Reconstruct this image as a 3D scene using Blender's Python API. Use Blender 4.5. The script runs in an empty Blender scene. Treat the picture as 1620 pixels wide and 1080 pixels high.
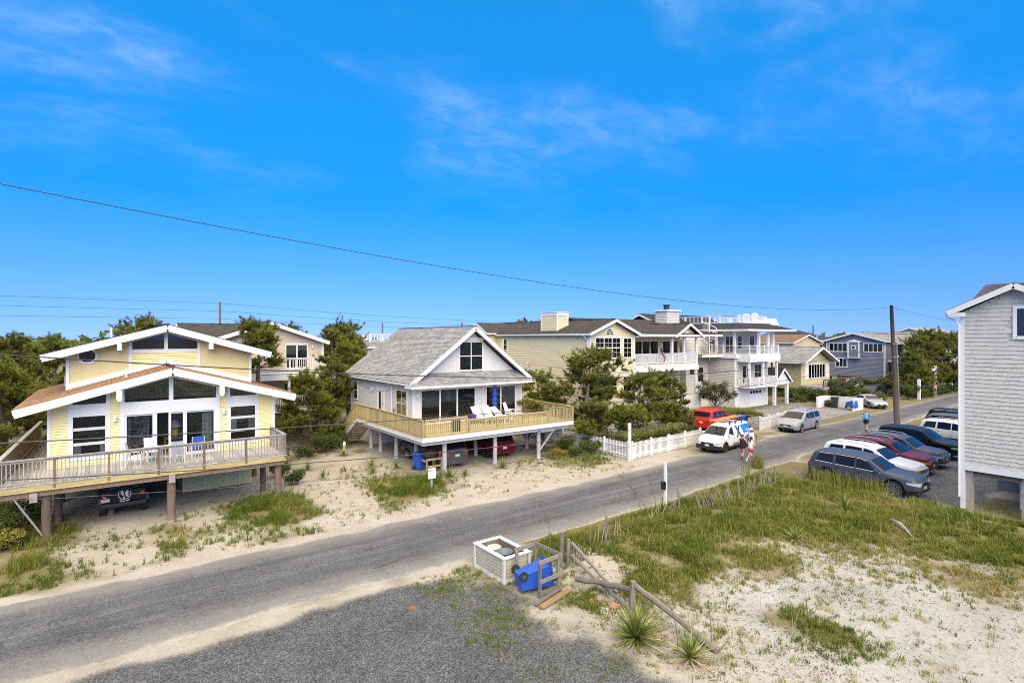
import bpy, bmesh, math, random
import numpy as np
from mathutils import Vector, Matrix, Euler
R = math.radians
SC = bpy.context.scene
COL = SC.collection

# ---------------------------------------------------------------- camera
cam = bpy.data.cameras.new("camera")
cam.sensor_width = 36.0
cam.lens = 36.0 * 870.0 / 1620.0
cam.shift_y = -5.0 / 1620.0
cam.clip_start = 0.1
cam.clip_end = 9000.0
cam_ob = bpy.data.objects.new("camera", cam)
COL.objects.link(cam_ob)
YAW = math.atan(641.0 / 870.0)
cam_ob.location = (0, 0, 8.0)
cam_ob.rotation_euler = (R(90), 0, -YAW)
SC.camera = cam_ob

# ---------------------------------------------------------------- sky
SUN_EL, SUN_AZ = R(38), R(203)      # azimuth measured from +Y towards +X
world = bpy.data.worlds.new("World")
SC.world = world
world.use_nodes = True
wn, wl = world.node_tree.nodes, world.node_tree.links
wn.clear()
def wnode(t, **k):
    n = wn.new(t)
    for a, b in k.items():
        setattr(n, a, b)
    return n
w_out = wnode("ShaderNodeOutputWorld")
w_bg = wnode("ShaderNodeBackground")
w_bg.inputs["Strength"].default_value = 0.15
sky = wnode("ShaderNodeTexSky", sky_type="NISHITA", sun_disc=False)
sky.sun_elevation = SUN_EL
sky.sun_rotation = SUN_AZ
sky.altitude = 0
sky.air_density = 1.0
sky.dust_density = 0.1
sky.ozone_density = 2.5
# look a little above the true direction so that the horizon stays the clear blue of the photograph
w_tc = wnode("ShaderNodeTexCoord")
w_sep = wnode("ShaderNodeSeparateXYZ")
wl.new(w_tc.outputs["Generated"], w_sep.inputs[0])
def wmath(op, a, b=None, c=None):
    n = wnode("ShaderNodeMath", operation=op)
    for i, x in enumerate((a, b, c)):
        if x is None:
            continue
        if isinstance(x, (int, float)):
            n.inputs[i].default_value = x
        else:
            wl.new(x, n.inputs[i])
    return n.outputs[0]
w_dir = wnode("ShaderNodeCombineXYZ")
wl.new(w_sep.outputs[0], w_dir.inputs[0])
wl.new(w_sep.outputs[1], w_dir.inputs[1])
wl.new(wmath("ADD", wmath("MULTIPLY", wmath("MAXIMUM", w_sep.outputs[2], 0.0), 1.1), 0.20), w_dir.inputs[2])
wl.new(w_dir.outputs[0], sky.inputs["Vector"])
w_hs = wnode("ShaderNodeHueSaturation")
w_hs.inputs["Hue"].default_value = 0.497
w_hs.inputs["Saturation"].default_value = 1.12
w_hs.inputs["Value"].default_value = 1.42
w_t = wnode("ShaderNodeMix", data_type="RGBA")       # deeper blue with height
w_tr = wnode("ShaderNodeMapRange")
wl.new(w_sep.outputs[2], w_tr.inputs[0])
w_tr.inputs[1].default_value, w_tr.inputs[2].default_value = 0.0, 0.5
wl.new(w_tr.outputs[0], w_t.inputs[0])
w_t.inputs[6].default_value = (0.68, 0.655, 1.12, 1)
w_t.inputs[7].default_value = (0.16, 1.02, 1.62, 1)
w_m = wnode("ShaderNodeMix", data_type="RGBA", blend_type="MULTIPLY")
w_m.inputs[0].default_value = 1.0
wl.new(sky.outputs[0], w_m.inputs[6])
wl.new(w_t.outputs[2], w_m.inputs[7])
wl.new(w_m.outputs[2], w_hs.inputs["Color"])
# thin high cloud: noise on a flat cloud layer, fading towards the horizon
den = wmath("ADD", wmath("MAXIMUM", w_sep.outputs[2], 0.0), 0.16)
w_cmb = wnode("ShaderNodeCombineXYZ")
wl.new(wmath("DIVIDE", w_sep.outputs[0], den), w_cmb.inputs[0])
wl.new(wmath("DIVIDE", w_sep.outputs[1], den), w_cmb.inputs[1])
def wnoise(scale, detail, rough, dist, loc):
    mp = wnode("ShaderNodeMapping")
    mp.inputs["Location"].default_value = loc
    mp.inputs["Rotation"].default_value = (0, 0, R(35))
    mp.inputs["Scale"].default_value = (1.0, 1.5, 1.0)
    wl.new(w_cmb.outputs[0], mp.inputs[0])
    n = wnode("ShaderNodeTexNoise")
    n.inputs["Scale"].default_value = scale
    n.inputs["Detail"].default_value = detail
    n.inputs["Roughness"].default_value = rough
    n.inputs["Distortion"].default_value = dist
    wl.new(mp.outputs[0], n.inputs["Vector"])
    return n.outputs[0]
def wramp(x, lo, hi):
    n = wnode("ShaderNodeMapRange", interpolation_type="SMOOTHSTEP")
    wl.new(x, n.inputs[0])
    n.inputs[1].default_value = lo
    n.inputs[2].default_value = hi
    return n.outputs[0]
c_big = wramp(wnoise(1.5, 3, 0.5, 0.3, (8.1, 6.4, 0)), 0.40, 0.66)
c_fine = wramp(wnoise(6.5, 9, 0.66, 0.35, (0.2, 5.1, 0)), 0.36, 0.74)
c_fac = wmath("MULTIPLY", c_big, wmath("ADD", wmath("MULTIPLY", c_fine, 0.75), 0.18))
c_fac = wmath("MULTIPLY", c_fac, wramp(w_sep.outputs[2], 0.16, 0.5))
c_fac = wmath("MINIMUM", wmath("MULTIPLY", c_fac, 0.5), 0.5)
w_mix = wnode("ShaderNodeMix", data_type="RGBA")
wl.new(c_fac, w_mix.inputs[0])
wl.new(w_hs.outputs[0], w_mix.inputs[6])
w_mix.inputs[7].default_value = (3.0, 4.3, 7.2, 1)
# veil added above the view to whiten the blue skylight; soft shadows suggest cloud
w_fill_veil = wnode("ShaderNodeMix", data_type="RGBA")
wl.new(wmath("MULTIPLY", wramp(w_sep.outputs[2], 0.52, 0.72), 0.9), w_fill_veil.inputs[0])
wl.new(w_mix.outputs[2], w_fill_veil.inputs[6])
w_fill_veil.inputs[7].default_value = (12.5, 12.0, 11.2, 1)
wl.new(w_fill_veil.outputs[2], w_bg.inputs["Color"])
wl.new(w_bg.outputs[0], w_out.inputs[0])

# ---------------------------------------------------------------- sun
sun = bpy.data.lights.new("sun", "SUN")
sun.energy = 3.6
sun.angle = R(55)
sun.color = (1.0, 0.87, 0.66)
sun_ob = bpy.data.objects.new("sun", sun)
COL.objects.link(sun_ob)
sdir = Vector((math.sin(SUN_AZ) * math.cos(SUN_EL), math.cos(SUN_AZ) * math.cos(SUN_EL), math.sin(SUN_EL)))
sun_ob.rotation_euler = sdir.to_track_quat("Z", "Y").to_euler()
sun_ob.location = (10, 0, 60)

SC.cycles.use_denoising = False
SC.cycles.use_adaptive_sampling = True
SC.cycles.adaptive_threshold = 0.004
SC.cycles.pixel_filter_type = "BLACKMAN_HARRIS"
SC.cycles.filter_width = 1.0
SC.cycles.sample_clamp_indirect = 2.5
SC.cycles.max_bounces = 8
SC.cycles.diffuse_bounces = 4
SC.cycles.transparent_max_bounces = 12
SC.cycles.caustics_reflective = False
SC.cycles.caustics_refractive = False
vs = SC.view_settings
vs.view_transform = "Standard"
vs.look = "None"
vs.exposure = 0.36
vs.gamma = 1.0
vs.use_curve_mapping = False
vs.use_white_balance = True
vs.white_balance_temperature = 7250
vs.white_balance_tint = 10

# ---------------------------------------------------------------- helpers
ORG = {}

class MB:
    """collects faces; build() links them as one mesh object"""
    def __init__(s):
        s.v, s.f, s.m = [], [], []
        s.mi = 0
    def face(s, pts):
        b = len(s.v)
        s.v.extend([tuple(p) for p in pts])
        s.f.append(tuple(range(b, b + len(pts))))
        s.m.append(s.mi)
    def hexa(s, p):
        """8 corners: bottom 0-3, top 4-7"""
        b = len(s.v)
        s.v.extend([tuple(q) for q in p])
        for q in ((0, 3, 2, 1), (4, 5, 6, 7), (0, 1, 5, 4), (1, 2, 6, 5), (2, 3, 7, 6), (3, 0, 4, 7)):
            s.f.append(tuple(b + i for i in q))
            s.m.append(s.mi)
    def box(s, x0, x1, y0, y1, z0, z1):
        s.hexa([(x0, y0, z0), (x1, y0, z0), (x1, y1, z0), (x0, y1, z0),
                (x0, y0, z1), (x1, y0, z1), (x1, y1, z1), (x0, y1, z1)])
    def bar(s, p, q, w, h, up=(0, 0, 1)):
        p, q = Vector(p), Vector(q)
        d = (q - p).normalized()
        u = Vector(up)
        if abs(d.dot(u)) > 0.98:
            u = Vector((0, 1, 0))
        a = d.cross(u).normalized() * (w / 2)
        b = a.cross(d).normalized() * (h / 2)
        s.hexa([p - a - b, p + a - b, q + a - b, q - a - b, p - a + b, p + a + b, q + a + b, q - a + b])
    def cyl(s, p, q, r0, r1=None, n=10, caps=True):
        r1 = r0 if r1 is None else r1
        p, q = Vector(p), Vector(q)
        d = (q - p).normalized()
        u = Vector((0, 0, 1)) if abs(d.z) < 0.95 else Vector((1, 0, 0))
        a = d.cross(u).normalized()
        b = d.cross(a)
        i0 = len(s.v)
        for k in range(n):
            t = 2 * math.pi * k / n
            o = a * math.cos(t) + b * math.sin(t)
            s.v.append(tuple(p + o * r0))
            s.v.append(tuple(q + o * r1))
        for k in range(n):
            j = (k + 1) % n
            s.f.append((i0 + 2 * k, i0 + 2 * j, i0 + 2 * j + 1, i0 + 2 * k + 1))
            s.m.append(s.mi)
        if caps:
            s.f.append(tuple(i0 + 2 * k for k in range(n))[::-1]); s.m.append(s.mi)
            s.f.append(tuple(i0 + 2 * k + 1 for k in range(n))); s.m.append(s.mi)
    def tube(s, pts, rs, n=8):
        """swept tube through points"""
        pts = [Vector(p) for p in pts]
        if not hasattr(rs, "__len__"):
            rs = [rs] * len(pts)
        i0 = len(s.v)
        for k, p in enumerate(pts):
            d = (pts[min(k + 1, len(pts) - 1)] - pts[max(k - 1, 0)]).normalized()
            u = Vector((0, 0, 1)) if abs(d.z) < 0.9 else Vector((1, 0, 0))
            a = d.cross(u).normalized()
            b = d.cross(a)
            for j in range(n):
                t = 2 * math.pi * j / n
                s.v.append(tuple(p + (a * math.cos(t) + b * math.sin(t)) * rs[k]))
        for k in range(len(pts) - 1):
            for j in range(n):
                j2 = (j + 1) % n
                s.f.append((i0 + k * n + j, i0 + k * n + j2, i0 + (k + 1) * n + j2, i0 + (k + 1) * n + j))
                s.m.append(s.mi)
        s.f.append(tuple(i0 + j for j in range(n))); s.m.append(s.mi)
        s.f.append(tuple(i0 + (len(pts) - 1) * n + j for j in range(n))[::-1]); s.m.append(s.mi)
    def prism(s, poly, vec):
        vec = Vector(vec)
        n = len(poly)
        b = len(s.v)
        s.v.extend([tuple(p) for p in poly])
        s.v.extend([tuple(Vector(p) + vec) for p in poly])
        s.f.append(tuple(range(b, b + n))[::-1]); s.m.append(s.mi)
        s.f.append(tuple(range(b + n, b + 2 * n))); s.m.append(s.mi)
        for k in range(n):
            j = (k + 1) % n
            s.f.append((b + k, b + j, b + n + j, b + n + k)); s.m.append(s.mi)
    def lathe(s, c, prof, n=14):
        """profile of (r, z) around vertical axis at c"""
        i0 = len(s.v)
        for r, z in prof:
            for j in range(n):
                t = 2 * math.pi * j / n
                s.v.append((c[0] + r * math.cos(t), c[1] + r * math.sin(t), c[2] + z))
        for k in range(len(prof) - 1):
            for j in range(n):
                j2 = (j + 1) % n
                s.f.append((i0 + k * n + j, i0 + k * n + j2, i0 + (k + 1) * n + j2, i0 + (k + 1) * n + j))
                s.m.append(s.mi)
    def mesh(s, name, mats, org=(0, 0, 0), smooth=False):
        me = bpy.data.meshes.new(name)
        o = org
        me.from_pydata([(p[0] - o[0], p[1] - o[1], p[2] - o[2]) for p in s.v], [], s.f)
        if not isinstance(mats, (list, tuple)):
            mats = [mats]
        for m in mats:
            me.materials.append(m)
        if len(mats) > 1:
            me.polygons.foreach_set("material_index", s.m)
        if smooth:
            me.polygons.foreach_set("use_smooth", [True] * len(s.f))
        me.update()
        return me
    def build(s, name, mats, parent=None, org=None, smooth=False, bevel=0, label=None):
        if org is None:
            org = ORG.get(parent.name, (0, 0, 0)) if parent else (0, 0, 0)
        me = s.mesh(name, mats, org, smooth)
        return link(name, me, parent, bevel=bevel, label=label, org=org)

def link(name, me, parent=None, loc=(0, 0, 0), rot=(0, 0, 0), scale=(1, 1, 1), bevel=0, label=None, org=None):
    ob = bpy.data.objects.new(name, me)
    COL.objects.link(ob)
    ob.location, ob.rotation_euler, ob.scale = loc, rot, scale
    if parent:
        ob.parent = parent
        ORG[ob.name] = ORG.get(parent.name, (0, 0, 0)) if org is None else org
    if bevel:
        md = ob.modifiers.new("bevel", "BEVEL")
        md.width, md.segments, md.limit_method = bevel, 2, "ANGLE"
    if label:
        ob["label"] = label
    return ob

def wlink(name, me, parent, wloc, rot=(0, 0, 0), scale=(1, 1, 1)):
    """a shared-mesh piece at a world position under a parent whose thing stands at ORG"""
    o = ORG.get(parent.name, (0, 0, 0))
    return link(name, me, parent, (wloc[0] - o[0], wloc[1] - o[1], wloc[2] - o[2]), rot, scale, org=o)

def tag(ob, label, cat, group=None, kind=None):
    ob["label"], ob["category"] = label, cat
    if group:
        ob["group"] = group
    if kind:
        ob["kind"] = kind
    return ob

def struct(ob, label=None, kind="structure"):
    ob["kind"] = kind
    if label:
        ob["label"] = label
    return ob

def thing(name, label, cat, loc=(0, 0, 0), rz=0.0, group=None, local=False):
    """an Empty at the thing's base; local=True when parts are authored in local coordinates"""
    o = bpy.data.objects.new(name, None)
    COL.objects.link(o)
    o.empty_display_size = 0.3
    o.location = loc
    o.rotation_euler = (0, 0, rz)
    ORG[o.name] = (0, 0, 0) if local else tuple(loc)
    return tag(o, label, cat, group)

def copy_thing(src, loc, rz, label, group=None, scale=1.0, rot=None):
    """copy of a thing with its parts and sub-parts (mesh data shared)"""
    def cp(o, par):
        c = o.copy()
        COL.objects.link(c)
        c.parent = par
        for ch in o.children:
            cp(ch, c)
        return c
    c = cp(src, None)
    c.location = loc
    c.rotation_euler = rot if rot else (0, 0, rz)
    c.scale = (scale,) * 3
    c["label"] = label
    if group:
        c["group"] = group
    return c

# ---------------------------------------------------------------- materials
MATS = {}
def M(name, c, rough=0.7, var=0.18, scale=3.0, bump=0.0, bs=40.0, rnd=0.0, metal=0.0, coat=0.0, spec=0.5,
      stretch=(1, 1, 1), c2=None, dirt=0.0, emit=None):
    if name in MATS:
        return MATS[name]
    m = bpy.data.materials.new(name)
    m.use_nodes = True
    nt = m.node_tree
    n, l = nt.nodes, nt.links
    b = n["Principled BSDF"]
    b.inputs["Roughness"].default_value = rough
    b.inputs["Metallic"].default_value = metal
    b.inputs["Specular IOR Level"].default_value = spec
    if coat:
        b.inputs["Coat Weight"].default_value = coat
        b.inputs["Coat Roughness"].default_value = 0.04
    tc = n.new("ShaderNodeTexCoord")
    mp = n.new("ShaderNodeMapping")
    mp.inputs["Scale"].default_value = stretch
    l.new(tc.outputs["Object"], mp.inputs[0])
    no = n.new("ShaderNodeTexNoise")
    no.inputs["Scale"].default_value = scale
    no.inputs["Detail"].default_value = 6
    no.inputs["Roughness"].default_value = 0.65
    oi = n.new("ShaderNodeObjectInfo")
    if rnd:
        ad = n.new("ShaderNodeVectorMath"); ad.operation = "ADD"
        sc = n.new("ShaderNodeVectorMath"); sc.operation = "SCALE"
        cb = n.new("ShaderNodeCombineXYZ")
        l.new(oi.outputs["Random"], cb.inputs[0]); l.new(oi.outputs["Random"], cb.inputs[1])
        sc.inputs["Scale"].default_value = 37.0
        l.new(cb.outputs[0], sc.inputs[0])
        l.new(mp.outputs[0], ad.inputs[0]); l.new(sc.outputs[0], ad.inputs[1])
        vec = ad.outputs[0]
    else:
        vec = mp.outputs[0]
    l.new(vec, no.inputs["Vector"])
    mr = n.new("ShaderNodeMapRange")
    mr.inputs[1].default_value, mr.inputs[2].default_value = 0.28, 0.72
    l.new(no.outputs[0], mr.inputs[0])
    mx = n.new("ShaderNodeMix"); mx.data_type = "RGBA"
    hi = c2 if c2 else tuple(min(1.0, x * (1 + var)) for x in c)
    lo = c if c2 else tuple(x * (1 - var) for x in c)
    mx.inputs[6].default_value = (*lo, 1)
    mx.inputs[7].default_value = (*hi, 1)
    l.new(mr.outputs[0], mx.inputs[0])
    col = mx.outputs[2]
    if dirt:
        dn = n.new("ShaderNodeTexNoise")
        dn.inputs["Scale"].default_value = 0.9
        dn.inputs["Detail"].default_value = 7
        dn.inputs["Roughness"].default_value = 0.7
        l.new(vec, dn.inputs["Vector"])
        dr = n.new("ShaderNodeMapRange")
        dr.inputs[1].default_value, dr.inputs[2].default_value = 0.5, 0.75
        dr.inputs[4].default_value = dirt
        l.new(dn.outputs[0], dr.inputs[0])
        d2 = n.new("ShaderNodeMix"); d2.data_type = "RGBA"
        l.new(dr.outputs[0], d2.inputs[0])
        l.new(col, d2.inputs[6])
        d2.inputs[7].default_value = (0.16, 0.145, 0.12, 1)
        col = d2.outputs[2]
    if rnd:
        mu = n.new("ShaderNodeMix"); mu.data_type = "RGBA"; mu.blend_type = "MULTIPLY"
        mu.inputs[0].default_value = 1.0
        ra = n.new("ShaderNodeMapRange")
        ra.inputs[3].default_value, ra.inputs[4].default_value = 1 - rnd, 1 + rnd
        l.new(oi.outputs["Random"], ra.inputs[0])
        l.new(col, mu.inputs[6]); l.new(ra.outputs[0], mu.inputs[7])
        col = mu.outputs[2]
    l.new(col, b.inputs["Base Color"])
    if bump:
        bn = n.new("ShaderNodeTexNoise")
        bn.inputs["Scale"].default_value = bs
        bn.inputs["Detail"].default_value = 4
        l.new(vec, bn.inputs["Vector"])
        bu = n.new("ShaderNodeBump")
        bu.inputs["Strength"].default_value = bump
        bu.inputs["Distance"].default_value = 0.02
        l.new(bn.outputs[0], bu.inputs["Height"])
        l.new(bu.outputs[0], b.inputs["Normal"])
    if emit:
        b.inputs["Emission Color"].default_value = (*emit, 1)
        b.inputs["Emission Strength"].default_value = 1
    MATS[name] = m
    return m

def shingle_mat(name, c1, c2, mort, bw=0.32, rh=0.15):
    """asphalt roof shingles, brick pattern on the UVs (metres along eave, up slope)"""
    m = bpy.data.materials.new(name)
    m.use_nodes = True
    n, l = m.node_tree.nodes, m.node_tree.links
    b = n["Principled BSDF"]
    b.inputs["Roughness"].default_value = 0.92
    b.inputs["Specular IOR Level"].default_value = 0.25
    uv = n.new("ShaderNodeUVMap")
    br = n.new("ShaderNodeTexBrick")
    br.inputs["Scale"].default_value = 1
    br.inputs["Brick Width"].default_value = bw
    br.inputs["Row Height"].default_value = rh
    br.inputs["Mortar Size"].default_value = 0.008
    br.inputs["Mortar Smooth"].default_value = 0.4
    br.inputs["Color1"].default_value = (*c1, 1)
    br.inputs["Color2"].default_value = (*c2, 1)
    br.inputs["Mortar"].default_value = (*mort, 1)
    br.inputs["Bias"].default_value = 0.1
    l.new(uv.outputs[0], br.inputs["Vector"])
    no = n.new("ShaderNodeTexNoise")
    no.inputs["Scale"].default_value = 0.7
    no.inputs["Detail"].default_value = 8
    no.inputs["Roughness"].default_value = 0.75
    l.new(uv.outputs[0], no.inputs["Vector"])
    mr = n.new("ShaderNodeMapRange")
    mr.inputs[1].default_value, mr.inputs[2].default_value = 0.3, 0.7
    mr.inputs[3].default_value, mr.inputs[4].default_value = 0.68, 1.3
    l.new(no.outputs[0], mr.inputs[0])
    mu = n.new("ShaderNodeMix"); mu.data_type = "RGBA"; mu.blend_type = "MULTIPLY"
    mu.inputs[0].default_value = 1
    l.new(br.outputs["Color"], mu.inputs[6]); l.new(mr.outputs[0], mu.inputs[7])
    l.new(mu.outputs[2], b.inputs["Base Color"])
    g = n.new("ShaderNodeTexNoise"); g.inputs["Scale"].default_value = 60
    l.new(uv.outputs[0], g.inputs["Vector"])
    bu = n.new("ShaderNodeBump"); bu.inputs["Strength"].default_value = 0.5; bu.inputs["Distance"].default_value = 0.01
    l.new(g.outputs[0], bu.inputs["Height"])
    l.new(bu.outputs[0], b.inputs["Normal"])
    return m

def glass_mat(name, tint=(0.02, 0.024, 0.028), clear=0.0, rough=0.03):
    """window glass: dark colour standing in for the unlit room behind, or see-through when clear > 0"""
    m = bpy.data.materials.new(name)
    m.use_nodes = True
    n, l = m.node_tree.nodes, m.node_tree.links
    b = n["Principled BSDF"]
    b.inputs["Roughness"].default_value = rough
    b.inputs["IOR"].default_value = 1.52
    oi = n.new("ShaderNodeObjectInfo")
    tc = n.new("ShaderNodeTexCoord")
    no = n.new("ShaderNodeTexNoise"); no.inputs["Scale"].default_value = 1.1; no.inputs["Detail"].default_value = 3
    l.new(tc.outputs["Object"], no.inputs["Vector"])
    ad = n.new("ShaderNodeMath"); ad.operation = "MULTIPLY"
    l.new(oi.outputs["Random"], ad.inputs[0]); l.new(no.outputs[0], ad.inputs[1])
    mr = n.new("ShaderNodeMapRange"); mr.inputs[3].default_value = 0.5; mr.inputs[4].default_value = 3.2
    l.new(ad.outputs[0], mr.inputs[0])
    mu = n.new("ShaderNodeMix"); mu.data_type = "RGBA"; mu.blend_type = "MULTIPLY"; mu.inputs[0].default_value = 1
    mu.inputs[6].default_value = (*tint, 1)
    l.new(mr.outputs[0], mu.inputs[7])
    l.new(mu.outputs[2], b.inputs["Base Color"])
    if clear:
        b.inputs["Alpha"].default_value = 1.0 - clear
        fr = n.new("ShaderNodeFresnel"); fr.inputs["IOR"].default_value = 1.5
        tr = n.new("ShaderNodeBsdfTransparent"); tr.inputs[0].default_value = (0.78, 0.82, 0.82, 1)
        gl = n.new("ShaderNodeBsdfGlossy"); gl.inputs["Roughness"].default_value = rough
        ms = n.new("ShaderNodeMixShader")
        l.new(fr.outputs[0], ms.inputs[0]); l.new(tr.outputs[0], ms.inputs[1]); l.new(gl.outputs[0], ms.inputs[2])
        l.new(ms.outputs[0], n["Material Output"].inputs[0])
    return m

def paint(name, c, metal=0.1, rough=0.4):
    return M(name, c, rough=rough, var=0.03, scale=2, metal=metal * 0.5, coat=0.15, spec=0.25)

WHITE = M("white_trim_paint", (0.71, 0.71, 0.69), 0.5, 0.05, 1.2, dirt=0.10)
WHITE2 = M("white_vinyl", (0.72, 0.72, 0.72), 0.42, 0.03, 1.0, dirt=0.05)
YELLOW = M("yellow_siding_paint", (0.77, 0.68, 0.325), 0.62, 0.05, 0.8, dirt=0.07)
YELLOW_B = M("yellow_board_paint", (0.63, 0.545, 0.265), 0.62, 0.06, 1.1, dirt=0.09)
CREAM = M("cream_vinyl_siding", (0.70, 0.60, 0.36), 0.5, 0.03, 1.0, dirt=0.05)
BEIGE = M("beige_siding_paint", (0.56, 0.47, 0.34), 0.6, 0.05, 1.0, dirt=0.06)
GREYB = M("pale_grey_board_paint", (0.63, 0.62, 0.60), 0.62, 0.05, 1.0, dirt=0.07)
TAUPE = M("greige_siding_paint", (0.56, 0.53, 0.475), 0.6, 0.04, 1.0, dirt=0.05)
SLATE = M("slate_blue_siding_paint", (0.18, 0.185, 0.23), 0.65, 0.10, 2.0, stretch=(1, 1, 6), dirt=0.05)
KHAKI = M("khaki_board_paint", (0.40, 0.36, 0.20), 0.65, 0.08, 1.2, dirt=0.08)
NAVY = M("navy_siding_paint", (0.03, 0.035, 0.06), 0.65, 0.08, 1.2)
WOOD_GREY = M("weathered_grey_wood", (0.34, 0.31, 0.28), 0.85, 0.3, 5, bump=0.3, bs=25, rnd=0.22, stretch=(6, 6, 0.6))
DECKWOOD = M("weathered_deck_wood", (0.42, 0.40, 0.37), 0.85, 0.25, 4, bump=0.2, bs=25, rnd=0.25, stretch=(6, 0.5, 6))
WOOD_BROWN = M("weathered_brown_wood", (0.20, 0.135, 0.085), 0.85, 0.3, 5, bump=0.3, bs=25, rnd=0.2, stretch=(6, 6, 0.6))
WOOD_TAN = M("treated_tan_wood", (0.43, 0.345, 0.17), 0.8, 0.22, 4, bump=0.2, bs=25, rnd=0.2, stretch=(6, 6, 0.7))
WOOD_TAN_L = M("treated_tan_beam", (0.45, 0.36, 0.165), 0.8, 0.3, 3, bump=0.2, bs=25, stretch=(0.5, 5, 5), dirt=0.35)
PILING = M("old_piling_wood", (0.15, 0.105, 0.075), 0.9, 0.45, 5, bump=0.6, bs=18, rnd=0.2, stretch=(5, 5, 0.5), dirt=0.3)
PILE_GREY = M("painted_grey_piling", (0.40, 0.40, 0.42), 0.75, 0.12, 3, bump=0.2, bs=20, rnd=0.12, stretch=(3, 3, 0.6), dirt=0.35)
DRIFT = M("silvery_old_timber", (0.21, 0.185, 0.155), 0.9, 0.4, 5, bump=0.7, bs=22, rnd=0.25, stretch=(7, 7, 0.7), dirt=0.3)
DARK = M("dark_void", (0.012, 0.012, 0.013), 0.8, 0.1)
BLACKP = M("black_plastic", (0.016, 0.016, 0.018), 0.45, 0.1)
METAL = M("galvanised_metal", (0.45, 0.46, 0.47), 0.4, 0.15, 4, metal=0.8)
RUBBER = M("tyre_rubber", (0.018, 0.018, 0.019), 0.8, 0.2, 8)
ALLOY = M("wheel_alloy", (0.55, 0.56, 0.58), 0.3, 0.05, 4, metal=0.85)
BLUEP = M("blue_bin_plastic", (0.012, 0.085, 0.42), 0.42, 0.12, 3, dirt=0.08)
BRICKC = M("red_brick_clay", (0.42, 0.20, 0.13), 0.85, 0.25, 12, bump=0.4, rnd=0.25)
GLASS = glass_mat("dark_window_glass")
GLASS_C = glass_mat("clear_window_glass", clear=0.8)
AUTOGLASS = glass_mat("car_window_glass", (0.007, 0.008, 0.010), rough=0.02)
AUTOGLASS.node_tree.nodes["Principled BSDF"].inputs["IOR"].default_value = 1.38
BLIND = M("pale_window_blind", (0.40, 0.39, 0.37), 0.8, 0.08, 2, rnd=0.35)
ROOMSHADE = M("painted_room_shade", (0.028, 0.027, 0.026), 0.9, 0.6, 1.3, rnd=0.6)  # dark colour stands in for the shade of an unlit room
CURTAIN = M("pale_curtain_cloth", (0.55, 0.54, 0.50), 0.9, 0.1, 2)
ROOF_GREY = shingle_mat("grey_roof_shingles", (0.34, 0.34, 0.335), (0.21, 0.21, 0.205), (0.11, 0.11, 0.11))
ROOF_DARK = shingle_mat("dark_brown_roof_shingles", (0.105, 0.088, 0.075), (0.055, 0.047, 0.043), (0.025, 0.022, 0.02))
ROOF_CHAR = shingle_mat("charcoal_roof_shingles", (0.062, 0.058, 0.065), (0.034, 0.032, 0.038), (0.02, 0.02, 0.02))
ROOF_BROWN = shingle_mat("brown_roof_shakes", (0.36, 0.21, 0.11), (0.22, 0.12, 0.06), (0.10, 0.06, 0.035), 0.36, 0.19)
ROOF_RUST = shingle_mat("rusty_roof_shingles", (0.28, 0.16, 0.10), (0.20, 0.11, 0.07), (0.1, 0.06, 0.04))
ROOF_VIOLET = shingle_mat("violet_grey_roof_shingles", (0.115, 0.10, 0.13), (0.065, 0.06, 0.08), (0.03, 0.03, 0.035))

# numpy value noise
_rs = np.random.RandomState(7)
_T = _rs.rand(256, 256)
def vnoise(x, y):
    x = np.asarray(x, float); y = np.asarray(y, float)
    xi, yi = np.floor(x).astype(int), np.floor(y).astype(int)
    fx, fy = x - xi, y - yi
    fx = fx * fx * (3 - 2 * fx); fy = fy * fy * (3 - 2 * fy)
    a = _T[xi % 256, yi % 256]; b = _T[(xi + 1) % 256, yi % 256]
    c = _T[xi % 256, (yi + 1) % 256]; d = _T[(xi + 1) % 256, (yi + 1) % 256]
    return (a * (1 - fx) + b * fx) * (1 - fy) + (c * (1 - fx) + d * fx) * fy
def fbm(x, y, o=4):
    s = 0; a = 0.5
    for k in range(o):
        s = s + a * vnoise(np.asarray(x) * 2 ** k + 17.3 * k, np.asarray(y) * 2 ** k + 9.1 * k); a *= 0.5
    return s
def sstep(a, b, x):
    t = np.clip((np.asarray(x, float) - a) / (b - a), 0, 1)
    return t * t * (3 - 2 * t)

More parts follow.
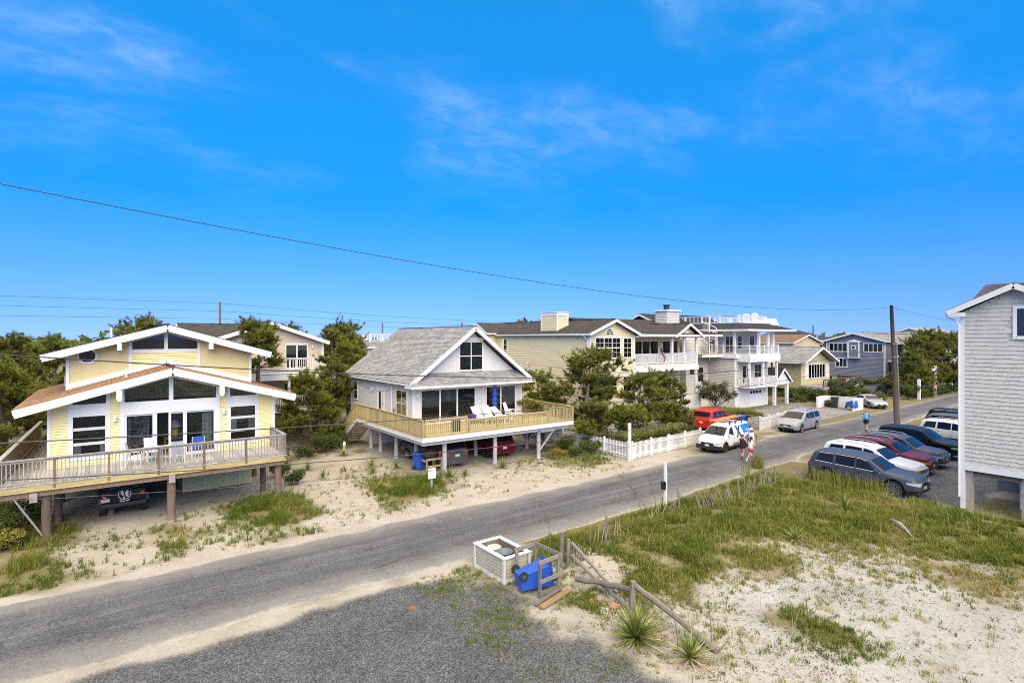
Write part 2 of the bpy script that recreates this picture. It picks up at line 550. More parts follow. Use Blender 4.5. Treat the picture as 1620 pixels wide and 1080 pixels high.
# ================================================================ GROUND
# measured ground cover: x, y, density, height, dryness
GCTL = np.array([(-2.8,29.5,1,0.7,0.3),(-1.9,25.1,1,0.6,0.3),(-1.0,24.1,0.7,0.4,0.2),(-2.4,23.7,0.9,0.3,0.2),(-2.6,22.2,0,0,0),(-1.5,29.4,0.9,0.6,0.3),(-0.7,25.6,0.25,0.3,0.4),(-0.5,21.7,0.15,0.2,0.3),(0.0,29.3,0.2,0.3,0.3),(0.2,26.4,0.45,0.3,0.3),(0.3,24.1,0.3,0.3,0.3),(1.1,28.5,0.05,0.2,0.3),(0.9,24.4,0.05,0.2,0.3),(1.9,26.9,0.7,0.4,0.3),(1.9,24.4,0.7,0.35,0.3),(2.7,25.5,0.6,0.35,0.3),(3.3,26.9,0.25,0.3,0.3),(3.5,24.9,0.4,0.3,0.4),(3.4,22.6,0.1,0.2,0.4),(4.1,30.9,0.03,0.2,0.5),(5.0,26.7,0.8,0.5,0.3),(6.3,27.9,1,0.7,0.3),(6.6,25.5,1,0.7,0.3),(6.6,23.5,0.6,0.4,0.3),(7.2,24.0,0.15,0.2,0.3),(5.4,23.9,0.5,0.3,0.3),(1.4,22.0,0.03,0.2,0.3),(-0.5,34.3,0.03,0.2,0.5),(8.9,31.9,0.05,0.2,0.4),(9.8,28.1,0.1,0.15,0.4),(7.7,23.7,0.12,0.15,0.4),(9.5,25.6,0.1,0.15,0.4),(13.5,32.2,0.3,0.4,0.3),(12.8,31.8,0.4,0.5,0.2),(13.6,36.7,0.03,0.2,0.3),(12.4,27.7,0.8,0.5,0.1),(12.6,26.0,1,0.8,0.1),(14.3,26.3,1,0.7,0.1),(15.0,25.8,0.5,0.5,0.3),(11.7,24.7,0.6,0.4,0.2),(12.9,23.7,0.3,0.3,0.3),(15.0,24.2,0.08,0.2,0.3),(16.9,26.0,0.1,0.2,0.4),(14.9,22.9,0.05,0.15,0.4),(18.9,26.3,0.2,0.2,0.3),(18.5,23.9,0.05,0.2,0.3),(21.7,26.2,0.3,0.3,0.5),(24.1,26.5,0.6,0.4,0.6),(25.5,25.6,0.7,0.5,0.5),(24.9,23.9,0.3,0.3,0.5),(21.4,23.5,0.1,0.2,0.4),(26.3,23.9,0.1,0.2,0.4),(28.0,22.6,0,0.1,0.3),(6.6,21.8,0.03,0.1,0.3),(12.4,22.3,0.02,0.1,0.3),(9.2,16.6,0.25,0.15,0.3),(9.5,16.1,0.6,0.25,0.2),(9.4,15.2,0.6,0.2,0.4),(9.6,13.7,0.5,0.2,0.5),(10.3,12.7,0.5,0.2,0.5),(11.1,12.2,0.6,0.25,0.4),(11.9,13.1,0.45,0.25,0.4),(10.7,10.7,0.4,0.2,0.5),(9.9,10.9,0.15,0.15,0.6),(13.5,15.9,0.9,0.5,0.4),(14.1,17.0,0.9,0.5,0.3),(13.1,16.2,0.3,0.3,0.4),(14.9,15.6,1,0.6,0.3),(14.0,14.7,0.2,0.3,0.5),(13.4,13.7,0.1,0.2,0.6),(13.5,13.0,0.05,0.2,0.6),(14.7,14.1,0.5,0.4,0.5),(17.6,15.4,1,0.6,0.3),(15.5,13.6,1,0.5,0.35),(14.2,11.9,0.9,0.4,0.4),(14.4,11.1,0.8,0.4,0.5),(13.4,10.3,0.3,0.3,0.6),(18.4,13.0,1,0.6,0.35),(22.8,16.1,1,0.6,0.25),(15.9,11.2,1,0.5,0.5),(14.5,10.5,0.7,0.4,0.5),(32.4,18.3,1,0.5,0.15),(28.9,17.1,1,0.5,0.15),(21.5,13.6,1,0.5,0.35),(24.3,13.7,1,0.5,0.45),(20.4,11.5,1,0.5,0.45),(18.1,10.2,1,0.5,0.5),(17.3,9.3,0.6,0.35,0.6),(16.4,9.7,0.35,0.3,0.6),(15.3,9.9,0.12,0.2,0.6),(20.1,10.2,0.4,0.3,0.5),(19.4,9.3,0.2,0.2,0.5),(28.4,14.3,1,0.5,0.5),(27.7,12.5,1,0.6,0.5),(27.8,11.1,1,0.6,0.45),(23.5,11.1,1,0.5,0.4),(24.2,9.7,1,0.5,0.4),(22.3,9.3,0.5,0.4,0.5),(24.4,8.6,0.9,0.5,0.5),(29.0,10.2,1,0.5,0.4),(30.2,9.4,1,0.5,0.4),(25.0,7.4,0.9,0.4,0.6),(28.2,7.6,1,0.5,0.5),(28.3,5.7,1,0.5,0.5),(24.5,4.9,0.8,0.4,0.65),(22.1,6.0,0.6,0.3,0.7),(21.7,5.2,0.55,0.3,0.7),(21.3,4.0,0.3,0.25,0.7),(21.0,7.4,0.25,0.25,0.6),(20.4,6.7,0.25,0.2,0.6),(19.3,8.1,0.15,0.2,0.5),(18.2,7.3,0.15,0.2,0.5),(17.9,8.0,0.12,0.2,0.5),(16.5,8.5,0.03,0.2,0.5),(15.5,8.8,0.03,0.2,0.5),(13.8,8.7,0.15,0.2,0.6),(14.0,9.4,0.3,0.25,0.6),(15.0,7.6,0.7,0.3,0.35),(15.0,6.9,0.8,0.3,0.4),(14.9,6.1,0.6,0.25,0.5),(14.9,5.4,0.4,0.2,0.5),(16.2,7.3,0.08,0.2,0.5),(16.0,6.2,0.08,0.2,0.5),(13.8,7.8,0.1,0.2,0.5),(13.6,6.9,0.06,0.2,0.5),(12.4,7.8,0.1,0.2,0.5),(18.8,5.8,0.08,0.2,0.6),(17.9,4.9,0.05,0.15,0.6),(19.2,3.9,0.06,0.15,0.6),(16.7,3.9,0.03,0.15,0.6),(15.5,4.8,0.04,0.15,0.6),(13.2,5.9,0.03,0.15,0.5),(13.8,5.5,0.03,0.15,0.5),(17.3,6.1,0.05,0.2,0.5),(12.0,6.8,0.04,0.15,0.5)])
def cover(x, y):
    x = np.asarray(x, float); y = np.asarray(y, float)
    sh = x.shape
    xf, yf = x.ravel(), y.ravel()
    out = np.zeros((len(xf), 3))
    for i in range(0, len(xf), 40000):
        a, b = xf[i:i + 40000, None], yf[i:i + 40000, None]
        w = 1.0 / (((a - GCTL[None, :, 0]) ** 2 + (b - GCTL[None, :, 1]) ** 2) ** 1.6 + 0.02)
        out[i:i + 40000] = (w @ GCTL[:, 2:5]) / w.sum(1, keepdims=True)
    return out[:, 0].reshape(sh), out[:, 1].reshape(sh), out[:, 2].reshape(sh)

RX = [-400, -2, 22, 26, 34, 55, 83, 100, 160, 400]
RL = [22.4, 22.4, 22.5, 22.5, 23.1, 24.0, 25.3, 26.1, 28.6, 38]
RR = [16.9, 16.9, 17.0, 17.3, 17.9, 19.3, 21.2, 22.0, 24.5, 33]
def road_l(x): return np.interp(x, RX, RL)
def road_r(x): return np.interp(x, RX, RR)

def ground_z(x, y):
    x = np.asarray(x, float); y = np.asarray(y, float)
    d = sstep(11.5, 17, x) * (1 - sstep(29.0, 31.5, x)) * (1 - sstep(13.6, 16.2, y - 0.06 * np.maximum(x - 20, 0))) * sstep(-3, 4, y)
    h = d * (0.42 + 0.40 * (fbm(x * 0.22, y * 0.22, 2) - 0.3))
    yard = sstep(0.4, 1.8, np.minimum(np.abs(y - road_l(x)) + 3 * (y < road_l(x)), 30)) * (y > road_l(x))
    h = h + yard * 0.10 * (fbm(x * 0.5, y * 0.5, 3) - 0.47) * (1 - sstep(60, 90, np.hypot(x, y)))
    h = h + d * 0.10 * (fbm(x * 1.3, y * 1.3, 3) - 0.47)
    sh = (1 - sstep(0.0, 0.7, np.abs(y - road_r(x) + 0.2))) * 0.0
    return h + sh
def gz(x, y): return float(ground_z(x, y))

def axis(lo, hi, step, far, g=1.16):
    a = list(np.arange(lo, hi, step))
    s, p = step, a[-1]
    up = []
    while p < far:
        s *= g; p += s; up.append(p)
    s, p = step, lo
    dn = []
    while p > -far:
        s *= g; p -= s; dn.append(p)
    return np.array(dn[::-1] + a + up)
gx = axis(-6, 36, 0.22, 4000)
gy = axis(2.5, 36, 0.22, 4000)
GX, GY = np.meshgrid(gx, gy)
GZ = ground_z(GX, GY)
def grid_mesh(name, X, Y, Zv):
    h, w = X.shape
    me = bpy.data.meshes.new(name)
    me.vertices.add(h * w)
    me.vertices.foreach_set("co", np.stack([X, Y, Zv], -1).astype(np.float32).ravel())
    i = np.arange(h * w).reshape(h, w)
    q = np.stack([i[:-1, :-1], i[:-1, 1:], i[1:, 1:], i[1:, :-1]], -1).reshape(-1, 4)
    me.loops.add(q.size)
    me.loops.foreach_set("vertex_index", q.ravel().astype(np.int32))
    me.polygons.add(len(q))
    me.polygons.foreach_set("loop_start", np.arange(0, q.size, 4, dtype=np.int32))
    me.polygons.foreach_set("use_smooth", np.ones(len(q), bool))
    me.update()
    me.validate()
    return me
def add_attr(me, name, rgb):
    at = me.color_attributes.new(name, "FLOAT_COLOR", "POINT")
    c = np.ones((len(rgb), 4), np.float32); c[:, :3] = rgb
    at.data.foreach_set("color", c.ravel())

def ground_cover_rgb(x, y):
    dn, hh, tone = cover(x, y)
    near = (x > -5) & (x < 36) & (y > 2) & (y < 37)
    nz = fbm(x * 0.9, y * 0.9, 4)
    org = np.where(near, np.clip(dn * 1.15 - 0.15 + (nz - 0.47) * 0.9, 0, 1), np.where(np.hypot(x, y) > 62, 0.95, 0.5) + (nz - 0.47) * 1.5)
    # foreground gravel forecourt, parking bay and the far gravel drive
    ex = np.interp(y, [2, 8.7, 9.9, 12.5, 14, 15.5, 16.5], [9.6, 9.9, 10.2, 10.3, 9.9, 9.5, 8.6])
    wob = (fbm(x * 0.8, y * 0.8, 4) - 0.47) * 2.6
    g1 = sstep(-1.5, 1.3, ex - x + wob) * (1 - sstep(15.6, 16.9, y + wob * 0.35))
    g2 = sstep(30.2, 31.4, x + wob * 0.6) * (1 - sstep(50, 62, x)) * sstep(7.6, 8.6, y + wob * 0.3) * (1 - sstep(15.0, 17.6, y - 0.05 * (x - 33) + wob * 0.8))
    g3 = sstep(51, 54, x + (y - 24) * 0.1) * (1 - sstep(66.5, 67.5, x)) * (1 - sstep(33.0, 34.5, y)) * sstep(24.4, 25.6, y - 0.03 * (x - 50) + wob * 0.4)
    g = np.clip(g1 + g2 * 0.85 + g3, 0, 1)
    org = org * (1 - 0.85 * g)
    white = sstep(11, 15, x) * (1 - sstep(8.5, 13, y)) * sstep(2, 4, y + 3)
    white = np.maximum(white * (1 - g), np.clip(g2 * 0.45 + g3, 0, 1))
    return np.stack([org, g, white], -1)
ground_me = grid_mesh("ground", GX, GY, GZ)
add_attr(ground_me, "cover", ground_cover_rgb(GX, GY).reshape(-1, 3))

def node_noise(n, l, vec, scale, detail=5, rough=0.6):
    t = n.new("ShaderNodeTexNoise")
    t.inputs["Scale"].default_value = scale; t.inputs["Detail"].default_value = detail
    t.inputs["Roughness"].default_value = rough
    l.new(vec, t.inputs["Vector"])
    return t.outputs[0]
def node_range(n, l, x, a, b, c=0.0, d=1.0):
    r = n.new("ShaderNodeMapRange")
    for i, v in enumerate((a, b, c, d)): r.inputs[i + 1].default_value = v
    l.new(x, r.inputs[0])
    return r.outputs[0]
def node_mix(n, l, f, a, b, mode="MIX"):
    m = n.new("ShaderNodeMix"); m.data_type = "RGBA"; m.blend_type = mode
    for sock, v in ((0, f), (6, a), (7, b)):
        if isinstance(v, (int, float)): m.inputs[sock].default_value = v
        elif isinstance(v, tuple): m.inputs[sock].default_value = (*v, 1)
        else: l.new(v, m.inputs[sock])
    return m.outputs[2]
def node_math(n, l, op, a, b):
    m = n.new("ShaderNodeMath"); m.operation = op; m.use_clamp = False
    for i, v in enumerate((a, b)):
        if isinstance(v, (int, float)): m.inputs[i].default_value = v
        else: l.new(v, m.inputs[i])
    return m.outputs[0]

def gravel_nodes(n, l, vec, dark, light):
    vo = n.new("ShaderNodeTexVoronoi"); vo.inputs["Scale"].default_value = 32
    l.new(vec, vo.inputs["Vector"])
    sp = n.new("ShaderNodeSeparateColor"); l.new(vo.outputs["Color"], sp.inputs[0])
    v2 = n.new("ShaderNodeTexVoronoi"); v2.inputs["Scale"].default_value = 85
    l.new(vec, v2.inputs["Vector"])
    s2 = n.new("ShaderNodeSeparateColor"); l.new(v2.outputs["Color"], s2.inputs[0])
    a = node_math(n, l, "POWER", sp.outputs[0], 1.6)
    b = node_math(n, l, "POWER", s2.outputs[0], 1.4)
    f = node_math(n, l, "ADD", node_math(n, l, "MULTIPLY", a, 0.6), node_math(n, l, "MULTIPLY", b, 0.45))
    c = node_mix(n, l, f, dark, light)
    h = node_math(n, l, "ADD", vo.outputs["Distance"], v2.outputs["Distance"])
    return c, h

gm = bpy.data.materials.new("ground_sand_and_gravel")
gm.use_nodes = True
n, l = gm.node_tree.nodes, gm.node_tree.links
b = n["Principled BSDF"]; b.inputs["Roughness"].default_value = 0.95; b.inputs["Specular IOR Level"].default_value = 0.15
tc = n.new("ShaderNodeTexCoord"); vec = tc.outputs["Object"]
ca = n.new("ShaderNodeVertexColor"); ca.layer_name = "cover"
sp = n.new("ShaderNodeSeparateColor"); l.new(ca.outputs[0], sp.inputs[0])
n1 = node_noise(n, l, vec, 0.6, 8, 0.7); n2 = node_noise(n, l, vec, 9, 6, 0.75); n3 = node_noise(n, l, vec, 70, 3)
sand = node_mix(n, l, node_range(n, l, n1, 0.3, 0.7), (0.345, 0.31, 0.26), (0.46, 0.425, 0.365))
wsand = node_mix(n, l, node_range(n, l, n1, 0.3, 0.7), (0.315, 0.30, 0.275), (0.43, 0.42, 0.39))
sand = node_mix(n, l, sp.outputs[2], sand, wsand)
sand = node_mix(n, l, 1.0, sand, node_range(n, l, n2, 0.25, 0.75, 0.72, 1.2), "MULTIPLY")
sand = node_mix(n, l, 1.0, sand, node_range(n, l, n3, 0.3, 0.7, 0.88, 1.1), "MULTIPLY")
# strewn dry litter on the sand
lit = node_range(n, l, node_noise(n, l, vec, 16, 6, 0.8), 0.56, 0.66)
litm = node_math(n, l, "MULTIPLY", lit, node_range(n, l, node_noise(n, l, vec, 0.8, 4), 0.42, 0.62, 0.05, 0.75))
sand = node_mix(n, l, litm, sand, (0.13, 0.10, 0.065))
orgc = node_mix(n, l, node_range(n, l, n2, 0.3, 0.7), (0.11, 0.095, 0.04), (0.24, 0.205, 0.11))
of = node_math(n, l, "ADD", sp.outputs[0], node_math(n, l, "MULTIPLY", node_math(n, l, "SUBTRACT", n2, 0.5), 0.9))
base = node_mix(n, l, node_range(n, l, of, 0.25, 0.7), sand, orgc)
gc, gh = gravel_nodes(n, l, vec, (0.022, 0.023, 0.025), (0.27, 0.275, 0.28))
gc = node_mix(n, l, 1.0, gc, node_range(n, l, n1, 0.3, 0.7, 0.75, 1.25), "MULTIPLY")
gc = node_mix(n, l, sp.outputs[2], gc, node_mix(n, l, 1.0, gc, (2.3, 2.2, 2.05), "MULTIPLY"))
gf = node_math(n, l, "ADD", sp.outputs[1], node_math(n, l, "MULTIPLY", node_math(n, l, "SUBTRACT", n2, 0.5), 0.8))
gf = node_math(n, l, "ADD", gf, node_math(n, l, "MULTIPLY", node_math(n, l, "SUBTRACT", n3, 0.5), 1.1))
gf = node_range(n, l, gf, 0.38, 0.62)
base = node_mix(n, l, gf, base, gc)
l.new(base, b.inputs["Base Color"])
bh = node_math(n, l, "ADD", node_math(n, l, "MULTIPLY", n2, 1.0), node_math(n, l, "MULTIPLY", n3, 0.25))
bh = node_math(n, l, "ADD", bh, node_math(n, l, "MULTIPLY", node_math(n, l, "MULTIPLY", gh, gf), 0.8))
bu = n.new("ShaderNodeBump"); bu.inputs["Strength"].default_value = 0.65; bu.inputs["Distance"].default_value = 0.06
l.new(bh, bu.inputs["Height"]); l.new(bu.outputs[0], b.inputs["Normal"])
ground_me.materials.append(gm)
struct(link("ground", ground_me), "pale sand ground with patches of gravel and weeds")

# ---------------------------------------------------------------- road
rx = np.concatenate([np.arange(-30, 45, 0.35), np.arange(45, 130, 1.0), np.array([160, 220, 300, 400])])
rv = np.linspace(0, 1, 15)
RXg, RVg = np.meshgrid(rx, rv)
rl = road_l(RXg) + 0.22 * (fbm(RXg * 0.7, RXg * 0 + 3, 4) - 0.47) * 2
rr = road_r(RXg) + 0.30 * (fbm(RXg * 0.6, RXg * 0 + 8, 4) - 0.47) * 2
RYg = rr + (rl - rr) * RVg
RZg = -0.012 + 0.07 * (1 - (2 * RVg - 1) ** 4)
road_me = grid_mesh("road", RXg, RYg, RZg)
uvl = road_me.uv_layers.new(name="uv")
vi = np.empty(len(road_me.loops), np.int32); road_me.loops.foreach_get("vertex_index", vi)
uvs = np.stack([RXg.ravel()[vi], RVg.ravel()[vi]], -1).astype(np.float32)
uvl.data.foreach_set("uv", uvs.ravel())
rm = bpy.data.materials.new("worn_asphalt_with_blown_sand")
rm.use_nodes = True
n, l = rm.node_tree.nodes, rm.node_tree.links
b = n["Principled BSDF"]; b.inputs["Roughness"].default_value = 0.9; b.inputs["Specular IOR Level"].default_value = 0.25
tc = n.new("ShaderNodeTexCoord"); vec = tc.outputs["Object"]
uv = n.new("ShaderNodeUVMap"); su = n.new("ShaderNodeSeparateXYZ"); l.new(uv.outputs[0], su.inputs[0])
ac, ah = gravel_nodes(n, l, vec, (0.052, 0.053, 0.058), (0.172, 0.175, 0.186))
mp = n.new("ShaderNodeMapping"); mp.inputs["Scale"].default_value = (0.12, 1.6, 1)
l.new(vec, mp.inputs[0])
streak = node_noise(n, l, mp.outputs[0], 1.0, 6, 0.6)
ac = node_mix(n, l, 1.0, ac, node_range(n, l, streak, 0.3, 0.7, 0.72, 1.28), "MULTIPLY")
blot = node_noise(n, l, vec, 0.45, 6, 0.65)
ac = node_mix(n, l, 1.0, ac, node_range(n, l, blot, 0.3, 0.7, 0.8, 1.2), "MULTIPLY")
# oil spots
oil = node_range(n, l, node_noise(n, l, vec, 0.9, 3, 0.5), 0.70, 0.78)
ac = node_mix(n, l, node_math(n, l, "MULTIPLY", oil, 0.6), ac, (0.05, 0.05, 0.052))
# hairline cracks
vc = n.new("ShaderNodeTexVoronoi"); vc.feature = "DISTANCE_TO_EDGE"; vc.inputs["Scale"].default_value = 0.55
wv = n.new("ShaderNodeVectorMath"); wv.operation = "ADD"
nv = n.new("ShaderNodeTexNoise"); nv.inputs["Scale"].default_value = 1.6; nv.inputs["Detail"].default_value = 6
l.new(vec, nv.inputs["Vector"]); l.new(vec, wv.inputs[0]); l.new(nv.outputs["Color"], wv.inputs[1]); l.new(wv.outputs[0], vc.inputs["Vector"])
crk = node_math(n, l, "MULTIPLY", node_range(n, l, vc.outputs[0], 0.018, 0.004), node_range(n, l, node_noise(n, l, vec, 0.35, 3), 0.46, 0.6, 0.0, 0.65))
ac = node_mix(n, l, crk, ac, (0.04, 0.04, 0.042))
# sand drifting over both edges
v = su.outputs[1]
edge = node_math(n, l, "MINIMUM", v, node_math(n, l, "SUBTRACT", 1.0, v))
wob = node_math(n, l, "MULTIPLY", node_math(n, l, "SUBTRACT", node_noise(n, l, vec, 0.55, 7, 0.7), 0.5), 0.22)
sandf = node_range(n, l, node_math(n, l, "ADD", edge, wob), 0.10, -0.01)
fine = node_noise(n, l, vec, 6, 6, 0.8)
sandf = node_range(n, l, node_math(n, l, "ADD", sandf, node_math(n, l, "MULTIPLY", node_math(n, l, "SUBTRACT", fine, 0.5), 1.3)), 0.3, 0.8)
sc = node_mix(n, l, fine, (0.36, 0.325, 0.27), (0.47, 0.43, 0.365))
base = node_mix(n, l, sandf, ac, sc)
thin = node_range(n, l, node_math(n, l, "ADD", edge, wob), 0.28, 0.05, 0.0, 0.45)
base = node_mix(n, l, thin, base, (0.36, 0.33, 0.285))
l.new(base, b.inputs["Base Color"])
bu = n.new("ShaderNodeBump"); bu.inputs["Strength"].default_value = 0.35; bu.inputs["Distance"].default_value = 0.02
l.new(ah, bu.inputs["Height"]); l.new(bu.outputs[0], b.inputs["Normal"])
road_me.materials.append(rm)
struct(link("road", road_me), "narrow grey asphalt road with sand blown over its edges")

# cross street at the far end
mb = MB()
mb.hexa([(96, -60, 0.008), (103, -60, 0.008), (103, 24, 0.008), (96, 24, 0.008), (96, -60, 0.03), (103, -60, 0.03), (103, 24, 0.03), (96, 24, 0.03)])
cs = mb.build("cross_street", rm)
cs.data.uv_layers.new(name="uv").data.foreach_set("uv", np.tile(np.array([0.0, 0.5], np.float32), len(cs.data.loops)))
struct(cs)

# tarred seam along the middle, and two old oil stains, as thin sheets just above the asphalt
SEAM = M("pale_road_seam", (0.20, 0.20, 0.20), 0.9, 0.3, 8)
mb = MB()
xs = np.arange(-8, 34, 0.5)
for i in range(len(xs) - 1):
    def cy(x): return float(0.5 * (road_l(x) + road_r(x)) + 0.08 * math.sin(x * 0.4) + 0.03 * math.sin(x * 2.3))
    x0, x1 = xs[i], xs[i + 1]
    if (i * 7) % 41 < 2: continue
    w = 0.014
    mb.face([(x0, cy(x0) - w, 0.066), (x1, cy(x1) - w, 0.066), (x1, cy(x1) + w, 0.066), (x0, cy(x0) + w, 0.066)])
struct(mb.build("road_seam", SEAM))
OILM = M("old_oil_stain", (0.075, 0.075, 0.078), 0.7, 0.35, 5)
for (ox, oy, orr) in ((8.0, 18.45, 0.42), (2.1, 18.9, 0.22), (2.9, 19.4, 0.12)):
    mb = MB()
    pts = [(ox + orr * 1.3 * math.cos(t) * (1 + 0.35 * math.sin(3 * t + ox) + 0.15 * math.sin(7 * t)), oy + orr * math.sin(t) * (1 + 0.3 * math.cos(2 * t + oy)), 0.0655)
           for t in [2 * math.pi * k / 28 for k in range(28)]]
    mb.face(pts)
    struct(mb.build("oil_stain", OILM))

# ================================================================ HOUSE BUILDING KIT
class W:
    """a wall plane: u runs along it (world x or y), n outwards, z up"""
    def __init__(s, side, c):
        s.side, s.c = side, c
    def P(s, u, n, z):
        return {"-y": (u, s.c - n, z), "+y": (u, s.c + n, z), "-x": (s.c - n, u, z), "+x": (s.c + n, u, z)}[s.side]
def fbox(mb, w, u0, u1, n0, n1, z0, z1):
    mb.hexa([w.P(u0, n1, z0), w.P(u1, n1, z0), w.P(u1, n0, z0), w.P(u0, n0, z0),
             w.P(u0, n1, z1), w.P(u1, n1, z1), w.P(u1, n0, z1), w.P(u0, n0, z1)])
def fpoly(mb, w, poly, n0, n1):
    a = Vector(w.P(0, n1, 0)) - Vector(w.P(0, n0, 0))
    mb.prism([w.P(u, n0, z) for u, z in poly], a)

def span(poly, z):
    us = []
    for i in range(len(poly)):
        (u0, z0), (u1, z1) = poly[i], poly[(i + 1) % len(poly)]
        if (z0 <= z < z1) or (z1 <= z < z0):
            us.append(u0 + (u1 - u0) * (z - z0) / (z1 - z0))
    return (min(us), max(us)) if len(us) >= 2 else None

def clap(parent, w, poly, course, mat, name="siding", out=0.038):
    """lapped boards: every course a real wedge, joined because each is only a few pixels high"""
    mb = MB()
    polys = poly if isinstance(poly[0], list) else [poly]
    for po in polys:
        z = min(p[1] for p in po); zt = max(p[1] for p in po)
        while z < zt - 0.01:
            z1 = min(z + course, zt)
            a, c = span(po, z + 1e-4), span(po, z1 - 1e-4)
            if a and c and a[1] - a[0] > 0.02:
                b = len(mb.v)
                mb.v += [w.P(a[0], 0.001, z), w.P(a[1], 0.001, z), w.P(a[1], out, z), w.P(a[0], out, z),
                         w.P(c[0], 0.001, z1), w.P(c[1], 0.001, z1), w.P(c[1], 0.004, z1), w.P(c[0], 0.004, z1)]
                for q in ((0, 1, 2, 3), (3, 2, 6, 7), (0, 3, 7, 4), (1, 5, 6, 2)):
                    mb.f.append(tuple(b + i for i in q)); mb.m.append(0)
            z = z1
    o = mb.build(name, mat, parent); o["kind"] = "stuff"
    return o

def battens(parent, w, poly, step, mat, name="siding", gap=0.018, out=0.014):
    """upright boards with open grooves"""
    mb = MB()
    polys = poly if isinstance(poly[0], list) else [poly]
    for po in polys:
        u = min(p[0] for p in po); ue = max(p[0] for p in po)
        sw = [(z, q) for q, z in po]
        while u < ue - 0.03:
            u1 = min(u + step - gap, ue)
            a, c = span(sw, u + 1e-4), span(sw, u1 - 1e-4)
            if a and c:
                b = len(mb.v)
                mb.v += [w.P(u, 0.001, a[0]), w.P(u1, 0.001, c[0]), w.P(u1, 0.001, c[1]), w.P(u, 0.001, a[1]),
                         w.P(u, out, a[0]), w.P(u1, out, c[0]), w.P(u1, out, c[1]), w.P(u, out, a[1])]
                for q in ((4, 5, 6, 7), (0, 4, 7, 3), (1, 2, 6, 5), (3, 7, 6, 2)):
                    mb.f.append(tuple(b + i for i in q)); mb.m.append(0)
            u += step
    o = mb.build(name, mat, parent); o["kind"] = "stuff"
    return o

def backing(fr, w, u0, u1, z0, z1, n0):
    """dark panel painted as the dim room behind the glass, often with a blind or curtains part drawn"""
    g = MB(); fbox(g, w, u0, u1, n0 + 0.002, n0 + 0.040, z0, z1); g.build("room_shade_panel", ROOMSHADE, fr)
    rr = random.Random(int(u0 * 131 + z0 * 57 + w.c * 17))
    k = rr.random()
    if k < 0.34:
        f = rr.uniform(0.2, 0.65); g = MB(); z = z1
        while z > z1 - (z1 - z0) * f:
            fbox(g, w, u0, u1, n0 + 0.041, n0 + 0.046, z - 0.045, z - 0.012); z -= 0.05
        g.build("blind", BLIND, fr)["kind"] = "stuff"
    elif k < 0.62:
        for a, b_ in ((u0, u0 + (u1 - u0) * rr.uniform(0.12, 0.3)), (u1 - (u1 - u0) * rr.uniform(0.12, 0.3), u1)):
            g = MB(); fbox(g, w, a, b_, n0 + 0.041, n0 + 0.046, z0, z1); g.build("curtain", BLIND, fr)

def window(parent, w, u0, u1, z0, z1, cols=1, rows=1, cas=0.09, mull=0.05, glass=None, mat=None, name="window",
           n0=0.0, sill=True, muntin=None):
    glass, mat = glass or GLASS, mat or WHITE
    mb = MB()
    d = n0 + 0.07
    fbox(mb, w, u0 - cas, u0, n0, d, z0 - cas, z1 + cas)
    fbox(mb, w, u1, u1 + cas, n0, d, z0 - cas, z1 + cas)
    fbox(mb, w, u0, u1, n0, d, z1, z1 + cas)
    fbox(mb, w, u0, u1, n0, d + (0.03 if sill else 0), z0 - cas, z0)
    cw = (u1 - u0) / cols; rh = (z1 - z0) / rows
    for i in range(1, cols):
        fbox(mb, w, u0 + i * cw - mull / 2, u0 + i * cw + mull / 2, n0, d - 0.012, z0, z1)
    for j in range(1, rows):
        fbox(mb, w, u0, u1, n0, d - 0.02, z0 + j * rh - mull / 2, z0 + j * rh + mull / 2)
    if muntin:
        for i in range(1, cols * muntin[0]):
            if i % muntin[0]:
                x = u0 + (u1 - u0) * i / (cols * muntin[0]); fbox(mb, w, x - 0.011, x + 0.011, n0 + 0.04, n0 + 0.062, z0, z1)
        for j in range(1, rows * muntin[1]):
            if j % muntin[1]:
                z = z0 + (z1 - z0) * j / (rows * muntin[1]); fbox(mb, w, u0, u1, n0 + 0.04, n0 + 0.060, z - 0.011, z + 0.011)
    fr = mb.build(name, mat, parent)
    for i in range(cols):
        for j in range(rows):
            ua, ub = u0 + i * cw + (mull / 2 if i else 0), u0 + (i + 1) * cw - (mull / 2 if i < cols - 1 else 0)
            za, zb = z0 + j * rh + (mull / 2 if j else 0), z0 + (j + 1) * rh - (mull / 2 if j < rows - 1 else 0)
            g = MB(); fbox(g, w, ua, ub, n0 + 0.052, n0 + 0.056, za, zb); g.build("pane", GLASS_C, fr)
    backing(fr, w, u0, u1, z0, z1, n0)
    return fr

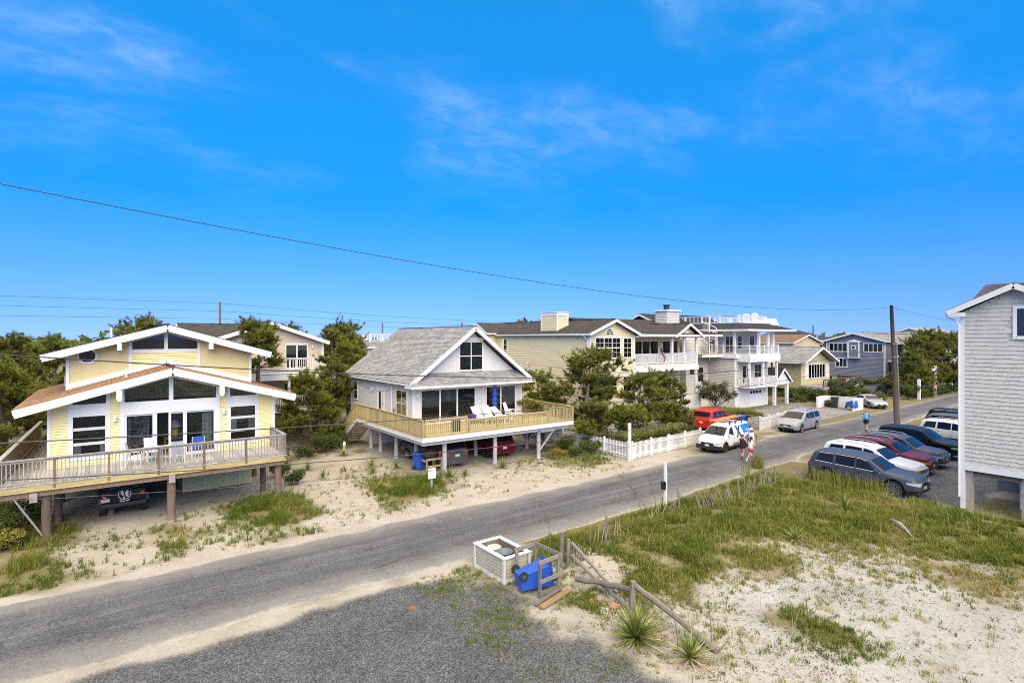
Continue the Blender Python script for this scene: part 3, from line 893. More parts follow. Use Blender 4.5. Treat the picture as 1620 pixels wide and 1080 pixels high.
def roof(parent, slabs, mat, rh=0.15, thick=0.06, step=0.012, name="roof"):
    """slabs: (eave0, eave1, ridge1, ridge0); overlapping courses, UVs in metres"""
    vs_, fs, uvs = [], [], []
    def quad(p, uv):
        b = len(vs_); vs_.extend([tuple(q) for q in p]); fs.append(tuple(range(b, b + len(p)))); uvs.extend(uv)
    for e0, e1, r1, r0 in slabs:
        e0, e1, r1, r0 = map(Vector, (e0, e1, r1, r0))
        al = (e1 - e0).normalized()
        up0 = r0 - e0; up1 = r1 - e1
        nn = al.cross((r0 + r1 - e0 - e1).normalized()).normalized()
        if nn.z < 0: nn = -nn
        upv = nn.cross(al).normalized()
        if upv.z < 0: upv = -upv
        L = ((r0 + r1) * 0.5 - (e0 + e1) * 0.5).dot(upv)
        k = max(2, int(round(L / rh)))
        for i in range(k):
            t0, t1 = i / k, (i + 1) / k
            a, b_ = e0 + up0 * t0, e1 + up1 * t0
            c, d = e1 + up1 * t1, e0 + up0 * t1
            hi, lo = nn * (thick + step), nn * thick
            U = lambda p: ((p - e0).dot(al), (p - e0).dot(upv))
            quad([a + hi, b_ + hi, c + lo, d + lo], [U(a), U(b_), U(c), U(d)])
            quad([a + (lo if i else nn * 0), b_ + (lo if i else nn * 0), b_ + hi, a + hi], [U(a)] * 4)
        quad([e0, r0, r1, e1], [(0, 0.07)] * 4)
        hi = nn * (thick + step * 0.5)
        quad([e0, e0 + hi, r0 + hi, r0], [(0, 0.07)] * 4)
        quad([e1, r1, r1 + hi, e1 + hi], [(0, 0.07)] * 4)
        quad([r0, r0 + nn * thick, r1 + nn * thick, r1], [(0, 0.07)] * 4)
    o = ORG.get(parent.name, (0, 0, 0)) if parent else (0, 0, 0)
    me = bpy.data.meshes.new(name)
    me.from_pydata([(p[0] - o[0], p[1] - o[1], p[2] - o[2]) for p in vs_], [], fs)
    me.uv_layers.new(name="uv").data.foreach_set("uv", np.array(uvs, np.float32).ravel())
    me.materials.append(mat)
    me.update()
    ob = link(name, me, parent, org=o)
    return ob

def ridge_cap(parent, p, q, mat, w=0.22):
    mb = MB(); p, q = Vector(p), Vector(q)
    n = max(2, int((q - p).length / 0.3))
    for i in range(n):
        a, b = p.lerp(q, i / n), p.lerp(q, (i + 1.15) / n)
        mb.bar(a + Vector((0, 0, 0.012 * (i % 2))), b + Vector((0, 0, 0.012 * (i % 2))), w, 0.03)
    return mb.build("ridge_cap", mat, parent)

_shared = {}
def unit_box(name, sx, sy, sz, mat):
    k = (name, round(sx, 3), round(sy, 3), round(sz, 3), mat.name)
    if k not in _shared:
        mb = MB(); mb.box(-sx / 2, sx / 2, -sy / 2, sy / 2, 0, sz)
        _shared[k] = mb.mesh(name, mat)
    return _shared[k]

def railing(parent, pts, z, h, mat, bmat=None, pmat=None, gap=0.13, bs=0.036, post=0.09, every=1.9, top=(0.14, 0.04),
            low=0.09, post_h=None, name="railing", skip_posts=(), style="rail"):
    """rails along a polyline; posts and balusters are pieces of the railing"""
    bmat, pmat = bmat or mat, pmat or mat
    mb = MB()
    pts = [Vector((p[0], p[1], z if len(p) < 3 else p[2])) for p in pts]
    for a, b in zip(pts, pts[1:]):
        mb.bar(a + Vector((0, 0, h - top[1] / 2)), b + Vector((0, 0, h - top[1] / 2)), top[0], top[1])
        mb.bar(a + Vector((0, 0, h - top[1] - 0.045)), b + Vector((0, 0, h - top[1] - 0.045)), 0.038, 0.085)
        mb.bar(a + Vector((0, 0, low)), b + Vector((0, 0, low)), 0.038, 0.085)
    rl_ = mb.build(name, mat, parent)
    ph = post_h or h - top[1] - 0.004
    pm = unit_box("post", post, post, ph + 0.22, pmat)
    for a, b in zip(pts, pts[1:]):
        d = b - a; L = d.length; ang = math.atan2(d.y, d.x)
        k = max(1, int(round(L / every)))
        for i in range(k + 1):
            if i == k and b is not pts[-1]: continue
            p = a + d * (i / k)
            wlink("post", pm, rl_, (p.x, p.y, p.z - 0.22), (0, 0, ang))
        nb = int(L / gap)
        bm = unit_box("baluster", bs, bs, h - top[1] - low - 0.02, bmat)
        for i in range(nb):
            t = (i + 0.5) / nb
            if any(abs(t * L - L * q / k) < post * 0.7 for q in range(k + 1)): continue
            p = a + d * t
            wlink("baluster", bm, rl_, (p.x, p.y, p.z + low), (0, 0, ang))
    return rl_

def glassrail(parent, pts, z, h, mat, every=1.4):
    """white top rail on posts with thin steel wires"""
    mb = MB(); pts = [Vector((p[0], p[1], z)) for p in pts]
    for a, b in zip(pts, pts[1:]):
        mb.bar(a + Vector((0, 0, h - 0.03)), b + Vector((0, 0, h - 0.03)), 0.1, 0.06)
        for q in range(5):
            mb.bar(a + Vector((0, 0, 0.15 + q * (h - 0.25) / 5)), b + Vector((0, 0, 0.15 + q * (h - 0.25) / 5)), 0.012, 0.012)
    r_ = mb.build("railing", mat, parent)
    pm = unit_box("post", 0.11, 0.11, h + 0.06, mat)
    for a, b in zip(pts, pts[1:]):
        d = b - a; k = max(1, int(round(d.length / every)))
        for i in range(k + 1):
            if i == k and b is not pts[-1]: continue
            p = a + d * (i / k); wlink("post", pm, r_, (p.x, p.y, p.z))
    return r_

def deck(parent, rects, z, mat_rim, mat_board, axis="y", bw=0.14, rim_h=0.25, name="deck", pieces=True):
    """rim joists as the deck part, every board a piece"""
    mb = MB()
    t = 0.045
    for x0, x1, y0, y1 in rects:
        mb.box(x0, x1, y0, y0 + t, z - 0.035 - rim_h, z - 0.035)
        mb.box(x0, x1, y1 - t, y1, z - 0.035 - rim_h, z - 0.035)
        mb.box(x0, x0 + t, y0 + t, y1 - t, z - 0.035 - rim_h, z - 0.035)
        mb.box(x1 - t, x1, y0 + t, y1 - t, z - 0.035 - rim_h, z - 0.035)
        k = int((x1 - x0) / 0.6)
        for i in range(1, k):
            x = x0 + (x1 - x0) * i / k
            mb.box(x - 0.02, x + 0.02, y0 + t, y1 - t, z - 0.24, z - 0.037)
    dk = mb.build(name, mat_rim, parent)
    if pieces:
        for x0, x1, y0, y1 in rects:
            if axis == "y":
                k = int(round((x1 - x0) / bw)); s = (x1 - x0) / k
                me = unit_box("deck_board", s - 0.008, y1 - y0 + 0.03, 0.034, mat_board)
                for i in range(k):
                    wlink("deck_board", me, dk, (x0 + (i + 0.5) * s, (y0 + y1) / 2 - 0.01, z - 0.033 + 0.002 * (i % 3)))
            else:
                k = int(round((y1 - y0) / bw)); s = (y1 - y0) / k
                me = unit_box("deck_board", x1 - x0 + 0.03, s - 0.008, 0.034, mat_board)
                for i in range(k):
                    wlink("deck_board", me, dk, ((x0 + x1) / 2, y0 + (i + 0.5) * s, z - 0.033 + 0.002 * (i % 3)))
    else:
        b2 = MB()
        for x0, x1, y0, y1 in rects: b2.box(x0 - 0.01, x1 + 0.01, y0 - 0.01, y1, z - 0.033, z)
        b2.build("deck_floor", mat_board, dk)
    return dk

def piling(parent, x, y, z1, r, mat, name="piling", n=12):
    mb = MB()
    z0 = gz(x, y) - 0.15
    rnd_ = random.Random(int(x * 97 + y * 31))
    pts = [(x + rnd_.uniform(-.01, .01), y + rnd_.uniform(-.01, .01), z0 + (z1 - z0) * t) for t in (0, 0.25, 0.5, 0.75, 1)]
    mb.tube(pts, [r * 1.05, r * rnd_.uniform(.97, 1.03), r, r * rnd_.uniform(.96, 1.0), r * 0.97], n)
    return mb.build(name, mat, parent, smooth=True)

def gable_body(parent, axis, a0, a1, b0, b1, z0, ze, zr, mat, name="wall"):
    """closed body with a gable profile; axis = ridge direction, a along the ridge, b across"""
    mb = MB(); c = (b0 + b1) / 2
    prof = [(b0, z0), (b1, z0), (b1, ze), (c, zr), (b0, ze)]
    if axis == "y":
        mb.prism([(b, a0, z) for b, z in prof], (0, a1 - a0, 0))
    else:
        mb.prism([(a0, b, z) for b, z in prof], (a1 - a0, 0, 0))
    return mb.build(name, mat, parent)

def gable_roof(parent, axis, a0, a1, b0, b1, ze, zr, mat, rh=0.15, thick=0.08, fascia=WHITE, fd=0.2, name="roof", cap=True):
    c = (b0 + b1) / 2
    if axis == "y":
        Q = lambda b, a, z: (b, a, z)
    else:
        Q = lambda b, a, z: (a, b, z)
    r = roof(parent, [(Q(b0, a0, ze), Q(b0, a1, ze), Q(c, a1, zr), Q(c, a0, zr)),
                      (Q(b1, a1, ze), Q(b1, a0, ze), Q(c, a0, zr), Q(c, a1, zr))], mat, rh, thick, name=name)
    if cap: ridge_cap(r, Q(c, a0, zr + thick + 0.015), Q(c, a1, zr + thick + 0.015), mat)
    if fascia:
        mb = MB()
        for aa in (a0, a1):
            s = -1 if aa == a0 else 1
            for bb in (b0, b1):
                p, q = Vector(Q(bb, aa + s * 0.02, ze)), Vector(Q(c, aa + s * 0.02, zr))
                mb.bar(p - Vector((0, 0, fd / 2 - thick * 0.8)), q - Vector((0, 0, fd / 2 - thick * 0.8)), 0.045, fd)
        for bb in (b0, b1):
            s = -1 if bb == b0 else 1
            mb.bar(Q(bb + s * 0.015, a0, ze - 0.03), Q(bb + s * 0.015, a1, ze - 0.03), 0.05, 0.14)
        mb.build("fascia", fascia, parent)
    return r

def lamp_wall(parent, w, u, z):
    mb = MB()
    fbox(mb, w, u - 0.07, u + 0.07, 0.0, 0.05, z - 0.11, z + 0.11)
    c = w.P(u, 0.13, z - 0.12)
    mb.lathe(c, [(0.0, 0.28), (0.05, 0.26), (0.10, 0.2), (0.08, 0.19), (0.08, 0.03), (0.05, 0), (0.0, 0)], 8)
    return mb.build("wall_lamp", WHITE2, parent)

def downspout(parent, pts):
    mb = MB(); mb.tube(pts, 0.04, 6)
    return mb.build("downspout", WHITE2, parent)

def slider_door(parent, w, edges, z0, z1, st=0.055, glass=None, mat=None, name="sliding_door", n0=0.0):
    """sliding glass door: leaves between successive edges"""
    glass, mat = glass or GLASS, mat or WHITE2
    mb = MB()
    fbox(mb, w, edges[0] - 0.07, edges[-1] + 0.07, n0, n0 + 0.08, z1, z1 + 0.08)
    fbox(mb, w, edges[0] - 0.07, edges[0], n0, n0 + 0.08, z0 - 0.03, z1)
    fbox(mb, w, edges[-1], edges[-1] + 0.07, n0, n0 + 0.08, z0 - 0.03, z1)
    fbox(mb, w, edges[0], edges[-1], n0, n0 + 0.09, z0 - 0.05, z0)
    for i, e in enumerate(edges[1:-1]):
        fbox(mb, w, e - st, e + st, n0, n0 + 0.06 + 0.006 * i, z0, z1)
    for a, b in zip(edges, edges[1:]):
        fbox(mb, w, a, b, n0 + 0.01, n0 + 0.058, z0, z0 + 0.07)
        fbox(mb, w, a, b, n0 + 0.01, n0 + 0.058, z1 - 0.06, z1)
    fr = mb.build(name, mat, parent)
    for a, b in zip(edges, edges[1:]):
        g = MB(); fbox(g, w, a + 0.02, b - 0.02, n0 + 0.050, n0 + 0.053, z0 + 0.06, z1 - 0.05)
        g.build("pane", GLASS_C, fr)
        backing(fr, w, a, b, z0 + 0.06, z1 - 0.05, n0)
    return fr

# ================================================================ YELLOW HOUSE, LEFT
HA = thing("yellow_beach_house", "yellow two-storey beach house with brown shingled lower roof on wooden pilings", "house", (2.5, 34, 0))
wa = W("-y", 31.2)
AX = 2.5
def zu(x): return 6.27 - 0.281 * abs(x - AX)          # underside of the lower roof at the front
mb = MB()
fz = 2.28
# shell of the lower storey: sides, back, pieces of the front around the glazed bay
mb.box(-2.04, -1.84, 31.2, 40.6, fz, 5.0)
mb.box(7.0, 7.2, 31.2, 40.6, fz, 5.0)
mb.box(-1.84, 7.0, 40.4, 40.6, fz, 6.5)
for x0, x1 in ((-2.04, 0.66), (4.44, 7.2)):
    fpoly(mb, wa, [(x0, fz), (x1, fz), (x1, zu(x1)), (x0, zu(x0))], 0, -0.18)
mb.box(0.66, 4.44, 31.2, 31.38, 4.5, 4.97)
fpoly(mb, wa, [(0.66, zu(0.66) - 0.1), (AX, zu(AX) - 0.1), (4.44, zu(4.44) - 0.1), (4.44, zu(4.44)), (AX, zu(AX)), (0.66, zu(0.66))], 0, -0.18)
mb.build("wall", YELLOW, HA)
ROOMW = M("room_wall_paint", (0.42, 0.38, 0.32), 0.8, 0.05)
mb = MB()
mb.box(-1.84, 7.0, 31.4, 38.0, fz - 0.02, fz + 0.02)
mb.box(-1.84, 7.0, 37.8, 38.0, fz, 6.0)
mb.box(0.2, 0.3, 34.5, 37.8, fz, 5.0)
mb.box(-1.84, 7.0, 34.1, 37.9, 4.9, 5.0)
mb.build("room", ROOMW, HA)
clap(HA, wa, [[(-1.98, fz), (-1.39, fz), (-1.39, zu(-1.39)), (-1.98, zu(-1.98))],
              [(0.12, fz), (0.49, fz), (0.49, zu(0.49)), (0.12, zu(0.12))],
              [(4.61, fz), (4.92, fz), (4.92, zu(4.92)), (4.61, zu(4.61))],
              [(6.42, fz), (7.10, fz), (7.10, zu(7.10)), (6.42, zu(6.42))],
              [(-1.39, fz), (0.12, fz), (0.12, 2.55), (-1.39, 2.55)], [(4.92, fz), (6.42, fz), (6.42, 2.55), (4.92, 2.55)]], 0.125, YELLOW)
clap(HA, W("+x", 7.2), [(31.2, fz), (40.6, fz), (40.6, 5.0), (31.2, 5.0)], 0.125, YELLOW)
clap(HA, W("-x", -2.04), [(31.2, fz), (40.6, fz), (40.6, 5.0), (31.2, 5.0)], 0.125, YELLOW)
# white trim of the front
mb = MB()
for x0, x1 in ((-2.09, -1.97), (7.09, 7.22)):
    fbox(mb, wa, x0, x1, -0.03, 0.05, fz, zu(x0 if x0 > 0 else x1) - 0.02)
for x0, x1, s in ((-1.39, 0.12, 1), (4.92, 6.42, -1)):
    p0, p1 = x0 + 0.15, x1 - 0.15
    d = 0.045
    fbox(mb, wa, x0, p0, 0, d, 2.55, zu(x0) - 0.02 if s > 0 else zu(p0) - 0.0)
    fbox(mb, wa, p1, x1, 0, d, 2.55, zu(p1) - 0.0 if s > 0 else zu(x1) - 0.02)
    fbox(mb, wa, p0, p1, 0, d, 2.55, 2.80)
    fbox(mb, wa, p0, p1, 0, d, 4.54, 5.0)
fbox(mb, wa, 0.49, 0.66, 0, 0.06, fz, zu(0.49) - 0.02)
fbox(mb, wa, 4.44, 4.61, 0, 0.06, fz, zu(4.61) - 0.02)
fbox(mb, wa, 0.66, 4.44, 0, 0.055, 4.52, 4.97)
fbox(mb, wa, 2.41, 2.59, -0.15, 0.055, 4.97, zu(2.5) - 0.06)
mb.build("trim", WHITE, HA)
for x0, x1 in ((-1.24, -0.03), (5.07, 6.27)):
    for z0, z1 in ((2.84, 3.22), (3.34, 3.88), (4.0, 4.5)):
        window(HA, wa, x0 + 0.03, x1 - 0.03, z0, z1, cas=0.05, n0=0.002, sill=False)
    f = MB()
    a, b2 = x0, x1
    for p, q in (((a, 5.0), (b2, 5.0)),):
        fbox(f, wa, a, b2, 0, 0.06, 5.0, 5.05)
    f.bar(wa.P(a, 0.03, zu(a) - 0.05), wa.P(b2, 0.03, zu(b2) - 0.05), 0.06, 0.07)
    f = f.build("window", WHITE, HA)
    g = MB(); fpoly(g, wa, [(a, 5.05), (b2, 5.05), (b2, zu(b2) - 0.06), (a, zu(a) - 0.06)], 0.024, 0.032)
    g.build("pane", GLASS, f)
# glazed gable over the doors
f = MB()
for x0, x1 in ((0.66, 2.41), (2.59, 4.44)):
    fbox(f, wa, x0, x1, -0.06, 0.05, 4.97, 5.03)
    f.bar(wa.P(x0, 0.0, zu(x0) - 0.12), wa.P(x1, 0.0, zu(x1) - 0.12), 0.1, 0.06)
f = f.build("gable_window", WHITE, HA)
for x0, x1 in ((0.66, 2.41), (2.59, 4.44)):
    g = MB(); fpoly(g, wa, [(x0, 5.03), (x1, 5.03), (x1, zu(x1) - 0.14), (x0, zu(x0) - 0.14)], -0.03, -0.022)
    g.build("pane", GLASS_C, f)
# sliding doors: second leaf stands open
f = MB()
fbox(f, wa, 0.66, 4.44, -0.1, 0.07, 4.44, 4.52); fbox(f, wa, 0.66, 4.44, -0.1, 0.08, fz, fz + 0.06)
for x0, x1 in ((0.66, 0.74), (1.75, 1.93), (2.40, 2.50), (3.0, 3.16), (4.33, 4.44)):
    fbox(f, wa, x0, x1, -0.09, 0.03, fz + 0.06, 4.44)
for x0, x1 in ((0.74, 1.75), (2.5, 3.0), (3.16, 4.33)):
    fbox(f, wa, x0, x1, -0.06, -0.01, fz + 0.06, fz + 0.16); fbox(f, wa, x0, x1, -0.06, -0.01, 4.36, 4.44)
f = f.build("sliding_door", WHITE2, HA)
for x0, x1 in ((0.74, 1.75), (2.5, 3.0), (3.16, 4.33)):
    g = MB(); fbox(g, wa, x0, x1, -0.04, -0.03, fz + 0.16, 4.36); g.build("pane", GLASS_C, f)
g = MB(); g.tube([wa.P(1.84, 0.06, 3.2), wa.P(1.84, 0.08, 3.25), wa.P(1.84, 0.08, 3.45), wa.P(1.84, 0.06, 3.5)], 0.012, 6); g.build("handle", METAL, f)
# curtains inside the right leaf and the left jamb
for x0, x1 in ((3.85, 4.32), (0.76, 0.92)):
    mb = MB()
    k = 16
    for i in range(k):
        xa, xb = x0 + (x1 - x0) * i / k, x0 + (x1 - x0) * (i + 1) / k
        ya, yb = 31.5 + 0.04 * math.sin(i * 1.7), 31.5 + 0.04 * math.sin((i + 1) * 1.7)
        mb.face([(xa, ya, fz + 0.05), (xb, yb, fz + 0.05), (xb, yb, 4.42), (xa, ya, 4.42)])
    mb.build("curtain", CURTAIN, HA)
lamp_wall(HA, wa, 0.30, 4.30); lamp_wall(HA, wa, 4.77, 4.28)
# lower roof
fy = 30.3
roof_a = roof(HA, [((-3.1, fy, 5.0), (-3.1, 34.0, 5.0), (AX, 34.0, 6.57), (AX, fy, 6.57)),
                   ((8.05, 34.0, 5.01), (8.05, fy, 5.01), (AX, fy, 6.57), (AX, 34.0, 6.57)),
                   ((-3.1, 34.0, 5.0), (-3.1, 41.0, 5.0), (-1.5, 41.0, 5.45), (-1.5, 34.0, 5.45)),
                   ((8.05, 41.0, 5.01), (8.05, 34.0, 5.01), (6.5, 34.0, 5.45), (6.5, 41.0, 5.45))], ROOF_BROWN, 0.19, 0.07, 0.018)
ridge_cap(roof_a, (AX, fy, 6.66), (AX, 33.9, 6.66), ROOF_BROWN)
mb = MB()
for bx, bz in ((-3.1, 4.94), (8.05, 4.95)):
    mb.bar((bx, fy - 0.03, bz - 0.08), (AX, fy - 0.03, 6.51 - 0.08), 0.055, 0.34, (0, 0, 1))
    mb.bar((bx, fy, bz - 0.0), (bx, 41.0, bz - 0.0), 0.06, 0.2)
mb.build("fascia", WHITE, HA)
mb = MB()
for bx, bz in ((-3.05, 4.93), (8.0, 4.94)):
    mb.face([(bx, fy, bz), (bx, 41, bz), (AX, 41 if False else 34, 6.50), (AX, fy, 6.50)])
mb.build("soffit", WHITE, HA)
for bx in (0.45, 4.57):
    mb = MB()
    mb.box(bx - 0.11, bx + 0.11, 30.24, 31.2, zu(bx) - 0.42, zu(bx) - 0.02)
    mb.box(bx - 0.08, bx + 0.08, 30.25, 30.5, zu(bx) - 0.52, zu(bx) - 0.42)
    mb.build("beam_end", WHITE, HA)
mb = MB(); mb.lathe((0.75, 32.2, 6.1), [(0.11, 0), (0.05, 0.1), (0.035, 0.12), (0.035, 0.35), (0.0, 0.35)], 10)
mb.build("vent_pipe", WHITE2, HA)
# upper storey
wu = W("-y", 34.0)
UX = 2.52
def zu2(x): return 8.36 - 0.292 * abs(x - UX)
def zr1(x): return 6.57 - 0.281 * abs(x - AX) + 0.07
mb = MB()
mb.prism([(-1.57, 34.0, 4.9), (6.6, 34.0, 4.9), (6.6, 34.0, zu2(6.6)), (UX, 34.0, zu2(UX)), (-1.57, 34.0, zu2(-1.57))], (0, 7.2, 0))
mb.build("upper_wall", YELLOW_B, HA)
clap(HA, wu, [[(1.0, 6.45), (3.98, 6.45), (3.98, 7.3), (1.0, 7.3)]], 0.125, YELLOW)
battens(HA, wu, [[(-1.47, 5.4), (0.89, 6.1), (0.89, zu2(0.89)), (-1.47, zu2(-1.47))], [(4.08, 6.1), (6.52, 5.45), (6.52, zu2(6.52)), (4.08, zu2(4.08))]], 1.22, YELLOW_B, gap=0.014, out=0.008)
mb = MB()
fbox(mb, wu, -1.59, -1.46, -0.02, 0.045, 5.5, zu2(-1.5) - 0.03); fbox(mb, wu, 6.5, 6.62, -0.02, 0.045, 5.5, zu2(6.55) - 0.03)
fbox(mb, wu, 0.89, 1.04, 0, 0.045, 6.1, zu2(0.9) - 0.03); fbox(mb, wu, 3.93, 4.08, 0, 0.045, 6.1, zu2(4.08) - 0.03)
fbox(mb, wu, 1.04, 3.93, 0, 0.05, 7.26, 7.40); fbox(mb, wu, 2.42, 2.58, 0, 0.05, 7.40, zu2(UX) - 0.05)
for sx in (-1.57, 6.6):
    mb.bar(wu.P(sx, 0.03, zr1(sx) + 0.14), wu.P(UX, 0.03, zr1(UX) + 0.14), 0.06, 0.26)
mb.build("trim", WHITE, HA)
for x0, x1 in ((1.04, 2.42), (2.58, 3.93)):
    f = MB(); fbox(f, wu, x0, x1, 0, 0.06, 7.40, 7.44)
    f.bar(wu.P(x0, 0.03, zu2(x0) - 0.07), wu.P(x1, 0.03, zu2(x1) - 0.07), 0.06, 0.07)
    f = f.build("window", WHITE, HA)
    g = MB(); fpoly(g, wu, [(x0, 7.44), (x1, 7.44), (x1, zu2(x1) - 0.08), (x0, zu2(x0) - 0.08)], 0.024, 0.032); g.build("pane", GLASS, f)
# octagonal window
oc = [(-0.77 + 0.44 * math.cos(R(22.5 + 45 * k)), 7.14 + 0.42 * math.sin(R(22.5 + 45 * k))) for k in range(8)]
oi = [(-0.77 + 0.34 * math.cos(R(22.5 + 45 * k)), 7.14 + 0.32 * math.sin(R(22.5 + 45 * k))) for k in range(8)]
f = MB()
for k in range(8):
    j = (k + 1) % 8
    f.hexa([wu.P(*oc[k][:1], 0, oc[k][1]), wu.P(oc[j][0], 0, oc[j][1]), wu.P(oi[j][0], 0, oi[j][1]), wu.P(oi[k][0], 0, oi[k][1]),
            wu.P(oc[k][0], 0.06, oc[k][1]), wu.P(oc[j][0], 0.06, oc[j][1]), wu.P(oi[j][0], 0.06, oi[j][1]), wu.P(oi[k][0], 0.06, oi[k][1])])
f = f.build("octagonal_window", WHITE, HA)
g = MB(); fpoly(g, wu, oi, 0.022, 0.03); g.build("pane", GLASS, f)
uf = 33.25
ru = roof(HA, [((-2.45, uf, 7.19), (-2.45, 41.8, 7.19), (UX, 41.8, 8.65), (UX, uf, 8.65)),
               ((7.5, 41.8, 7.19), (7.5, uf, 7.19), (UX, uf, 8.65), (UX, 41.8, 8.65))], ROOF_CHAR, 0.15, 0.07, name="upper_roof")
ridge_cap(ru, (UX, uf, 8.73), (UX, 41.8, 8.73), ROOF_CHAR)
mb = MB()
for bx in (-2.45, 7.5):
    mb.bar((bx, uf - 0.03, 7.06), (UX, uf - 0.03, 8.52), 0.055, 0.33)
    mb.bar((bx, uf, 7.13), (bx, 41.8, 7.13), 0.06, 0.2)
mb.build("fascia", WHITE, HA)
for bx in (0.5, 4.5):
    mb = MB()
    mb.box(bx - 0.1, bx + 0.1, 33.2, 34.0, zu2(bx) - 0.36, zu2(bx) - 0.02)
    mb.build("beam_end", WHITE, HA)
mb = MB(); mb.cyl((0.2, 36.5, 8.0), (0.2, 36.5, 8.6), 0.05); mb.build("vent_pipe", WHITE2, HA)
# deck
dk = deck(HA, [(-3.45, 7.07, 28.22, 31.15), (-3.45, -2.1, 31.15, 40.0)], 2.32, WOOD_TAN_L, DECKWOOD, "y", 0.135)
railing(HA, [(-3.4, 28.26), (7.02, 28.26), (7.02, 31.1)], 2.32, 1.0, WOOD_GREY, WOOD_GREY, WOOD_BROWN, gap=0.125, bs=0.035, every=1.72)
# close-boarded screen along the left edge of the deck
mb = MB(); mb.bar((-3.3, 28.3, 3.36), (-2.95, 40.4, 3.36), 0.16, 0.05); mb.bar((-3.3, 28.3, 2.5), (-2.95, 40.4, 2.5), 0.05, 0.09)
scr = mb.build("board_screen", WOOD_GREY, HA)
bm_ = unit_box("screen_board", 0.025, 0.185, 1.02, WOOD_BROWN)
for i in range(60):
    t = (i + 0.5) / 60
    wlink("screen_board", bm_, scr, (-3.3 + 0.35 * t, 28.3 + 12.1 * t, 2.31))
# girders and pilings under the deck and the house
mb = MB()
mb.box(-3.3, 7.0, 28.32, 28.44, 1.82, 2.03); mb.box(-3.3, 7.0, 31.0, 31.15, 1.8, 2.03)
for yy in (31.6, 34.6, 37.6, 40.0): mb.box(-2.0, 7.15, yy, yy + 0.2, 1.95, 2.22)
mb.box(-2.04, 7.2, 31.2, 40.6, 2.22, 2.28)
mb.build("girder", WOOD_BROWN, HA)
for x in (-1.93, 2.3, 6.77): piling(HA, x, 28.55, 2.03, 0.17, PILING)
for x in (-1.7, 0.15, 6.58): piling(HA, x, 30.95, 2.0, 0.15, PILING)
for x in (-1.8, 1.9, 6.9):
    for yy in (34.7, 37.7): piling(HA, x, yy, 2.0, 0.15, PILING)
mb = MB(); mb.bar((-2.9, 28.4, 1.85), (-2.05, 28.45, 0.25), 0.05, 0.14, (0, 1, 0)); mb.build("brace", WOOD_GREY, HA)
mb = MB(); mb.box(-2.42, -2.18, 28.2, 28.3, 1.62, 1.98); mb.box(2.18, 2.42, 28.2, 28.3, 1.68, 2.03); mb.build("beam_block", WOOD_GREY, HA)
# storage room under the house with panel doors
mb = MB(); mb.box(3.2, 6.45, 33.15, 38.5, -0.1, 1.95); mb.build("storage_wall", YELLOW_B, HA)
ws = W("-y", 33.15)
clap(HA, ws, [[(3.2, 0.05), (6.45, 0.05), (6.45, 1.95), (3.2, 1.95)]], 0.16, YELLOW_B)
for x in (3.2, 4.2, 5.25, 5.85, 6.42):
    mb = MB(); fbox(mb, ws, x - 0.035, x + 0.035, 0, 0.04, 0.0, 1.95)
    mb.build("storage_door_trim", YELLOW, HA)

# ================================================================ GREY HOUSE, MIDDLE
HB = thing("grey_beach_house", "pale grey gabled beach house with wraparound tan wooden deck on grey pilings", "house", (20.3, 37, 0))
wf, wl_ = W("-y", 32.4), W("-x", 15.9)
bx0, bx1, by0, by1, rxB = 15.9, 24.74, 32.4, 43.5, 20.32
mb = MB()
mb.prism([(bx0, by0, 2.25), (bx1, by0, 2.25), (bx1, by0, 5.1), (rxB, by0, 8.58), (bx0, by0, 5.1)], (0, by1 - by0, 0))
mb.build("wall", GREYB, HB)
gp = [(bx0 + 0.2, 5.3), (bx1 - 0.2, 5.3), (rxB, 8.5)]
battens(HB, wf, [gp, [(bx0 + 0.1, 2.3), (16.42, 2.3), (16.42, 4.95), (bx0 + 0.1, 4.95)], [(20.8, 2.3), (21.4, 2.3), (21.4, 4.95), (20.8, 4.95)],
                 [(24.28, 2.3), (24.66, 2.3), (24.66, 4.95), (24.28, 4.95)], [(16.42, 4.72), (24.28, 4.72), (24.28, 4.98), (16.42, 4.98)]], 0.205, GREYB)
battens(HB, wl_, [(by0 + 0.1, 2.3), (by1 - 0.1, 2.3), (by1 - 0.1, 5.05), (by0 + 0.1, 5.05)], 0.205, GREYB)
battens(HB, W("+x", bx1), [(by0 + 0.1, 2.3), (by1 - 0.1, 2.3), (by1 - 0.1, 5.05), (by0 + 0.1, 5.05)], 0.205, GREYB)
mb = MB()
fbox(mb, wf, bx0 - 0.02, bx0 + 0.1, -0.1, 0.03, 2.3, 5.0); fbox(mb, wf, bx1 - 0.1, bx1 + 0.02, -0.1, 0.03, 2.3, 5.0)
fbox(mb, wl_, by1 - 0.12, by1, -0.1, 0.03, 2.3, 5.05)
fbox(mb, wf, 19.3, 21.4, 0, 0.09, 7.86, 8.06)
mb.build("trim", WHITE, HB)
gable_roof(HB, "y", 31.75, 43.95, 15.45, 25.19, 5.06, 8.74, ROOF_GREY, 0.145, 0.09, WHITE, 0.26)
# white returns at the gable feet
mb = MB()
for x in (15.45, 25.19):
    s = 1 if x < 20 else -1
    mb.prism([(x, 31.72, 4.9), (x + s * 0.45, 31.72, 4.9), (x + s * 0.45, 31.72, 5.36), (x, 31.72, 5.06)], (0, 0.3, 0))
mb.build("eave_return", WHITE, HB)
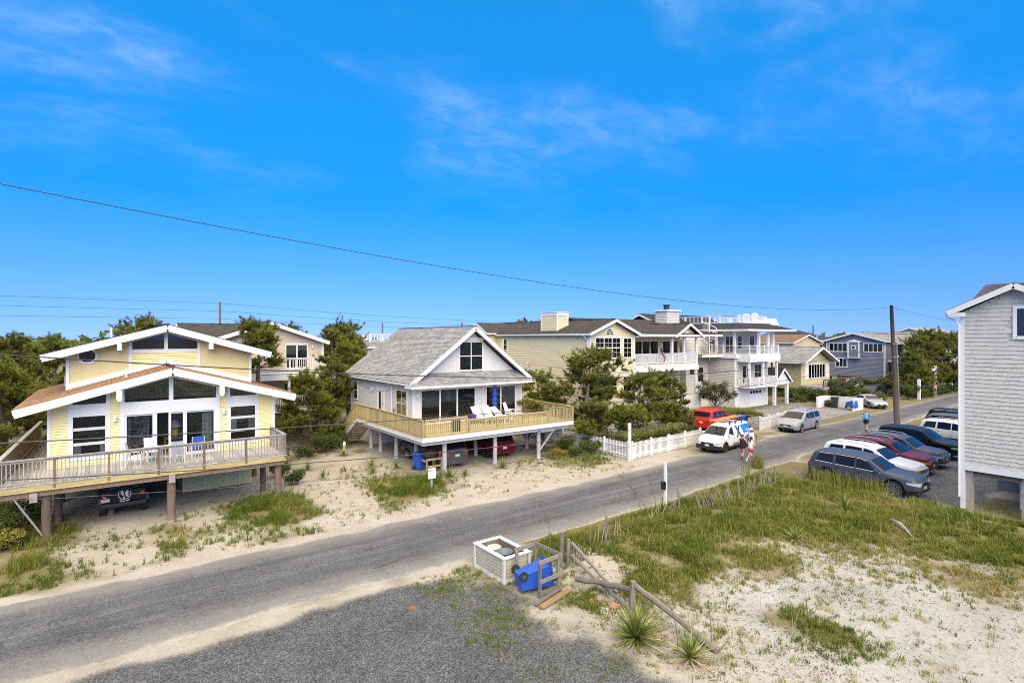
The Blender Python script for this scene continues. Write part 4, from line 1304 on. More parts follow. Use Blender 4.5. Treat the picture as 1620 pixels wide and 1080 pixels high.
# skirt roof across the front
s0, s1, sy, szl, szt = 15.38, 25.02, 31.42, 4.86, 5.66
skr = roof(HB, [((s0, sy, szl), (s1, sy, szl), (s1 - 0.65, 32.4, szt), (s0 + 0.65, 32.4, szt)),
                ((s0, 32.4, szl), (s0, sy, szl), (s0 + 0.65, 32.4 - 0.02, szt), (s0 + 0.65, 32.4, szt)),
                ((s1, sy, szl), (s1, 32.4, szl), (s1 - 0.65, 32.4, szt), (s1 - 0.65, 32.4 - 0.02, szt))], ROOF_GREY, 0.145, 0.05, name="skirt_roof")
mb = MB(); mb.bar((s0 - 0.03, sy - 0.03, szl + 0.0), (s1 + 0.03, sy - 0.03, szl + 0.0), 0.05, 0.13)
mb.bar((s0 - 0.03, sy, szl), (s0 - 0.03, 32.4, szl), 0.05, 0.13); mb.bar((s1 + 0.03, sy, szl), (s1 + 0.03, 32.4, szl), 0.05, 0.13)
mb.build("skirt_fascia", WHITE, skr)
mb = MB(); mb.box(s0, s1, sy, 32.4, szl - 0.05, szl - 0.02); mb.build("soffit", WHITE, skr)
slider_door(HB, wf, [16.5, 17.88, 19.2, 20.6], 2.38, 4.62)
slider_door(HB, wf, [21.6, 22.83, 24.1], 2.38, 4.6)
window(HB, wf, 19.42, 21.22, 5.84, 7.72, 2, 2, 0.1, 0.07)
window(HB, wl_, 42.0, 42.9, 3.25, 4.6, 1, 2, 0.07)
window(HB, wl_, 33.2, 34.75, 2.75, 4.5, 2, 2, 0.07)
# side door
mb = MB(); fbox(mb, wl_, 36.85, 36.95, 0, 0.06, 2.3, 4.6); fbox(mb, wl_, 38.0, 38.1, 0, 0.06, 2.3, 4.6); fbox(mb, wl_, 36.95, 38.0, 0, 0.06, 4.5, 4.6)
fbox(mb, wl_, 36.95, 38.0, 0, 0.035, 2.32, 4.5)
dr = mb.build("door", WHITE, HB)
g = MB(); fbox(g, wl_, 37.45, 37.75, 0.036, 0.044, 2.9, 4.2); g.build("pane", GLASS, dr)
g = MB(); fbox(g, wl_, 37.02, 37.08, 0.036, 0.09, 3.3, 3.4); g.build("handle", METAL, dr)
lamp_wall(HB, wl_, 38.9, 4.25); lamp_wall(HB, wf, 16.2, 4.25)
downspout(HB, [(15.45, 35.3, 4.98), (15.6, 35.35, 4.85), (15.82, 35.5, 4.7), (15.83, 35.5, 2.4)])
mb = MB(); fbox(mb, wl_, 35.0, 35.2, 0, 0.12, 2.9, 3.2); mb.build("meter_box", METAL, HB)
mb = MB(); mb.tube([(25.15, 32.0, 5.4), (24.9, 31.7, 6.2), (24.0, 31.68, 6.1), (23.6, 31.7, 6.45)], 0.03, 6); mb.build("service_mast", METAL, HB)
# deck
DZ = 2.34
deck(HB, [(14.4, 26.0, 28.1, 32.35), (14.4, 15.85, 32.35, 38.4), (24.78, 26.0, 32.35, 34.2)], DZ, WHITE, WOOD_TAN, "x", 0.14)
railing(HB, [(14.45, 38.35), (14.45, 28.15)], DZ, 1.0, WOOD_TAN, gap=0.10, bs=0.05, every=2.0)
railing(HB, [(14.62, 28.15), (17.4, 28.15)], DZ, 1.0, WOOD_TAN, gap=0.13, every=2.8)
railing(HB, [(17.55, 28.15), (23.7, 28.15)], DZ, 0.80, WOOD_TAN, gap=0.13, every=2.05)
railing(HB, [(23.85, 28.15), (25.95, 28.15), (25.95, 34.15)], DZ, 1.0, WOOD_TAN, gap=0.13, every=2.3)
# girders, pilings, braces
mb = MB()
mb.box(14.6, 25.9, 28.45, 28.6, 1.8, 2.05); mb.box(15.5, 25.5, 31.6, 31.8, 1.8, 2.05); mb.box(14.6, 14.75, 28.6, 38.3, 1.82, 2.05)
for yy in (35, 38, 41, 43.2): mb.box(15.9, 24.7, yy, yy + 0.2, 1.95, 2.25)
mb.build("girder", GREYB, HB)
for x, y in ((16.1, 28.6), (19.7, 28.55), (23.2, 28.5), (15.75, 31.6), (20.2, 31.6), (24.6, 31.6), (15.5, 34.0), (15.5, 36.6), (15.45, 38.2),
             (20.3, 36), (24.5, 36), (16.0, 43.2), (20.3, 41), (24.5, 41)):
    piling(HB, x, y, 1.82 if y < 30 else 2.0, 0.135, PILE_GREY)
mb = MB()
mb.bar((23.3, 28.5, 0.55), (24.75, 28.5, 2.0), 0.06, 0.13, (0, 1, 0)); mb.bar((24.7, 31.6, 0.5), (25.6, 31.6, 1.8), 0.06, 0.13, (0, 1, 0))
mb.box(23.3, 24.6, 28.4, 28.5, 1.72, 1.82)
mb.build("brace", PILE_GREY, HB)
mb = MB(); mb.box(16.2, 24.5, 39.5, 43.3, -0.1, 1.95); mb.build("lower_room", GREYB, HB)
# stairs down from the back of the side deck
mb = MB()
for x in (14.43, 15.82):
    mb.bar((x, 38.35, 2.2), (x, 41.9, 0.05), 0.05, 0.28)
st = mb.build("stair", WHITE, HB)
tr = unit_box("tread", 1.36, 0.27, 0.045, WOOD_BROWN)
for i in range(11):
    t = (i + 0.6) / 11.5
    wlink("tread", tr, st, (15.125, 38.4 + 3.5 * t, 2.2 - 2.1 * t))
railing(HB, [(14.42, 38.4, DZ), (14.42, 41.9, 0.15)], DZ, 1.0, WOOD_TAN, gap=0.10, bs=0.06, every=3.6, name="stair_railing")
SLAB = M("concrete_slab", (0.30, 0.29, 0.27), 0.9, 0.2, 3, bump=0.2, bs=30)
mb = MB(); mb.box(14.9, 24.6, 33.2, 39.4, -0.1, 0.07); struct(mb.build("concrete_slab", SLAB))

# ================================================================ BEIGE HOUSE BEHIND
HC = thing("beige_house", "beige house with white upper balcony and yellow chairs, behind the yellow house", "house", (10.5, 52, 0))
gable_body(HC, "y", 47, 60, 6.1, 14.75, 0, 7.75, 9.15, BEIGE)
wc = W("-y", 47.0)
clap(HC, wc, [(6.2, 2.6), (14.65, 2.6), (14.65, 7.7), (10.43, 9.05), (6.2, 7.7)], 0.17, BEIGE)
clap(HC, W("+x", 14.75), [(47, 2.6), (60, 2.6), (60, 7.7), (47, 7.7)], 0.17, BEIGE)
gable_roof(HC, "y", 46.4, 60.4, 5.75, 15.1, 7.68, 9.28, ROOF_DARK, 0.15, 0.08, WHITE, 0.28)
gable_body(HC, "x", 5.0, 6.2, 48.5, 56.5, 0, 7.6, 8.9, BEIGE, "wing_wall")
gable_roof(HC, "x", 4.6, 10.0, 48.0, 57.0, 7.6, 9.15, ROOF_DARK, 0.15, 0.08, WHITE, 0.2, name="wing_roof")
mb = MB(); fbox(mb, wc, 14.6, 14.8, -0.1, 0.03, 0, 7.7); mb.build("trim", WHITE, HC)
slider_door(HC, wc, [11.75, 12.6, 13.4], 5.55, 7.5)
lamp_wall(HC, wc, 13.85, 7.3)
deck(HC, [(8.0, 14.9, 44.6, 46.95)], 5.5, WHITE, WOOD_TAN, rim_h=0.22, pieces=False)
mb = MB(); mb.box(7.8, 15.0, 44.45, 46.9, 4.78, 5.2); mb.build("balcony_beam", WHITE, HC)
railing(HC, [(8.05, 44.65), (14.85, 44.65), (14.85, 46.9)], 5.5, 0.98, WHITE2, gap=0.16, bs=0.05, every=1.7, post=0.12)
for x in (8.2, 11.4, 14.7):
    mb = MB(); mb.box(x - 0.09, x + 0.09, 44.6, 44.78, 2.5, 4.78); mb.build("column", WHITE, HC)
deck(HC, [(8.0, 15.0, 44.6, 46.95)], 2.6, WHITE, WOOD_TAN, rim_h=0.28, pieces=False)
railing(HC, [(8.05, 44.62), (14.9, 44.62), (14.9, 46.9)], 2.6, 0.95, WHITE2, gap=0.16, bs=0.05, every=1.7, post=0.12)
slider_door(HC, wc, [11.6, 12.5, 13.4], 2.65, 4.6)
for x in (8.3, 11.4, 14.6): piling(HC, x, 44.9, 2.3, 0.14, PILING)

# ================================================================ CREAM DUPLEX
HD = thing("cream_duplex_house", "large cream clapboard house with dark brown roof, chimney and white balcony", "house", (41, 42, 0))
wd, wds = W("-y", 34.0), W("-x", 33.3)
gable_body(HD, "y", 34, 51, 33.3, 39.05, 0, 8.42, 9.55, CREAM)
clap(HD, wd, [(33.4, 0.3), (38.95, 0.3), (38.95, 8.4), (36.17, 9.5), (33.4, 8.4)], 0.17, CREAM)
clap(HD, wds, [(34.1, 0.3), (51, 0.3), (51, 8.38), (34.1, 8.38)], 0.17, CREAM)
gable_roof(HD, "y", 33.55, 51.4, 32.95, 39.4, 8.36, 9.62, ROOF_DARK, 0.15, 0.09, WHITE, 0.24)
mb = MB()
fbox(mb, wd, 33.27, 33.45, -0.15, 0.035, 0, 8.4); fbox(mb, wd, 38.9, 39.08, -0.1, 0.035, 0, 8.4)
fbox(mb, wd, 33.45, 38.9, 0, 0.05, 4.9, 5.15)
mb.build("trim", WHITE, HD)
window(HD, wd, 34.0, 37.05, 6.3, 8.02, 3, 2, 0.12, 0.1, muntin=(2, 2))
window(HD, wd, 37.55, 38.5, 6.3, 7.98, 1, 2, 0.1, muntin=(2, 2))
window(HD, wd, 37.5, 38.5, 3.2, 4.5, 1, 2, 0.1)
window(HD, wd, 34.2, 36.6, 3.0, 4.5, 3, 2, 0.1)
# half-round window in the gable
ac = [(35.75 + 0.42 * math.cos(R(180 - 18 * k)), 8.32 + 0.5 * math.sin(R(180 - 18 * k))) for k in range(11)]
ao = [(35.75 + 0.56 * math.cos(R(180 - 18 * k)), 8.28 + 0.66 * math.sin(R(180 - 18 * k))) for k in range(11)]
f = MB()
for k in range(10):
    f.hexa([wd.P(ao[k][0], 0, ao[k][1]), wd.P(ao[k + 1][0], 0, ao[k + 1][1]), wd.P(ac[k + 1][0], 0, ac[k + 1][1]), wd.P(ac[k][0], 0, ac[k][1]),
            wd.P(ao[k][0], 0.06, ao[k][1]), wd.P(ao[k + 1][0], 0.06, ao[k + 1][1]), wd.P(ac[k + 1][0], 0.06, ac[k + 1][1]), wd.P(ac[k][0], 0.06, ac[k][1])])
for k in (3, 5, 7): f.bar(wd.P(35.75, 0.045, 8.32), wd.P(ac[k][0], 0.045, ac[k][1]), 0.02, 0.02)
f = f.build("half_round_window", WHITE, HD)
g = MB(); fpoly(g, wd, ac, 0.024, 0.03); g.build("pane", GLASS, f)
window(HD, wds, 46.05, 46.95, 6.8, 7.9, 1, 2, 0.1)
window(HD, wds, 41.45, 42.5, 4.5, 4.85, 2, 1, 0.1)
window(HD, wds, 35.6, 36.6, 4.5, 4.85, 2, 1, 0.1)
downspout(HD, [(32.95, 34.4, 8.25), (33.1, 34.3, 8.0), (33.25, 34.2, 7.8), (33.25, 34.2, 0.4)])
# rear cross gable
gable_body(HD, "x", 32.2, 34, 48.0, 51.2, 0, 8.45, 9.3, CREAM, "rear_wall")
gable_roof(HD, "x", 31.8, 36, 47.6, 51.6, 8.5, 9.55, ROOF_DARK, 0.15, 0.08, WHITE, 0.2, name="rear_roof")
# chimney
mb = MB(); mb.box(33.55, 34.9, 38.5, 40.8, 7.6, 10.2); ch = mb.build("chimney", CREAM, HD)
clap(ch, W("-x", 33.55), [(38.6, 8.2), (40.7, 8.2), (40.7, 10.1), (38.6, 10.1)], 0.17, CREAM)
clap(ch, W("-y", 38.5), [(33.65, 8.2), (34.8, 8.2), (34.8, 10.1), (33.65, 10.1)], 0.17, CREAM)
mb = MB()
mb.box(33.5, 34.95, 38.45, 40.85, 10.1, 10.4); mb.box(33.45, 35.0, 38.4, 40.9, 10.4, 10.46)
for x, y in ((33.55, 38.5), (34.85, 38.5), (33.55, 40.75)): mb.box(x - 0.06, x + 0.06, y - 0.06, y + 0.06, 8.0, 10.1)
mb.build("chimney_trim", WHITE, ch)
# right unit: recessed wall behind the balcony
mb = MB(); mb.box(39.05, 48.6, 36.2, 48, 0, 8.4); mb.build("unit_wall", CREAM, HD)
we = W("-y", 36.2)
clap(HD, we, [(39.05, 2.6), (48.6, 2.6), (48.6, 8.3), (39.05, 8.3)], 0.17, CREAM)
r2 = roof(HD, [((39.0, 33.6, 8.3), (52.4, 33.6, 8.3), (49.5, 41, 10.0), (37.0, 41, 10.0)),
               ((52.4, 33.6, 8.3), (52.4, 48.4, 8.3), (49.5, 41.1, 10.0), (49.5, 41, 10.0)),
               ((52.4, 48.4, 8.3), (37.0, 48.4, 8.3), (37.0, 41, 10.0), (49.5, 41, 10.0))], ROOF_DARK, 0.15, 0.08, name="unit_roof")
mb = MB(); mb.bar((39.2, 33.57, 8.28), (52.4, 33.57, 8.28), 0.05, 0.2); mb.bar((52.43, 33.6, 8.28), (52.43, 48.4, 8.28), 0.05, 0.2); mb.build("fascia", WHITE, r2)
mb = MB(); mb.box(39.1, 48.8, 33.7, 36.2, 8.1, 8.25); mb.build("porch_ceiling", WHITE, HD)
mb = MB(); mb.prism([(44.75, 34.02, 8.2), (48.75, 34.02, 8.2), (46.75, 34.02, 9.35)], (0, 4, 0)); mb.build("porch_gable", CREAM, HD)
gable_roof(HD, "y", 33.5, 39.5, 44.45, 49.05, 8.2, 9.42, ROOF_DARK, 0.15, 0.08, WHITE, 0.22, name="porch_roof")
mb = MB(); fbox(mb, W("-y", 34.02), 46.5, 47.0, 0, 0.05, 8.5, 8.9); mb.build("gable_vent", WHITE, HD)
window(HD, we, 39.4, 40.3, 6.3, 7.7, 1, 2, 0.1, muntin=(2, 2))
slider_door(HD, we, [41.4, 42.6, 43.8, 45.0], 5.6, 7.75)
slider_door(HD, we, [45.8, 47.0, 48.2], 5.6, 7.75)
slider_door(HD, we, [43.0, 44.2, 45.4], 2.7, 4.6)
window(HD, we, 40.2, 41.2, 3.0, 4.5, 1, 2, 0.1)
deck(HD, [(39.1, 48.6, 33.95, 36.15)], 5.55, WHITE, WOOD_TAN, rim_h=0.2, pieces=False)
mb = MB(); mb.box(39.1, 48.7, 33.9, 34.2, 4.85, 5.3); mb.box(39.1, 48.6, 34.2, 36.2, 5.1, 5.29); mb.build("balcony_beam", WHITE, HD)
railing(HD, [(39.15, 34.0), (48.5, 34.0), (48.5, 36.1)], 5.55, 1.0, WHITE2, gap=0.14, bs=0.06, every=1.55, post=0.11)
for x, z0, z1 in ((39.25, 0, 4.85), (48.35, 0, 4.85), (44.6, 5.55, 8.1), (46.5, 5.55, 8.1), (48.5, 5.55, 8.1)):
    mb = MB(); mb.box(x - 0.1, x + 0.1, 34.0, 34.2, z0, z1); mb.build("column", WHITE, HD)
# ground storey screen of pale upright boards
battens(HD, W("-y", 33.6), [(33.4, 0.1), (48.5, 0.1), (48.5, 2.5), (33.4, 2.5)], 0.16, WHITE, name="board_screen")
mb = MB(); mb.box(33.3, 48.6, 33.62, 34, 0, 2.55); mb.build("ground_wall", BEIGE, HD)
# second chimney, greige with a black pot
mb = MB(); mb.box(48.9, 51.0, 38, 39.6, 8.6, 10.95); ch = mb.build("chimney", TAUPE, HD, label="greige chimney with white cap and black pot")
clap(ch, W("-y", 38), [(49.0, 9.2), (50.9, 9.2), (50.9, 10.85), (49.0, 10.85)], 0.17, TAUPE)
clap(ch, W("-x", 48.9), [(38.1, 9.0), (39.5, 9.0), (39.5, 10.85), (38.1, 10.85)], 0.17, TAUPE)
mb = MB(); mb.box(48.75, 51.15, 37.85, 39.75, 10.95, 11.12); mb.build("chimney_cap", WHITE, ch)
mb = MB(); mb.cyl((49.8, 38.8, 11.12), (49.8, 38.8, 11.6), 0.32, 0.32, 12); mb.cyl((49.8, 38.8, 11.6), (49.8, 38.8, 11.7), 0.4, 0.4, 12); mb.build("chimney_pot", BLACKP, ch)

# ================================================================ GREIGE THREE-STOREY HOUSE
HF = thing("greige_house", "three-storey greige and white house with columned porch and roof terrace", "house", (62, 40, 0))
wff, wfl, wfr = W("-y", 35.1), W("-x", 57.2), W("-y", 36.0)
BOARDW = M("white_upright_board", (0.66, 0.66, 0.65), 0.55, 0.04, dirt=0.06)
mb = MB(); mb.box(57.2, 64.1, 35.1, 46, 0, 5.75); mb.box(64.1, 67.4, 36.0, 46, 2.5, 5.75); mb.build("wall", TAUPE, HF)
mb = MB(); mb.box(53.0, 57.2, 38.6, 47, 0, 8.8); mb.build("side_wall", TAUPE, HF)
clap(HF, W("-y", 38.6), [(53.0, 2.6), (57.2, 2.6), (57.2, 8.8), (53.0, 8.8)], 0.17, TAUPE)
clap(HF, W("-x", 53.0), [(38.6, 2.6), (47, 2.6), (47, 8.8), (38.6, 8.8)], 0.17, TAUPE)
battens(HF, wff, [(57.25, 0.05), (64.05, 0.05), (64.05, 2.45), (57.25, 2.45)], 0.3, BOARDW)
battens(HF, wfl, [(35.15, 0.05), (38.6, 0.05), (38.6, 2.45), (35.15, 2.45)], 0.3, BOARDW)
clap(HF, wff, [(57.3, 2.6), (64.0, 2.6), (64.0, 5.7), (57.3, 5.7)], 0.17, TAUPE)
clap(HF, wfl, [(35.2, 2.6), (38.6, 2.6), (38.6, 5.7), (35.2, 5.7)], 0.17, TAUPE)
clap(HF, wfr, [(64.1, 2.6), (67.3, 2.6), (67.3, 5.7), (64.1, 5.7)], 0.17, TAUPE)
mb = MB()
fbox(mb, wff, 57.17, 57.35, -0.15, 0.03, 0, 5.75); fbox(mb, wff, 63.95, 64.13, -0.15, 0.03, 0, 5.75); fbox(mb, wfr, 67.25, 67.42, -0.15, 0.03, 2.5, 5.75)
fbox(mb, wff, 57.35, 63.95, 0, 0.08, 2.4, 2.65)
mb.build("trim", WHITE, HF)
mb = MB()
mb.box(56.9, 64.5, 34.8, 46, 5.75, 6.22); mb.box(64.5, 67.7, 35.7, 46, 5.75, 6.22); mb.build("floor_band", WHITE2, HF)
# garage door, panelled
mb = MB(); fbox(mb, wff, 60.0, 60.15, 0, 0.07, 0.02, 2.1); fbox(mb, wff, 62.75, 62.9, 0, 0.07, 0.02, 2.1); fbox(mb, wff, 60.15, 62.75, 0, 0.07, 1.98, 2.1)
fbox(mb, wff, 60.15, 62.75, 0, 0.02, 0.02, 1.98)
gd = mb.build("garage_door", WHITE2, HF)
pm = MB(); fbox(pm, W("-y", 0), -0.3, 0.3, 0, 0.025, 0, 0.4)
pm = pm.mesh("door_panel", WHITE2)
for i in range(4):
    for j in range(4):
        if j < 3: wlink("door_panel", pm, gd, (60.5 + i * 0.64, 35.078, 0.1 + j * 0.47))
        else:
            g = MB(); fbox(g, wff, 60.25 + i * 0.64, 60.75 + i * 0.64, 0.02, 0.03, 1.55, 1.88); g.build("pane", GLASS, gd)
lamp_wall(HF, wff, 59.7, 1.75); lamp_wall(HF, wff, 63.3, 1.75)
# second floor porch bay
slider_door(HF, wff, [58.6, 59.4, 60.2], 2.8, 4.9); window(HF, wff, 61.2, 62.6, 3.2, 4.9, 2, 2, 0.1)
window(HF, wfr, 64.7, 65.2, 3.6, 5.0, 1, 2, 0.1); window(HF, wfr, 66.4, 66.9, 3.6, 5.0, 1, 2, 0.1)
window(HF, W("-y", 38.6), 55.2, 56.2, 3.0, 4.6, 1, 2, 0.1); window(HF, W("-y", 38.6), 53.6, 54.4, 3.9, 4.5, 1, 1, 0.1)
deck(HF, [(57.6, 63.7, 33.6, 35.05)], 2.65, WHITE, WOOD_TAN, rim_h=0.2, pieces=False)
railing(HF, [(57.65, 34.9), (57.65, 33.65), (63.65, 33.65), (63.65, 34.9)], 2.65, 0.95, WHITE2, gap=0.16, bs=0.05, every=2.2, post=0.12)
for x in (57.7, 60.6, 63.6):
    mb = MB(); mb.box(x - 0.11, x + 0.11, 33.6, 33.82, 2.65, 5.75); mb.build("column", WHITE2, HF)
mb = MB(); mb.box(57.4, 63.9, 33.4, 35.1, 5.35, 5.75); mb.box(57.4, 63.9, 33.4, 34.8, 5.75, 6.22); mb.build("porch_beam", WHITE2, HF)
# third floor: recessed room, columns, hipped roof
mb = MB(); mb.box(58.8, 66.2, 37.6, 46, 6.22, 8.9); mb.build("upper_wall", TAUPE, HF)
w3 = W("-y", 37.6)
clap(HF, w3, [(58.8, 6.25), (66.2, 6.25), (66.2, 8.85), (58.8, 8.85)], 0.17, TAUPE)
clap(HF, W("-x", 58.8), [(37.6, 6.25), (46, 6.25), (46, 8.85), (37.6, 8.85)], 0.17, TAUPE)
slider_door(HF, w3, [59.2, 60.0, 60.8], 6.3, 8.3); window(HF, w3, 61.8, 62.6, 6.8, 8.3, 1, 2, 0.1); window(HF, w3, 64.4, 65.4, 6.9, 8.3, 1, 2, 0.12, muntin=(2, 2))
mb = MB(); mb.box(58.81, 58.85, 38.5, 41, 6.3, 8.3); mb.build("porch_screen", M("brown_screen", (0.16, 0.11, 0.085), 0.8), HF)
for x, y in ((57.4, 37.6), (57.4, 35.3), (60.2, 34.0), (62.2, 34.0), (63.7, 34.2), (66.9, 36.0)):
    mb = MB(); mb.box(x - 0.13, x + 0.13, y - 0.13, y + 0.13, 6.22, 8.9); mb.build("column", WHITE2, HF)
glassrail(HF, [(57.1, 41), (57.1, 35.0), (57.6, 33.6), (63.8, 33.6), (64.3, 34.9), (64.5, 35.8), (67.6, 35.8), (67.6, 41)], 6.22, 0.98, WHITE2)
e = [(56.7, 33.2), (67.2, 33.2), (68.2, 35.2), (68.2, 47), (56.7, 47)]
top = [(58.9, 35.6), (65.2, 35.6), (65.9, 36.4), (65.9, 46), (58.9, 46)]
q = lambda p, z: (p[0], p[1], z)
r3 = roof(HF, [(q(e[i], 8.95), q(e[(i + 1) % 5], 8.95), q(top[(i + 1) % 5], 9.75), q(top[i], 9.75)) for i in range(5)], ROOF_CHAR, 0.15, 0.05, name="hip_roof")
mb = MB()
for i in range(5):
    mb.bar(q(e[i], 8.92), q(e[(i + 1) % 5], 8.92), 0.07, 0.2)
mb.prism([q(p, 8.82) for p in e], (0, 0, 0.05)); mb.build("fascia", WHITE2, r3)
mb = MB(); mb.prism([q(p, 9.68) for p in top], (0, 0, 0.06)); mb.build("terrace_floor", WHITE2, HF)
railing(HF, [(59.0, 45.5), (59.0, 35.8), (65.0, 35.8), (65.8, 36.6), (65.8, 45.5)], 9.75, 0.95, WHITE2, gap=0.55, bs=0.05, every=2.2, post=0.16)
for (x, y, wx, h) in ((61.6, 36.1, 0.4, 1.15), (64.2, 36.5, 0.28, 1.35)):
    mb = MB(); mb.box(x - wx, x + wx, y, y + 0.5, 9.76, 9.75 + h * 0.8); mb.prism([(x - wx - .05, y - .03, 9.75 + h * 0.8), (x + wx + .05, y - .03, 9.75 + h * 0.8), (x, y - .03, 9.75 + h)], (0, .56, 0)); mb.build("terrace_screen", WHITE2, HF)
mb = MB(); mb.prism([(64.9, 35.0, 9.4), (66.9, 35.0, 9.4), (65.9, 35.0, 10.4)], (0, 2.2, 0)); d_ = mb.build("dormer", WHITE2, HF)
# big charcoal gable roof over the back
gable_roof(HF, "x", 52.5, 66, 40, 50, 8.8, 10.9, ROOF_CHAR, 0.15, 0.08, WHITE2, 0.2, name="rear_roof")
# spiral stair
sx, sy_ = 56.0, 37.6
mb = MB(); mb.cyl((sx, sy_, 5.4), (sx, sy_, 10.6), 0.07)
pts = []
for i in range(40):
    a = i / 40 * 2 * math.pi * 1.6
    pts.append((sx + 0.8 * math.cos(a), sy_ + 0.8 * math.sin(a), 6.3 + 3.5 * i / 40 + 0.9))
mb.tube(pts, 0.035, 6)
sp_ = mb.build("spiral_stair", WHITE2, HF)
trd = MB(); trd.prism([(0.06, -0.05, 0), (0.8, -0.17, 0), (0.8, 0.17, 0), (0.06, 0.05, 0)], (0, 0, 0.05)); trd = trd.mesh("tread", WHITE2)
for i in range(18):
    a = i / 18 * 2 * math.pi * 1.6
    wlink("tread", trd, sp_, (sx, sy_, 6.3 + 3.5 * i / 18), (0, 0, a))
deck(HF, [(53.2, 57.0, 36.6, 38.6)], 6.2, WHITE2, WOOD_TAN, rim_h=0.3, pieces=False)
# entrance portico
mb = MB(); mb.prism([(64.3, 34.2, 2.75), (67.5, 34.2, 2.75), (65.9, 34.2, 4.25)], (0, 1.8, 0)); mb.build("portico_gable", BOARDW, HF)
battens(HF, W("-y", 34.2), [(64.4, 2.8), (67.4, 2.8), (65.9, 4.2)], 0.3, BOARDW)
gable_roof(HF, "y", 33.95, 36, 64.0, 67.8, 2.75, 4.32, ROOF_CHAR, 0.15, 0.06, WHITE2, 0.2, name="portico_roof")
mb = MB(); mb.box(64.2, 67.6, 34.2, 36, 2.45, 2.75); mb.build("portico_beam", WHITE2, HF)
for x in (64.4, 67.3):
    mb = MB(); mb.box(x - 0.16, x + 0.16, 34.25, 34.57, 0, 2.45); mb.build("column", WHITE2, HF)

# ================================================================ SMALL KHAKI HOUSE
HG = thing("khaki_cottage", "small khaki cottage with light grey roof and bunting on its raised deck", "house", (79, 41, 0))
gable_body(HG, "y", 36.2, 47, 74.6, 82.8, 1.2, 4.75, 6.55, KHAKI)
wg = W("-y", 36.2)
battens(HG, wg, [(74.6, 1.3), (82.8, 1.3), (82.8, 4.7), (78.7, 6.5), (74.6, 4.7)], 0.3, M("pale_khaki_board_paint", (0.50, 0.45, 0.26), 0.65, 0.06))
battens(HG, W("-x", 74.6), [(36.2, 1.3), (47, 1.3), (47, 4.7), (36.2, 4.7)], 0.3, KHAKI)
gable_roof(HG, "y", 35.2, 47.5, 73.8, 83.6, 4.75, 6.75, ROOF_GREY, 0.16, 0.08, WHITE, 0.24)
window(HG, wg, 76.6, 81.2, 2.6, 4.4, 6, 1, 0.12, 0.14)
for x in (76.0, 82.0):
    mb = MB(); fbox(mb, wg, x - 0.4, x + 0.4, 0.0, 0.06, 2.5, 4.5); mb.build("shutter", WHITE, HG)
window(HG, W("-x", 74.6), 39.5, 41.0, 2.6, 4.2, 1, 2, 0.12)
deck(HG, [(73.4, 85.0, 32.8, 36.2)], 1.75, WOOD_GREY, WOOD_GREY, rim_h=0.3, pieces=False)
DARKRAIL = M("dark_brown_rail", (0.085, 0.06, 0.05), 0.8, 0.25, rnd=0.2)
railing(HG, [(77.2, 32.9), (84.9, 32.9), (84.9, 36)], 1.75, 0.95, DARKRAIL, gap=0.17, bs=0.1, every=2.2, top=(0.2, 0.05))
railing(HG, [(73.5, 32.9), (77.0, 32.9)], 1.75, 0.95, DARKRAIL, gap=0.4, bs=0.05, every=1.7)
for x in (74, 77, 80, 84.5): piling(HG, x, 33.2, 1.45, 0.13, PILING)
for x in (75, 79, 82.5): piling(HG, x, 37.0, 1.3, 0.15, PILING)
mb = MB(); mb.box(76, 82.5, 39, 45, -0.1, 1.3); mb.build("lower_room", KHAKI, HG)
# bunting: two red white and blue half-round fans on the rail
BUNT = [M("bunting_red", (0.45, 0.04, 0.05)), M("bunting_white", (0.75, 0.75, 0.75)), M("bunting_blue", (0.05, 0.07, 0.3))]
for bxx, side_ in ((80.3, "left"), (81.9, "right")):
    mb = MB()
    for k, (ra, rb_) in enumerate(((0.65, 0.46), (0.46, 0.24), (0.24, 0.0))):
        mb.mi = k
        for i in range(10):
            a, c = math.pi + math.pi * i / 10, math.pi + math.pi * (i + 1) / 10
            wob = 0.02 * (i % 2)
            mb.face([(bxx + ra * math.cos(a), 32.79 - wob, 2.62 + ra * 0.8 * math.sin(a)), (bxx + ra * math.cos(c), 32.81 - wob, 2.62 + ra * 0.8 * math.sin(c)),
                     (bxx + rb_ * math.cos(c), 32.81 - wob, 2.62 + rb_ * 0.8 * math.sin(c)), (bxx + rb_ * math.cos(a), 32.79 - wob, 2.62 + rb_ * 0.8 * math.sin(a))])
    bo = mb.build("bunting_fan", BUNT)
    tag(bo, side_ + " one of two bunting fans hung on the khaki cottage's deck rail", "bunting", "bunting fans on the cottage rail")

# ================================================================ SLATE BLUE HOUSE
HH = thing("slate_blue_house", "large slate blue house with white stacked porches beyond the khaki cottage", "house", (104, 38, 0))
gable_body(HH, "x", 95, 112, 33.6, 42.0, 1.8, 7.55, 8.75, SLATE)
wh, whf = W("-x", 95), W("-y", 33.6)
clap(HH, wh, [(33.7, 1.9), (41.9, 1.9), (41.9, 7.5), (37.8, 8.7), (33.7, 7.5)], 0.2, SLATE)
gable_roof(HH, "x", 94.5, 113, 33.1, 42.6, 7.5, 8.85, ROOF_GREY, 0.18, 0.08, WHITE, 0.22)
mb = MB(); fbox(mb, wh, 33.55, 33.75, -0.1, 0.04, 1.8, 7.5); fbox(mb, wh, 41.85, 42.05, -0.1, 0.04, 1.8, 7.5); mb.build("trim", WHITE, HH)
window(HH, wh, 38.95, 41.5, 5.95, 7.15, 4, 1, 0.14, 0.1); window(HH, wh, 33.95, 36.4, 5.95, 7.15, 4, 1, 0.14, 0.1); window(HH, wh, 38.95, 40.55, 3.5, 4.75, 3, 1, 0.14, 0.1)
